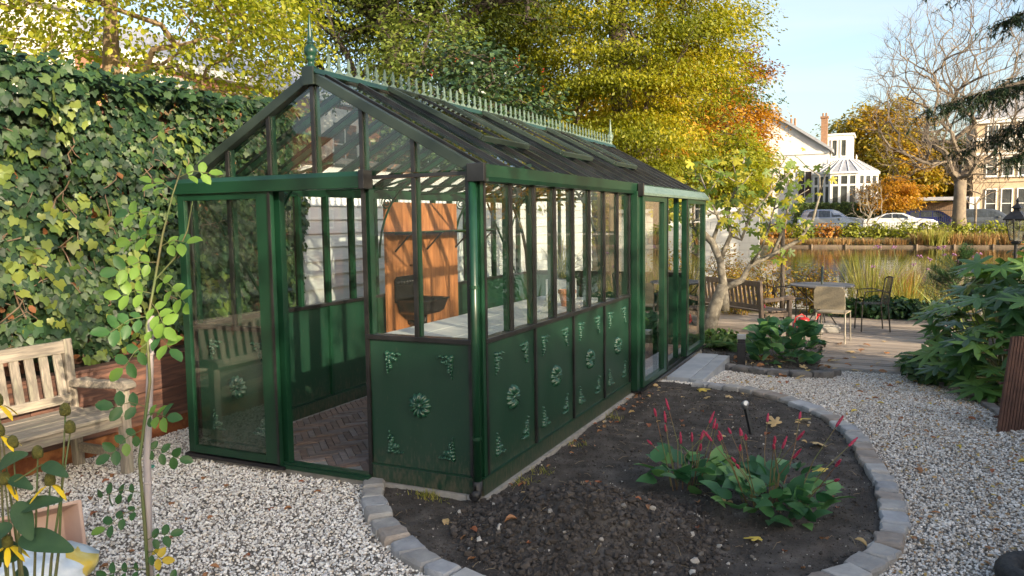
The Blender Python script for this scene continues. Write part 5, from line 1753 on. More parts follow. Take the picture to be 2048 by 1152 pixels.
limbs = [([(-.08, 8.01, 1.0), (.06, 8.11, 1.38), (0, 8.12, 1.75), (.16, 8.24, 2.2), (.22, 8.31, 2.55)], .045, .012),
         ([(-.02, 8.0, .57), (.23, 8.13, .7), (.33, 8.2, .92), (.63, 8.35, 1.07), (1.0, 8.55, 1.29), (1.17, 8.65, 1.58), (1.26, 8.73, 1.96), (1.25, 8.76, 2.25)], .06, .011),
         ([(.06, 8.11, 1.38), (.2, 8.18, 1.3), (.30, 8.24, 1.6), (.58, 8.42, 2.0), (.85, 8.6, 2.32)], .032, .010),
         ([(-.19, 7.98, 1.27), (-.1, 8.06, 1.6), (-.24, 8.02, 1.91), (-.39, 8.0, 2.3)], .035, .010),
         ([(.63, 8.35, 1.07), (.79, 8.48, 1.5), (.85, 8.55, 1.95), (.77, 8.55, 2.3)], .03, .010),
         ([(-.33, 7.93, 1.42), (-.6, 7.95, 1.6), (-.85, 8.0, 1.62), (-1.1, 8.0, 1.9)], .035, .010),
         ([(.33, 8.2, .92), (.5, 8.1, 1.15), (.62, 8.05, 1.5), (.7, 8.0, 1.8)], .025, .008)]
rd = random.Random(13)
twigs = []
for pts, a, c in limbs:
    limb(lb, pts, a, c, 8)
    twigs.append(pts[-1])
    for q in range(5):
        i = rd.randint(1, len(pts)-2); f = rd.random()
        p = Vector(pts[i]).lerp(Vector(pts[i+1]), f)
        e = p+Vector((rd.gauss(0, .22), rd.gauss(0, .18), rd.uniform(.12, .45)))
        limb(lb, [p, p.lerp(e, .5)+Vector((rd.gauss(0, .04), rd.gauss(0, .04), -.02)), e], .012, .006, 5)
        twigs += [tuple(e), tuple(p.lerp(e, .6))]
lb.build('limbs', m_figbark, fg, smooth=True)
for q in range(290):
    p = Vector(rd.choice(twigs))+Vector((rd.gauss(0, .13), rd.gauss(0, .13), rd.gauss(-.02, .13)))
    d = Vector((rd.gauss(0, .6), rd.gauss(0, .6)-.2, -.55)); n_ = Vector((rd.gauss(.2, .5), -.55+rd.gauss(0, .4), .6))
    place_leaf(fg, fig_me[rd.choices((0, 1, 2), (5, 5, 2))[0]], p-Vector(fg.location), d, n_, rd.uniform(.075, .16))


def tree(name, label, base, height, trunk_r, crown_c, crown_r, ncl, per, size, mat, bark, seed, spread=(.55, .55, .16), group=None, tm=T_LEAF, twig_r=.03, droop=.25, hollow=.35, lump=.3, cut=None):
    """tapering trunk, boughs to every leaf spray, sprays of single leaves through the crown"""
    rg = np.random.default_rng(seed); rd = random.Random(seed)
    base = Vector(base)
    t = thing(name, label, 'tree', tuple(base), group=group, world=True)
    cc = Vector(crown_c)
    top_ = Vector((cc.x*.6+base.x*.4, cc.y*.6+base.y*.4, base.z+height*.86))
    axis = [base+Vector((0, 0, -.2)), base.lerp(top_, .25)+Vector((rd.uniform(-.1, .1), rd.uniform(-.1, .1), 0)), base.lerp(top_, .5)+Vector((rd.uniform(-.2, .2), rd.uniform(-.2, .2), 0)), base.lerp(top_, .75), top_]
    MB().tube(axis, [trunk_r*1.25, trunk_r, trunk_r*.8, trunk_r*.5, trunk_r*.15], 10).build('trunk', bark, t, smooth=True)
    cl = []
    for i in range(ncl):
        u = unit(rg.normal(size=(1, 3)))[0]
        q = (hollow+(1-hollow)*rg.random())**.6
        q *= 1+lump*mnoise.noise(Vector(u)*2.3+Vector((seed, 0, 0)))
        p = np.array(cc)+u*np.array(crown_r)*q
        if p[2] < base.z+.4: continue
        if cut and not cut(p): continue
        cl.append(p)
    # boughs: every spray hangs on the nearest piece of wood already grown
    br = MB()
    wood = [axis[i].lerp(axis[i+1], f) for i in range(1, 4) for f in (0, .33, .67)]+[top_]
    na = len(wood); par = [-1]*na
    ax_np = np.array([tuple(v) for v in wood])
    order = sorted(range(len(cl)), key=lambda i: np.min(np.linalg.norm(ax_np-cl[i], axis=1)))
    wn = np.zeros((na+len(cl), 3)); wn[:na] = ax_np
    for i in order:
        p = cl[i]; k = len(wood)
        d_ = np.linalg.norm(wn[:k]-p, axis=1)+1.2*np.maximum(0, wn[:k, 2]-p[2]+.05*height*0)
        j = int(np.argmin(d_))
        par.append(j); wn[k] = p; wood.append(Vector(p))
    cnt = np.ones(len(wood))
    for k in range(len(wood)-1, na-1, -1):
        if par[k] >= 0: cnt[par[k]] += cnt[k]
    for k in range(na, len(wood)):
        a, p = wood[par[k]], wood[k]
        ln = (p-a).length
        mid = a.lerp(p, .5)+Vector((rd.gauss(0, .08), rd.gauss(0, .08), .10+rd.gauss(0, .05)))*ln
        r1 = twig_r*.42*cnt[k]**.5; r0 = min(trunk_r*.6, r1*1.25)
        br.tube([a, a.lerp(mid, .55), mid, mid.lerp(p, .55), p], [r0, r0*.95, r1*1.05, r1, r1*.8], 5)
        for w_ in range(2):
            e = p+Vector((rd.gauss(0, spread[0]), rd.gauss(0, spread[1]), rd.gauss(0, spread[2])))
            br.tube([mid.lerp(p, .7), p.lerp(e, .4)+Vector((0, 0, .03)), e], [twig_r*.3, twig_r*.2, twig_r*.08], 4)
    br.build('branches', bark, t)
    cl = np.array(cl)
    n_ = len(cl)*per
    C_ = np.repeat(cl, per, 0)+np.clip(rg.normal(size=(n_, 3)), -2.1, 2.1)*np.array(spread)
    rad = C_-np.array(cc)
    C_[:, 2] -= droop*np.hypot(*(C_-np.repeat(cl, per, 0))[:, :2].T)**1.5*.4
    N_ = rg.normal(size=(n_, 3))*.42+np.array([0, 0, .75])+unit(rad)*.35
    leaf_mesh('crown', C_, N_, rg.uniform(size[0], size[1], n_), tm, mat, t, tang=unit(rad)*.6+np.array([0, 0, -.45]))
    return t


m_yellowgreen = LEAF('yellow_green_leaf', [(.13, .18, .02), (.24, .28, .025), (.36, .35, .03), (.17, .22, .03), (.42, .33, .03)], trans=.45, patch=.45, pscale=1.2)
m_hornbeam = LEAF('hornbeam_autumn', [(.06, .085, .012), (.12, .15, .014), (.25, .26, .017), (.42, .35, .02), (.54, .33, .02)], trans=.45, patch=.78, pscale=.24)
m_olive = LEAF('olive_leaf', [(.03, .052, .012), (.05, .075, .015), (.08, .105, .018), (.15, .15, .02)], trans=.4, patch=.5, pscale=.5)
m_holly = LEAF('holly_leaf', [(.018, .045, .018), (.03, .065, .022), (.05, .09, .028), (.09, .13, .045)], rough=.36, trans=.12, spec=.6)
m_orange = LEAF('orange_leaf', [(.28, .11, .014), (.40, .19, .018), (.48, .27, .025), (.34, .24, .025)], trans=.4, patch=.5, pscale=.4)
m_redleaf = LEAF('red_brown_leaf', [(.15, .06, .025), (.22, .09, .03), (.30, .15, .035)], trans=.35, patch=.3)
m_mixleaf = LEAF('turning_leaf', [(.12, .13, .02), (.26, .22, .02), (.42, .26, .02), (.50, .23, .02)], trans=.4, patch=.6, pscale=.25)

tree('elm_tree', 'yellow-green autumn tree rising above the ivy at upper left', (-6.6, 2.7, 0), 6.5, .16, (-6.3, 2.9, 4.5), (1.9, 3.0, 1.75), 170, 130, (.045, .088), m_yellowgreen, MAT('elm_bark', (.17, .12, .07), (.25, .18, .10), scale=6, rough=.9, stretch=(3, 3, .7), bump=.5), 3, spread=(.26, .32, .16), tm=T_OVAL, twig_r=.012)
tree('oak_tree', 'dark olive tree with heavy black limbs above the greenhouse ridge', (-10.5, 14.5, -.2), 13.5, .34, (-9.8, 14.2, 8.6), (4.6, 4.6, 4.2), 240, 260, (.08, .15), m_olive, MAT('black_bark', (.03, .025, .02), (.05, .04, .033), scale=5, rough=.9), 5, spread=(.62, .62, .20), twig_r=.09, hollow=.15)
tree('hornbeam_tree', 'tall golden hornbeam filling the sky right of the greenhouse roof', (-5.3, 21.0, -.2), 17, .38, (-6.3, 20.6, 8.3), (4.3, 4.6, 7.4), 400, 560, (.075, .145), m_hornbeam, m_bark, 8, spread=(.72, .72, .11), twig_r=.03, hollow=.45, lump=.22)
tree('holly_tree', 'dark glossy holly with red berries just behind the greenhouse', (-4.9, 8.8, -.2), 4.9, .13, (-4.7, 8.9, 3.1), (1.5, 1.9, 1.75), 150, 80, (.07, .13), m_holly, m_bark, 12, spread=(.24, .24, .16), tm=T_OVAL, twig_r=.02)
bm = MB(); rd = random.Random(3)
for i in range(18):
    a = rd.uniform(0, 6.28); e = rd.uniform(-.3, 1.2)
    u = Vector((math.cos(a)*math.cos(e)*1.5, math.sin(a)*math.cos(e)*1.9, math.sin(e)*1.75))*rd.uniform(.9, 1.1)
    c = Vector((-4.7, 8.9, 3.1))+u
    for q in range(5): bm.ball((c.x+rd.gauss(0, .03), c.y+rd.gauss(0, .03), c.z+rd.gauss(0, .03)), .009, n=6, m=4)
o = bm.build('berries', MAT('holly_berry', (.5, .03, .015), rough=.3), bpy.data.objects['holly_tree']); o['kind'] = 'stuff'
tree('hazel_tree', 'light green slender tree standing behind the holly', (-7.2, 11.2, -.2), 6.4, .10, (-7.0, 11.0, 4.9), (1.3, 1.3, 1.9), 90, 60, (.08, .14), LEAF('hazel', [(.13, .19, .04), (.22, .26, .05), (.09, .14, .035)], trans=.4), m_bark, 15, spread=(.24, .24, .2), twig_r=.015)
tree('birch_tree', 'hanging yellow-green birch boughs at the top of the golden tree', (-6.8, 27.0, -.2), 19, .25, (-4.2, 25.2, 13.2), (2.4, 2.6, 3.8), 110, 130, (.09, .15), m_yellowgreen, m_bark, 17, spread=(.35, .35, .55), twig_r=.02, droop=.6)
tree('maple_tree', 'orange maple left of the white villa', (-6.8, 46, 0), 11.5, .25, (-6.6, 45.5, 6.3), (2.6, 3, 4.4), 150, 120, (.16, .28), m_orange, m_bark, 21, spread=(.55, .55, .22), group='autumn trees beyond the pond')
tree('purple_beech', 'dark red tree top above the orange maple', (-8.5, 52, 0), 14.2, .25, (-7.8, 51.5, 9.8), (2.8, 3, 4.2), 90, 80, (.18, .3), m_redleaf, m_bark, 22, spread=(.5, .5, .2), group='autumn trees beyond the pond', twig_r=.05)
tree('lime_tree', 'yellow-green low tree in front of the white villa', (-4.8, 34, -.2), 6.2, .15, (-4.5, 33.5, 3.6), (2.0, 2.2, 2.6), 120, 120, (.12, .22), m_yellowgreen, m_bark, 23, spread=(.4, .4, .18), group='autumn trees beyond the pond')
tree('beech_tree', 'big golden-orange tree behind the conservatory', (1.6, 84, .4), 14, .4, (1.2, 84, 8.2), (4.8, 4.5, 5.2), 190, 130, (.28, .5), m_mixleaf, m_bark, 25, spread=(.8, .8, .35), group='autumn trees beyond the pond')
tree('beech_tree', 'smaller orange-yellow tree right of the conservatory', (4.4, 76, .4), 9.6, .25, (4.0, 75, 5.4), (3.1, 3, 3.8), 130, 120, (.24, .42), m_mixleaf, m_bark, 26, spread=(.6, .6, .3), group='autumn trees beyond the pond')
tree('cherry_tree', 'small round orange tree standing beside the white car', (2.6, 61.5, .5), 4.6, .08, (2.6, 61.5, 3.2), (2.1, 1.6, 1.35), 75, 90, (.14, .25), m_orange, m_bark, 27, spread=(.4, .4, .14), group='autumn trees beyond the pond')
for k, (x, y, h, lab, mm) in enumerate(((8.5, 86, 9.5, 'dull green oak behind the carport', m_olive), (13.5, 90, 10, 'dull green tree behind the brick villa', m_olive), (6.6, 80, 8.0, 'brownish tree between the orange tree and the brick villa', m_mixleaf), (-14, 62, 16, 'tall dark tree behind the golden hornbeam', m_olive), (-9.5, 33, 10, 'yellow-brown tree behind the golden hornbeam', m_mixleaf))):
    tree('background_tree', lab, (x, y, .2), h, .3, (x, y, h*.56), (h*.34, h*.32, h*.44), 130, 90, (.25, .45), mm, m_bark, 30+k, spread=(.7, .7, .3), group='background trees')

# --- bare trees


def bare(name, label, base, r0, crown_c, crown_r, nn, seed, mat, fork=.3, twl=.5, ntw=3, group=None):
    """leafless tree: wood grown outwards to points filling the crown, thickness by what it carries"""
    rd = random.Random(seed); rg = np.random.default_rng(seed)
    t = thing(name, label, 'tree', base, group=group, world=True)
    base = Vector(base); cc = Vector(crown_c)
    top_ = base+(cc-base)*fork
    ax_ = [base.lerp(top_, f)+Vector((rd.gauss(0, .02), rd.gauss(0, .02), 0))*f*(top_-base).length for f in (0, .35, .7, 1)]
    wood = [ax_[-1]]; dirs = [Vector((0, 0, 1))]; par = [-1]
    P_ = unit(rg.normal(size=(nn, 3)))*(rg.random(nn)**.42)[:, None]
    P_ = P_[P_[:, 2] > -.75]*np.array(crown_r)+np.array(cc)
    P_ = P_[np.argsort(np.linalg.norm((P_-np.array(top_))/np.array(crown_r), axis=1))]
    wn = np.zeros((len(P_)+1, 3)); wn[0] = top_
    dn = np.zeros((len(P_)+1, 3)); dn[0] = (0, 0, 1)
    top_np = np.array(top_)
    for k, p in enumerate(P_):
        v = p-wn[:k+1]; L = np.linalg.norm(v, axis=1)
        cosb = np.sum(v*dn[:k+1], 1)/np.maximum(L, 1e-6)
        out = np.linalg.norm(wn[:k+1]-top_np, axis=1) > np.linalg.norm(p-top_np)
        j = int(np.argmin(L*(1.75-cosb)+out*2))
        par.append(j); wn[k+1] = p
        d = v[j]/max(L[j], 1e-6); d = d*.75+dn[j]*.45+np.array([0, 0, .08]); dn[k+1] = d/np.linalg.norm(d)
    n_ = len(par); cnt = np.ones(n_)
    for k in range(n_-1, 0, -1): cnt[par[k]] += cnt[k]
    sc_ = r0/(cnt[0]**.5)
    MB().tube(ax_, [r0*1.35, r0*1.08, r0, r0*.95], 10).build('trunk', mat, t, smooth=True)
    br = MB()
    for k in range(1, n_):
        a = Vector(wn[par[k]]); c = Vector(wn[k]); d0 = Vector(dn[par[k]]); ln = (c-a).length
        r1 = max(.006, sc_*cnt[k]**.5); ra = max(.006, min(sc_*cnt[par[k]]**.5, r1*1.5))
        br.tube([a, a.lerp(c, .35)+d0*ln*.10, a.lerp(c, .7)+d0*ln*.06, c], [ra, r1*1.12, r1*1.05, r1], 5 if r1 > .03 else 4)
        if cnt[k] < 5:
            for w_ in range(ntw):
                d = (Vector(dn[k])+Vector((rd.gauss(0, .45), rd.gauss(0, .45), rd.gauss(.1, .35)))).normalized()
                s_ = a.lerp(c, rd.uniform(.4, 1)); l = twl*rd.uniform(.5, 1.2)
                br.tube([s_, s_+d*l*.5, s_+d*l+Vector((rd.gauss(0, .1), rd.gauss(0, .1), rd.gauss(.05, .1)))*l], [.010, .007, .003], 3)
    br.build('branches', mat, t)
    return t


m_barebark = MAT('bare_bark', (.22, .18, .13), (.15, .12, .095), scale=4, rough=.9)
bare('bare_tree', 'large bare tree spreading against the sky before the brick villa', (6.5, 53, .3), .36, (6.1, 53, 8.9), (5.7, 5.0, 6.7), 1500, 4, m_barebark, fork=.40, twl=1.0, ntw=4)
bare('bare_tree', 'slim young bare tree in front of the grey estate car', (7.45, 54.6, .4), .07, (7.45, 54.6, 3.6), (1.9, 1.6, 1.9), 120, 9, m_barebark, fork=.55, twl=.6)
bare('bare_tree', 'pale leafless shrub tree between the silver and white cars', (1.4, 53.5, .2), .06, (1.2, 53.5, 2.4), (1.2, 1.0, 1.8), 90, 14, m_barkpale, fork=.15, twl=.6)

# --- conifer boughs hanging in from the right
m_yew = LEAF('yew_needles', [(.014, .030, .014), (.022, .045, .018), (.035, .06, .022)], rough=.5, trans=.12)
yw = thing('cedar_tree', 'dark conifer boughs reaching in from the upper right', 'tree', (5.6, 9.6, -.2), world=True)
MB().tube([(5.6, 9.6, -.3), (5.6, 9.6, 2), (5.55, 9.6, 4.5), (5.5, 9.6, 7.5)], [.24, .2, .15, .05], 10).build('trunk', m_bark, yw, smooth=True)
rd = random.Random(31)
bl = MB(); nb = []; nd = []
tips = [((3.0, 8.7, 3.15), 3.6), ((2.55, 8.35, 3.05), 3.5), ((3.2, 8.9, 2.55), 3.0), ((3.6, 9.0, 2.75), 3.2), ((3.5, 9.3, 3.4), 3.8), ((3.7, 8.4, 2.4), 2.9), ((3.25, 8.9, 4.75), 5.0), ((3.6, 9.0, 4.3), 4.7), ((2.9, 9.4, 5.1), 5.4), ((6.5, 7.6, 3.2), 3.8), ((7.3, 9.5, 3.5), 4), ((6.9, 11, 4), 4.4), ((5.2, 7.6, 4.6), 5), ((4.6, 11.4, 4.4), 5), ((6.5, 8.2, 5.6), 6), ((5.0, 8.4, 6.4), 6.6), ((4.4, 7.9, 3.0), 3.5), ((4.9, 7.4, 3.3), 3.7)]
for (e, hz_) in tips:
    e = Vector(e); a = Vector((5.58, 9.6, hz_-.1))
    pts = [a.lerp(e, f)+Vector((0, 0, .25*math.sin(f*math.pi))) for f in (0, .25, .5, .75, 1)]
    limb(bl, pts, .026, .006, 6)
    for q in range(52):
        f = .25+.78*rd.random(); k = min(3, int(f*4)); p = pts[k].lerp(pts[k+1], min(1.1, f*4-k))
        dr = Vector((rd.gauss(0, .32), rd.gauss(0, .32), -.12-rd.random()*.30))*(1.15-f*.4)
        sp = [p, p+dr*.5+Vector((0, 0, .05)), p+dr]
        bl.tube(sp, [.005, .003, .0015], 3)
        for w_ in range(38):
            g_ = rd.random(); c = sp[0].lerp(sp[1], g_*2) if g_ < .5 else sp[1].lerp(sp[2], g_*2-1)
            nb.append(tuple(c)); nd.append((rd.gauss(0, .6), rd.gauss(0, .6), -.35+rd.gauss(0, .4)))
bl.build('boughs', m_bark, yw)
blade_mesh('needles', nb, nd, rng.uniform(.06, .14, len(nb)), .017, .3, m_yew, yw, seg=1)

# ================================================================== NEAR BANK: REEDS AND PERENNIALS
m_reed = LEAF('reed', [(.16, .19, .04), (.28, .29, .06), (.42, .36, .10), (.10, .14, .035)], rough=.5, trans=.4)
m_reedred = LEAF('russet_grass', [(.30, .17, .06), (.40, .25, .10), (.22, .12, .06), (.20, .20, .06)], rough=.6, trans=.35)


def grass(label, c, n_, rad, ln, wd, mat, seed, droop=(.1, .9), z=None, group='grasses and reeds by the pond', name='reed_clump', up_=1.6):
    rg = np.random.default_rng(seed)
    t = thing(name, label, 'grass', (c[0], c[1], G(*c)-.05 if z is None else z), group=group)
    a = rg.uniform(0, 6.283, n_); r = rad*np.sqrt(rg.random(n_))
    B_ = np.column_stack([np.cos(a)*r, np.sin(a)*r, np.zeros(n_)])
    D_ = np.column_stack([np.cos(a)*.5+rg.normal(size=n_)*.25, np.sin(a)*.5+rg.normal(size=n_)*.25, np.full(n_, up_)])
    blade_mesh('blades', B_, D_, rg.uniform(ln*.6, ln*1.1, n_), wd, rg.uniform(*droop, n_), mat, t)
    return t


for i, (x, y, n_, rad, ln, lab) in enumerate([
        (1.95, 12.9, 190, .30, 1.35, 'tall arching yellow-green grass behind the table on the pond edge'),
        (2.55, 12.7, 110, .25, 1.05, 'arching grass right of the tall pond-edge clump'),
        (1.25, 12.9, 80, .3, .62, 'short yellow grass on the bank straight behind the round table'),
        (3.3, 13.2, 90, .35, .75, 'grass clump on the bank behind the small pine')]):
    grass(lab, (x, y), n_, rad, ln, .014, m_reed, 40+i)
m_per = LEAF('autumn_perennial', [(.22, .20, .03), (.38, .30, .05), (.45, .24, .05), (.14, .17, .03), (.30, .12, .05)], trans=.4)
for i, (x, y, r, lab) in enumerate([(.1, 12.3, (.6, .45, .62), 'orange and yellow perennials behind the rear bench'), (-.7, 12.2, (.55, .4, .7), 'yellow-green perennials in front of the pale wall'), (.9, 12.4, (.5, .4, .5), 'rust-tinted perennials behind the round table'), (-.4, 11.3, (.4, .35, .5), 'leafy yellow bush left of the rear bench end'), (-1.6, 11.4, (.6, .5, .75), 'green-yellow bush behind the greenhouse end')]):
    shrub('perennial_clump', lab, 'plant', (x, y), r, 1500, (.05, .10), m_per, tm=T_LANCE, seed=50+i, group='autumn perennials on the near bank', stems=14)
m_purple = MAT('verbena', (.30, .14, .28), (.22, .10, .2), scale=30, rough=.8)
vb = thing('verbena', 'wispy purple-flowered stems among the pond grasses', 'flower', (2.75, 12.3, -.2))
st_ = MB(); rd = random.Random(8)
for i in range(16):
    p = Vector((rd.gauss(0, .45), rd.gauss(0, .2), rd.uniform(.75, 1.25)))
    st_.tube([(p.x*.4, p.y*.4, 0), (p.x*.8, p.y*.8, p.z*.6), p], .004, 4)
    mb_ = MB()
    for q in range(7): mb_.ball((p.x+rd.gauss(0, .022), p.y+rd.gauss(0, .022), p.z+rd.gauss(0, .014)), .014, n=5, m=4)
    mb_.build('flower_head', m_purple, vb)
st_.build('stems', m_stemgreen, vb)
blade_mesh('grass', np.column_stack([rng.normal(size=(60, 2))*.03, np.full(60, .2)]), np.column_stack([rng.normal(size=(60, 2))*.5, np.full(60, 1.3)]), rng.uniform(.18, .42, 60), .008, rng.uniform(.2, .9, 60), m_reed, px_)
# slim dark post by the bank
dp = thing('dark_post', 'slim dark post rising behind the fig branches', 'post', (.50, 10.9, -.2))
MB().tube([(0, 0, 0), (.01, 0, 1.0), (0, 0, 1.75)], [.045, .04, .035], 8).build('shaft', m_bark, dp, smooth=True)

# ================================================================== FAR BANK
m_timber = MAT('bank_timber', (.20, .155, .11), (.13, .10, .075), scale=3, rough=.9, vary=.2)
qb = thing('bank_boards', 'timber boards and piles retaining the far bank of the pond', 'retaining wall', (0, 50, -.5), world=True)
for i in range(22):
    x = -16+i*2.0
    MB().box(x, 50.0, -.6, x+1.97, 50.06, -.22+random.uniform(-.02, .02)).build('board', m_timber, qb)
    MB().tube([(x, 49.95, -.7), (x, 49.95, -.16)], .06, 8).build('pile', m_timber, qb)
m_banky = LEAF('bank_yellow', [(.16, .20, .03), (.32, .33, .04), (.22, .26, .035)], trans=.4)
m_banko = LEAF('bank_orange', [(.34, .13, .04), (.45, .22, .05), (.38, .26, .06)], trans=.4)
rd = random.Random(77)
bank = []
x = -9.0; i = 0
nm = ['first', 'second', 'third', 'fourth', 'fifth', 'sixth', 'seventh', 'eighth', 'ninth', 'tenth', 'eleventh', 'twelfth', 'thirteenth', 'fourteenth', 'fifteenth']
while x < 13:
    yel = x > 2.8 or rd.random() < .25
    shrub('bank_shrub', ('yellow-green' if yel else 'golden-orange')+' shrub on the far bank, '+nm[i]+' from the left in its row', 'shrub', (x, 52.6+rd.uniform(-.3, .3)), (1.0, .6, .62), 420, (.13, .24), m_banky if yel else m_banko, seed=100+i, group='shrubs along the far bank', stems=5, z0=.05)
    x += 1.55; i += 1
x = -9.5; i = 0
while x < 13 and i < 15:
    rus = x > 4.2
    grass(('russet reeds' if rus else 'orange low grasses')+' at the water line of the far bank, '+nm[i]+' clump from the left', (x, 50.7), 260, .75, 0.8 if rus else .45, .035, m_reedred, 130+i, z=-.2, droop=(.05, .5), up_=2.2, group='reeds along the far bank')
    x += 1.55; i += 1
grass('bright yellow-green reed clump in the middle of the far bank', (5.0, 50.5), 300, .7, 1.2, .04, m_reed, 160, z=-.25, up_=2.0, group='reeds along the far bank')
# railing
m_rail = MAT('iron_railing', (.03, .03, .03), rough=.5)
rl = thing('iron_railing', 'low black iron railing in front of the parked cars', 'railing', (2, 54.2, .3), world=True)
for z in (.55, 1.08): MB().box(-8, 54.22, z, 13, 54.25, z+.03).build('rail', m_rail, rl)
mm_ = MB().box(-.011, -.011, 0, .011, .011, .85).mesh('baluster'); mm_.materials.append(m_rail)
for i in range(140):
    o = bpy.data.objects.new('baluster', mm_); COL.objects.link(o); o.parent = rl; o.location = (-8+i*.15-2, .02, .02)
# hedge in front of the conservatory
m_hedge = LEAF('hedge_leaf', [(.05, .09, .02), (.09, .14, .03), (.13, .17, .04)], trans=.3)
hg = thing('clipped_hedge', 'clipped green hedge below the conservatory', 'hedge', (0, 63.9, .4), world=True)
K = 7000
P_ = np.column_stack([rng.uniform(-4.5, 3.4, K), 63.7+rng.uniform(-.45, .45, K), rng.uniform(.4, 2.58, K)])
f_ = rng.random(K) < .7
P_[f_, 1] = 63.25+rng.normal(size=f_.sum())*.05
P_[~f_, 2] = 2.56+rng.normal(size=(~f_).sum())*.04
leaf_mesh('foliage', P_, rng.normal(size=(K, 3))*.5+[0, -1, .5], rng.uniform(.12, .22, K), T_LEAF, m_hedge, hg)
MB().box(-4.4, 63.35, .3, 3.3, 64.1, 2.5).build('solid_core', m_bark, hg)

# ================================================================== CARS
def carpaint(name, c, metal=.3):
    return MAT(name, c, tuple(q*.95 for q in c), rough=.25, metal=metal, coat=.6)


m_cglass = MAT('car_glass', (.03, .035, .04), (.05, .06, .065), rough=.06, spec=.8)
m_tyre = m_rub
m_lampred = MAT('tail_lamp', (.35, .01, .01), rough=.2)
m_lampw = MAT('head_lamp', (.75, .77, .8), rough=.12)


def car(label, loc, rz, prof, glassline, length, width, paint, wheels, wr=.33):
    """prof: side outline (x from rear 0 to front, z); glassline: window polygons in the side"""
    t = thing('parked_car', label, 'car', loc, rz, group='cars parked beyond the pond')
    hw = width/2
    # body: side outline lofted across the width, tumblehome above the beltline
    def yq(z): return hw*(1 if z < .85 else 1-.26*min(1, (z-.85)/.65))
    rows = []
    st = [-1, -.88, -.5, 0, .5, .88, 1]
    vs = []
    k = len(prof)
    cx_ = sum(p[0] for p in prof)/k
    for s in st:
        e = .965 if abs(s) == 1 else 1
        for (x, z) in prof:
            vs.append((cx_+(x-cx_)*e-length/2, s*yq(z), (z-.5)*e+.5))
    fs = []
    for i in range(len(st)-1):
        for q in range(k): fs.append((i*k+q, (i+1)*k+q, (i+1)*k+(q+1) % k, i*k+(q+1) % k))
    fs.append(tuple(range(k))); fs.append(tuple(range(len(vs)-1, len(vs)-k-1, -1)))
    MB().add(vs, fs).build('body', paint, t, smooth=False, bevel=.02)
    for poly in glassline:
        for s in (-1, 1):
            vv = [((cx_+(x-cx_)*.97-length/2), s*(yq(z)+.012), z) for x, z in poly]
            vi = [((cx_+(x-cx_)*.97-length/2), s*(yq(z)-.03), z) for x, z in poly]
            n_ = len(vv)
            MB().add(vv+vi, [tuple(range(n_)), tuple(range(2*n_-1, n_-1, -1))]+[(i, (i+1) % n_, n_+(i+1) % n_, n_+i) for i in range(n_)]).build('side_window', m_cglass, t)
    for wx in wheels:
        for s in (-1, 1):
            y = s*(hw-.10)
            V = []; n_ = 24
            prof_ = [(wr*.62, -.10), (wr*.95, -.10), (wr, -.06), (wr, .06), (wr*.95, .10), (wr*.62, .10)]
            for r, q in prof_:
                for i in range(n_):
                    a = 6.283*i/n_; V.append((wx-length/2+r*math.cos(a), y+q, wr+r*math.sin(a)))
            F = [(i*n_+q, i*n_+(q+1) % n_, (i+1)*n_+(q+1) % n_, (i+1)*n_+q) for i in range(5) for q in range(n_)]+[tuple(range(n_)), tuple(range(6*n_-1, 5*n_-1, -1))]
            w_ = MB().add(V, F).build('wheel', m_tyre, t)
            rim = MB()
            for i in range(5):
                a = 6.283*i/5
                rim.bar((wx-length/2, y+s*.106, wr), (wx-length/2+wr*.58*math.cos(a), y+s*.106, wr+wr*.58*math.sin(a)), .06, .02, (0, 1, 0))
            rim.build('rim', m_alu, w_)
    zb = [p for p in prof]
    xr, xf = -length/2, length/2
    for s in (-1, 1):
        MB().box(xr-.0, s*(hw-.30)-.12, .72, xr+.12, s*(hw-.30)+.16, .88).build('tail_lamp', m_lampred, t)
        MB().box(xf-.34, s*(hw-.30)-.12, .62, xf-.06, s*(hw-.28)+.14, .74).build('headlight', m_lampw, t)
        MB().box(length*.10, s*(hw+.02)-.07, .93, length*.10+.14, s*(hw+.02)+.07, 1.06).build('mirror', paint, t, bevel=.02)
    return t


suv = [(.0, .45), (.02, .95), (.12, 1.05), (.42, 1.62), (.75, 1.70), (2.3, 1.68), (2.75, 1.55), (3.35, 1.12), (4.3, 1.02), (4.55, .85), (4.6, .45), (4.3, .28), (.3, .28)]
suvg = [[(.62, 1.12), (.82, 1.58), (1.35, 1.60), (1.35, 1.12)], [(1.42, 1.12), (1.42, 1.60), (2.2, 1.58), (2.25, 1.12)], [(2.32, 1.12), (2.28, 1.57), (2.62, 1.46), (3.05, 1.14)]]
coupe = [(.0, .45), (.03, .85), (.15, .95), (.75, 1.02), (1.45, 1.32), (2.0, 1.37), (2.6, 1.33), (3.35, 1.0), (4.4, .88), (4.72, .68), (4.75, .40), (4.5, .22), (.3, .22)]
coupeg = [[(1.05, 1.03), (1.5, 1.27), (1.85, 1.30), (1.85, 1.0)], [(1.92, 1.0), (1.92, 1.30), (2.5, 1.27), (3.05, 1.0)]]
estate = [(.0, .45), (.02, .9), (.10, 1.0), (.35, 1.48), (.6, 1.55), (2.4, 1.54), (2.8, 1.42), (3.35, 1.02), (4.2, .93), (4.45, .78), (4.5, .42), (4.2, .25), (.3, .25)]
estateg = [[(.45, 1.02), (.60, 1.42), (1.2, 1.46), (1.2, 1.02)], [(1.27, 1.02), (1.27, 1.46), (2.1, 1.45), (2.1, 1.02)], [(2.17, 1.02), (2.17, 1.44), (2.6, 1.36), (3.05, 1.03)]]
RZ = .415
car('silver-grey estate car parked left of the white coupe', (-1.25, 57.6, RZ), 0, suv, suvg, 4.6, 1.85, carpaint('silver_paint', (.34, .37, .42), .7), (.85, 3.65), .36)
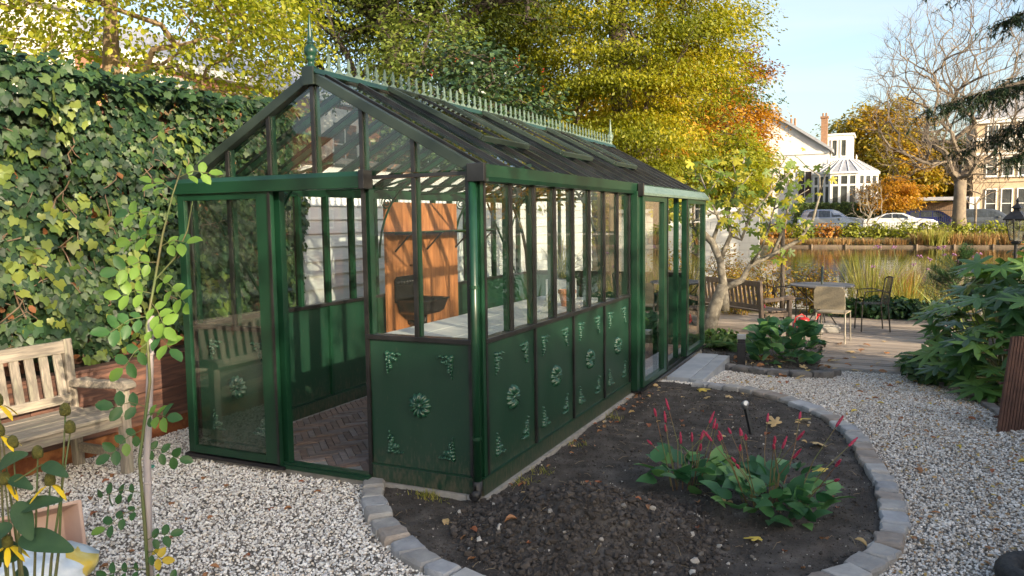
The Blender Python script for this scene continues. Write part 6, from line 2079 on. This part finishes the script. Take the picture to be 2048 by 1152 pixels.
car('low white coupe parked under the small orange tree', (3.15, 57.6, RZ), 0, coupe, coupeg, 4.75, 1.85, carpaint('white_car_paint', (.78, .78, .76), 0), (.85, 3.8), .33)
car('dark grey estate car in front of the brick villa', (8.5, 57.8, RZ), 0, estate, estateg, 4.5, 1.8, carpaint('grey_paint', (.10, .115, .13), .5), (.8, 3.6), .32)
car('dark blue car under the carport', (5.7, 66.5, RZ), 0, estate, estateg, 4.5, 1.8, carpaint('blue_paint', (.02, .03, .16), .3), (.8, 3.6), .32)

# ================================================================== HOUSES BEYOND THE POND
m_stucco = MAT('white_stucco', (.70, .69, .66), (.62, .61, .59), scale=1.5, rough=.7)
m_slate = MAT('grey_roof', (.26, .27, .30), (.34, .35, .38), scale=2, rough=.5, stretch=(1, 1, 5))
m_wglass = MAT('window_glass', (.035, .04, .045), (.07, .08, .085), scale=1.5, rough=.05, spec=.8)
m_chim = MAT('chimney_brick', (.30, .17, .10), (.22, .13, .08), scale=6, rough=.9)


def window(parent, x0, x1, z0, z1, y, fr=m_white, bars=(1, 1), t_=.08, sill=True, name='window'):
    """sash window in a wall facing -y: frame proud of the wall, glass set back"""
    w_ = MB().box(x0, y-.03, z0, x1, y+.02, z1).build(name, m_wglass, parent)
    f = MB().box(x0-t_, y-.09, z0-t_, x0, y+.01, z1+t_).box(x1, y-.09, z0-t_, x1+t_, y+.01, z1+t_).box(x0, y-.09, z1, x1, y+.01, z1+t_).box(x0, y-.09, z0-t_, x1, y+.01, z0)
    f.build('frame', fr, w_)
    g_ = MB()
    for i in range(1, bars[0]): g_.box(x0+(x1-x0)*i/bars[0]-.025, y-.06, z0+.002, x0+(x1-x0)*i/bars[0]+.025, y-.032, z1-.002)
    for i in range(1, bars[1]): g_.box(x0+.002, y-.07, z0+(z1-z0)*i/bars[1]-.03, x1-.002, y-.064, z0+(z1-z0)*i/bars[1]+.03)
    if bars != (1, 1): g_.build('glazing_bar', fr, w_)
    if sill: MB().box(x0-.16, y-.18, z0-t_-.08, x1+.16, y-.02, z0-t_-.004).build('sill', fr, w_)
    return w_


vl = thing('white_villa', 'white stuccoed villa with grey roof beyond the pond', 'house', (-5, 70, .4), world=True)
MB().prism([(-11, .4), (-2.1, .4), (-2.1, 7.1), (-6.2, 9.9), (-11, 6.7)], (0, 72, 0), (1, 0, 0), (0, 0, 1), 6).build('wall', m_stucco, vl)
for s, (xa, za, xb, zb) in enumerate((((-6.2), 10.05, -1.75, 7.0), ((-6.2), 10.05, -11.3, 6.55))):
    MB().hexa([(xa, 65.6, za-.15), (xb, 65.6, zb-.15), (xb, 72.2, zb-.15), (xa, 72.2, za-.15), (xa, 65.6, za+.1), (xb, 65.6, zb+.1), (xb, 72.2, zb+.1), (xa, 72.2, za+.1)]).build('roof', m_slate, vl)
MB().box(-11, 65.9, 6.72, -2.0, 65.99, 6.95).build('string_course', m_white, vl)
window(vl, -4.35, -3.35, 3.2, 5.3, 65.98, bars=(2, 2))
window(vl, -7.4, -6.4, 3.2, 5.3, 65.98, bars=(2, 2))
window(vl, -4.35, -3.35, .9, 2.6, 65.98, bars=(2, 2))
ch = MB().box(-2.75, 67.0, 6.9, -2.25, 67.6, 9.7).build('chimney', m_chim, vl)
MB().box(-2.82, 66.93, 9.702, -2.18, 67.67, 9.85).build('chimney_cap', m_chim, ch)
for x in (-2.62, -2.38): MB().tube([(x, 67.3, 9.85), (x, 67.3, 10.15)], .08, 8).build('chimney_pot', m_chim, ch)
for x in (-5.2, -4.9): MB().tube([(x, 68, 9.2), (x, 68, 9.95)], .1, 8).build('chimney_pot', m_chim, vl)
dm = MB().box(-2.3, 67.9, 5.4, -.35, 71.5, 8.3).build('dormer', m_stucco, vl)
MB().box(-2.4, 67.8, 8.302, -.2, 71.6, 8.45).build('dormer_cornice', m_white, dm)
window(dm, -1.9, -1.55, 6.6, 7.9, 67.88, sill=False); window(dm, -1.2, -.85, 6.6, 7.9, 67.88, sill=False)

cv = thing('conservatory', 'white octagonal glazed conservatory with grey hipped roof', 'conservatory', (-.7, 65.6, .4), world=True)
cxv, cyv, rv = -.75, 66.0, 2.55
ang = [R(22.5+45*k) for k in range(8)]
V8 = [(cxv+rv*math.cos(a), cyv+rv*math.sin(a)) for a in ang]
for k in range(8):
    (xa, ya), (xb, yb) = V8[k], V8[(k+1) % 8]
    if (ya+yb)/2 > cyv+1.2: continue
    d = Vector((xb-xa, yb-ya, 0)); L = d.length; d.normalize(); nv = Vector((d.y, -d.x, 0))
    A = Vector((xa, ya, 0))
    pnl = MB().bar(A+Vector((0, 0, 1.0)), A+d*L+Vector((0, 0, 1.0)), .10, 1.2).build('dado_panel', m_white, cv)
    for (z0, z1) in ((1.68, 2.45), (2.62, 3.95), (4.12, 4.75)):
        for q in range(3):
            a0 = A+d*(L*q/3+.10); a1 = A+d*(L*(q+1)/3-.10)
            MB().hexa([a0-nv*.02+Vector((0, 0, z0)), a1-nv*.02+Vector((0, 0, z0)), a1+nv*.02+Vector((0, 0, z0)), a0+nv*.02+Vector((0, 0, z0)), a0-nv*.02+Vector((0, 0, z1)), a1-nv*.02+Vector((0, 0, z1)), a1+nv*.02+Vector((0, 0, z1)), a0+nv*.02+Vector((0, 0, z1))]).build('pane', m_wglass, cv)
    for q in range(4):
        w_ = .2
        MB().bar(A+d*min(max(L*q/3, .06), L-.06)+Vector((0, 0, 1.6)), A+d*min(max(L*q/3, .06), L-.06)+Vector((0, 0, 4.9)), w_, .14, nv).build('mullion', m_white, cv)
    for z in (1.62, 2.535, 4.035, 4.83): MB().bar(A+Vector((0, 0, z)), A+d*L+Vector((0, 0, z)), .12, .16).build('transom', m_white, cv)
MB().add([(cxv+(rv+.2)*math.cos(a), cyv+(rv+.2)*math.sin(a), 4.93) for a in ang]+[(cxv+(rv+.2)*math.cos(a), cyv+(rv+.2)*math.sin(a), 5.08) for a in ang], [tuple(range(7, -1, -1)), tuple(range(8, 16))]+[(i, (i+1) % 8, 8+(i+1) % 8, 8+i) for i in range(8)]).build('cornice', m_white, cv)
rf = MB().add([(cxv+(rv+.1)*math.cos(a), cyv+(rv+.1)*math.sin(a), 5.082) for a in ang]+[(cxv+.85*math.cos(a), cyv+.85*math.sin(a), 6.1) for a in ang], [(i, (i+1) % 8, 8+(i+1) % 8, 8+i) for i in range(8)]+[tuple(range(8, 16))]).build('roof', m_slate, cv)
rb = MB()
for k in range(8):
    for f in (0, .33, .67):
        a0, a1 = ang[k], ang[(k+1) % 8]
        p = Vector((cxv+(rv+.1)*(math.cos(a0)*(1-f)+math.cos(a1)*f), cyv+(rv+.1)*(math.sin(a0)*(1-f)+math.sin(a1)*f), 5.12))
        q = Vector((cxv+.85*(math.cos(a0)*(1-f)+math.cos(a1)*f), cyv+.85*(math.sin(a0)*(1-f)+math.sin(a1)*f), 6.14))
        rb.bar(p, q, .06, .05)
rb.build('roof_ribs', m_white, rf)
for k in range(8): MB().lathe([(.05, 0), (.03, .1), (.06, .2), (.01, .42)], (cxv+.85*math.cos(ang[k]), cyv+.85*math.sin(ang[k]), 6.1), 6).build('finial', m_white, rf)

m_ybrick = MAT('yellow_brick', (.50, .39, .27), (.43, .33, .22), scale=3, rough=.9, bump=.2, bscale=20)
bv = thing('brick_villa', 'pale brick villa with tall white sash windows at the right edge', 'house', (14, 74, .4), world=True)
MB().box(8.8, 72, .4, 24, 80, 9.0).build('wall', m_ybrick, bv)
MB().box(8.72, 71.9, 6.42, 24.1, 71.998, 6.62).build('string_course', m_white, bv)
MB().box(8.7, 71.88, 7.6, 24.1, 71.998, 7.85).build('string_course', m_white, bv)
MB().box(8.72, 71.9, 4.2, 24.1, 71.998, 4.4).build('string_course', m_ybrick, bv)
MB().box(8.6, 71.7, 9.002, 24.2, 80.2, 9.35).build('cornice', m_white, bv)
MB().hexa([(8.7, 71.9, 9.352), (24.1, 71.9, 9.352), (24.1, 80, 9.352), (8.7, 80, 9.352), (10.6, 74, 12.2), (22, 74, 12.2), (22, 78, 12.2), (10.6, 78, 12.2)]).build('roof', m_slate, bv)
for i in range(6):
    x = 9.75+i*1.12+(.5 if i > 2 else 0)
    for (z0, z1) in ((1.3, 3.6), (4.75, 6.2), (6.85, 7.45), (8.0, 8.8)):
        window(bv, x, x+.68, z0, z1, 71.98, bars=(1, 2) if z1-z0 > 1 else (1, 1), sill=z0 < 6)
        if z1-z0 > 1: pass
cp_ = thing('carport', 'dark flat-roofed carport beside the brick villa', 'carport', (5.6, 67, .4), world=True)
MB().box(3.4, 64.6, 2.7, 7.9, 69.5, 2.95).build('roof', m_slate, cp_)
for (x, y) in ((3.5, 64.7), (7.7, 64.7), (3.5, 69.3), (7.7, 69.3)): MB().box(x, y, .4, x+.12, y+.12, 2.698).build('post', m_dkwood, cp_)
m_logs = MAT('log_pile', (.14, .09, .06), (.24, .16, .10), scale=4, rough=.9, bump=.6)
MB().box(3.45, 69.0, .4, 7.8, 69.25, 2.6).build('rear_wall', m_logs, cp_)
MB().box(7.95, 64.5, .4, 8.25, 65.2, 2.9).box(8.32, 64.5, .4, 8.6, 65.2, 2.9).build('white_door_frame', m_white, cp_)
m_gate = m_rail
gt = thing('iron_gate', 'black iron gate in front of the carport', 'gate', (5.4, 63.9, .4), world=True)
for i in range(26): MB().box(3.7+i*.14, 63.9, .45, 3.7+i*.14+.025, 63.925, 2.05+.25*math.sin(i/25*math.pi)).build('bar', m_gate, gt)
for z in (.6, 1.9): MB().box(3.7, 63.87, z, 7.25, 63.895, z+.05).build('rail', m_gate, gt)

# houses behind the ivy
m_rbrick = MAT('red_brick', (.34, .17, .11), (.26, .13, .09), scale=5, rough=.9, bump=.2, bscale=20)


def xwin(parent, y0, y1, z0, z1, x):   # window in a wall facing +x
    w_ = MB().box(x-.02, y0, z0, x+.03, y1, z1).build('window', m_wglass, parent)
    t_ = .1
    MB().box(x-.01, y0-t_, z0-t_, x+.09, y0, z1+t_).box(x-.01, y1, z0-t_, x+.09, y1+t_, z1+t_).box(x-.01, y0, z1, x+.09, y1, z1+t_).box(x-.01, y0, z0-t_, x+.09, y1, z0).build('frame', m_white, w_)
    MB().box(x+.032, (y0+y1)/2-.03, z0+.002, x+.06, (y0+y1)/2+.03, z1-.002).box(x+.064, y0+.002, (z0+z1)/2-.03, x+.07, y1-.002, (z0+z1)/2+.03).build('glazing_bar', m_white, w_)
    MB().box(x-.01, y0-.2, z0-t_-.12, x+.2, y1+.2, z0-t_-.004).build('sill', m_white, w_)


h1 = thing('townhouse', 'white rendered town house glimpsed behind the yellow tree at upper left', 'house', (-22, 7, 0), world=True)
MB().box(-27, 0, -.2, -18.5, 11.2, 7.6).build('wall', m_stucco, h1)
for y in (1.4, 4.6, 7.8):
    for z in (1.2, 4.4): xwin(h1, y, y+1.2, z, z+1.9, -18.5)
MB().box(-27.2, -.2, 7.602, -18.2, 11.3, 8.0).build('cornice', m_white, h1)
h2 = thing('townhouse', 'red brick town house with cream bays behind the greenhouse gable', 'house', (-22, 18, 0), world=True)
MB().box(-27, 11.4, -.2, -18.8, 27, 6.6).build('wall', m_rbrick, h2)
for y in (13.0, 17.6, 22.2):
    MB().box(-18.8, y-.5, -.2, -18.2, y+2.1, 6.3).build('bay', m_stucco, h2)
    for z in (1.2, 4.0): xwin(h2, y, y+1.6, z, z+1.7, -18.2)
MB().box(-27.2, 11.41, 6.602, -18.5, 27.2, 6.9).build('cornice', m_white, h2)
MB().hexa([(-27, 11.5, 6.902), (-18.7, 11.5, 6.902), (-18.7, 27, 6.902), (-27, 27, 6.902), (-24, 11.5, 8.6), (-22, 11.5, 8.6), (-22, 27, 8.6), (-24, 27, 8.6)]).build('roof', m_slate, h2)
# unseen tall house block, added on the sun side so its shadow covers the near garden
h0 = thing('added_shade_house', 'unseen brick block added off to the right to shade the near garden', 'house', (29.6, -17.4, -.1), R(-30))
MB().box(0, -6.0, 0, 8, 7.2, 11.3).build('wall', m_rbrick, h0)
MB().box(-.3, -6.3, 11.302, 8.3, 7.5, 11.7).build('cornice', m_white, h0)
MB().hexa([(0, -6.0, 11.702), (8, -6.0, 11.702), (8, 7.2, 11.702), (0, 7.2, 11.702), (1.2, -6.0, 12.3), (6, -6.0, 12.3), (6, 7.2, 12.3), (1.2, 7.2, 12.3)]).build('roof', m_slate, h0)
for y in (-4.8, -2.2, .4, 3.0, 5.4):
    for z in (1.0, 4.3, 7.8):
        w_ = MB().box(-.05, y, z, .02, y+1.1, z+1.9).build('window', m_wglass, h0)
        MB().box(-.1, y-.1, z-.1, .01, y, z+2).box(-.1, y+1.1, z-.1, .01, y+1.2, z+2).box(-.1, y, z+1.9, .01, y+1.1, z+2).box(-.1, y, z-.1, .01, y+1.1, z).build('frame', m_white, w_)
# house to the right of the picture, mirrored in the side panes
h3 = thing('townhouse', 'red brick house with white trim out to the right of the garden', 'house', (46, 66, 0), world=True)
MB().box(40, 62, -.2, 52, 76, 9).build('wall', m_rbrick, h3)
for x in (41.5, 44.5, 47.5, 50):
    for z in (1.2, 4.2, 6.8): window(h3, x, x+1.1, z, z+1.8, 61.98, bars=(2, 2))
MB().prism([(39.7, 0), (52.3, 0), (46, 4.2)], (0, 76.2, 9.002), (1, 0, 0), (0, 0, 1), 14.4).build('roof', m_slate, h3)
tree('beech_tree', 'orange tree standing to the right of the pond', (13, 30, -.2), 8.5, .22, (13, 30, 5), (2.8, 2.8, 3.3), 110, 90, (.16, .3), m_orange, m_bark, 61, spread=(.5, .5, .22), group='autumn trees beyond the pond')
tree('beech_tree', 'yellow tree standing on the right-hand shore of the pond', (19, 33, -.2), 10, .22, (19, 33, 5.6), (3, 2.8, 4), 110, 90, (.16, .3), m_mixleaf, m_bark, 62, spread=(.5, .5, .22), group='autumn trees beyond the pond')

# ================================================================== HEDGE AND ADDED SHADE TREES ALONG THE RIGHT SIDE
hd = thing('boundary_hedge', 'low clipped evergreen hedge along the right side of the garden', 'hedge', (4.9, -3, -.04), world=True)


def hedge_top(y): return .95+.05*nz(y*.9, 7.7)+.03*nz(y*3, 2.2)


K = 9000
yy = rng.uniform(-11, 3.0, K); uu = rng.random(K)
tp_ = np.array([hedge_top(a) for a in yy])
zz = np.where(uu < .75, rng.random(K)*tp_, tp_+rng.normal(size=K)*.09)
xx = np.where(uu < .75, 4.42+.10*np.array([nz(a*1.5, b_*1.5, 3) for a, b_ in zip(yy, zz)])+rng.normal(size=K)*.05, rng.uniform(4.4, 5.4, K))
leaf_mesh('foliage', np.column_stack([xx, yy, zz]), rng.normal(size=(K, 3))*.6+[-.8, 0, .4], rng.uniform(.06, .12, K), T_OVAL, m_dshrub, hd)
ys_ = np.arange(-11, 3.01, .5)
b = MB()
for a, c in zip(ys_[:-1], ys_[1:]):
    b.hexa([(4.5, a, -.1), (5.3, a, -.1), (5.3, c, -.1), (4.5, c, -.1), (4.55, a, hedge_top(a)-.12), (5.25, a, hedge_top(a)-.12), (5.25, c, hedge_top(c)-.12), (4.55, c, hedge_top(c)-.12)])
b.build('solid_core', m_bark, hd)  # solid dark block added inside the foliage to stop light
tree('added_shade_tree', 'unseen thinly leaved tree added over the hedge for dappled shade', (10.0, -6.6, -.1), 8.0, .16, (9.8, -6.4, 5.3), (2.6, 4.2, 2.3), 75, 60, (.10, .17), m_olive, m_bark, 71, spread=(.42, .42, .18), group='added shade trees on the right')  # out of view, added to dapple the sunlight
tree('added_shade_tree', 'unseen tree added by the hedge to shade the near end of the deck', (9.5, 1.2, -.1), 6.2, .14, (9.3, 1.5, 4.0), (1.7, 2.4, 1.7), 50, 60, (.10, .17), m_olive, m_bark, 72, spread=(.4, .4, .18), group='added shade trees on the right')  # out of view, added to cast shade towards the deck

# ================================================================== FALLEN LEAVES
m_fall = [LEAF('fallen_%s' % k, c, rough=.6, trans=.15) for k, c in (('brown', [(.30, .14, .06), (.38, .19, .09)]), ('tan', [(.50, .34, .15), (.55, .40, .2)]), ('yellow', [(.58, .42, .07), (.62, .48, .1)]), ('rust', [(.34, .12, .05), (.26, .10, .05)]))]
fl_me = leaf_variants(T_OVAL, m_fall); ff_me = leaf_variants(T_FIG, m_fall)
rd = random.Random(55)


def fallen(label, group, spots, meshes, size, zf):
    for (x, y) in spots:
        o = bpy.data.objects.new('fallen_leaf', rd.choice(meshes)); COL.objects.link(o)
        tag(o, label, 'leaf', group)
        s = rd.uniform(*size)
        o.location = (x, y, zf(x, y)+.010+s*.05); o.scale = (s, s*rd.uniform(.7, 1.1), s*rd.uniform(1, 3.0))
        o.rotation_euler = (rd.gauss(0, .25), rd.gauss(0, .25), rd.uniform(0, 6.28))


def spots(n_, x0, x1, y0, y1, ok):
    out = []
    while len(out) < n_:
        p = (rd.uniform(x0, x1), rd.uniform(y0, y1))
        if ok(*p): out.append(p)
    return out


gr_ok = lambda x, y: not any(inpoly(x, y, q) for q in (bed_poly, back_bed, gh_rect, left_strip, right_bed)) and not (.1 < x < .52 and 3.9 < y < 5.6)
fallen('small brown fallen leaf on the pale gravel left of the oval bed', 'brown leaves on the left gravel', spots(44, -3.0, -.6, -1.9, -.1, gr_ok), [fl_me[0], fl_me[3], fl_me[0]], (.035, .07), lambda x, y: G(x, y))
fallen('yellow-brown fallen leaf on the gravel path right of the oval bed', 'leaves on the right gravel path', spots(84, .6, 3.2, -.4, 5.6, gr_ok), [fl_me[0], fl_me[1], fl_me[2], fl_me[3]], (.03, .07), lambda x, y: G(x, y))
fallen('dry brown fallen leaf on the dark soil of the oval bed', 'leaves on the oval bed', spots(60, -.5, 2.1, -.9, 3.6, lambda x, y: inpoly(x, y, bed_poly)), [fl_me[0], fl_me[1], fl_me[3]], (.035, .075), soil_z)
fallen('dry leaf fallen along the base of the greenhouse side wall', 'leaves along the greenhouse base', [(rd.uniform(.06, .22), rd.uniform(.2, 3.6)) for _ in range(42)], [fl_me[0], fl_me[1], fl_me[3]], (.03, .06), soil_z)
fallen('large pale yellow lobed leaf fallen on the soil bed', 'lobed leaves on the oval bed', [(1.62, -.02), (1.42, 2.35), (1.72, 1.95), (.72, 3.2), (.55, 3.45), (.9, 3.3), (1.85, 1.3), (1.55, 2.6)], [ff_me[1], ff_me[2]], (.075, .115), soil_z)
fallen('pale yellow lobed leaf fallen around the rear bed', 'lobed leaves by the rear bed', spots(44, .05, 1.75, 4.6, 6.9, lambda x, y: inpoly(x, y, back_bed) or (x > .9 and y > 4.6)), [ff_me[1], ff_me[2], fl_me[0]], (.07, .13), lambda x, y: G(x, y)+.015)
fallen('brown leaf fallen on the boards of the deck', 'leaves on the deck', spots(16, 1.5, 2.5, 6.0, 9.0, lambda x, y: True), [ff_me[1], fl_me[0]], (.05, .12), lambda x, y: -.2)
# leaf litter too small and too much to count
sp_ = np.array(spots(1500, .5, 3.3, -.6, 5.7, lambda x, y: gr_ok(x, y) and rd.random() < .25+.75*smooth01((x-1.6)/1.4)))
o = leaf_mesh('leaf_litter', np.column_stack([sp_, [G(a, c)+.014 for a, c in sp_]]), rng.normal(size=(len(sp_), 3))*.35+[0, 0, 1], rng.uniform(.012, .035, len(sp_)), T_OVAL, LEAF('litter', [(.30, .16, .07), (.42, .28, .12), (.24, .12, .06), (.52, .40, .12)], rough=.7, trans=.1))
tag(o, 'scraps of brown leaf litter strewn over the right-hand gravel path', 'leaf litter', kind='stuff')
# tiny litter in the bed: twigs and pale stones
tl = MB()
for i in range(260):
    x, y = rd.uniform(-.6, 2.15), rd.uniform(-.95, 3.6)
    if not inpoly(x, y, bed_poly): continue
    a = rd.uniform(0, 6.28); l = rd.uniform(.02, .09)
    z = soil_z(x, y)+.008
    tl.tube([(x, y, z), (x+math.cos(a)*l*.5, y+math.sin(a)*l*.5, z+rd.uniform(0, .01)), (x+math.cos(a)*l, y+math.sin(a)*l, soil_z(x+math.cos(a)*l, y+math.sin(a)*l)+.006)], .0014, 3)
o = tl.build('twig_litter', MAT('straw', (.34, .26, .15), (.22, .16, .10), scale=9, rough=.9)); tag(o, 'thin dry twigs and straw lying on the dark soil', 'litter', kind='stuff')
# grass tufts at the greenhouse foot
gt_ = np.column_stack([rng.uniform(.05, .2, 160), rng.choice([.35, .6, 1.3, 2.2], 160)+rng.normal(size=160)*.05, np.zeros(160)])
gt_ = np.vstack([gt_, np.column_stack([rng.normal(size=120)*.06-.35, rng.normal(size=120)*.03-.08, np.zeros(120)])])
gt_[:, 2] = [soil_z(a, c) for a, c in gt_[:, :2]]
o = blade_mesh('weed_grass', gt_, rng.normal(size=(len(gt_), 3))*.6+[0, 0, 1], rng.uniform(.02, .06, len(gt_)), .003, .4, m_reed)
tag(o, 'sparse green weeds sprouting along the greenhouse foot', 'weeds', kind='stuff')
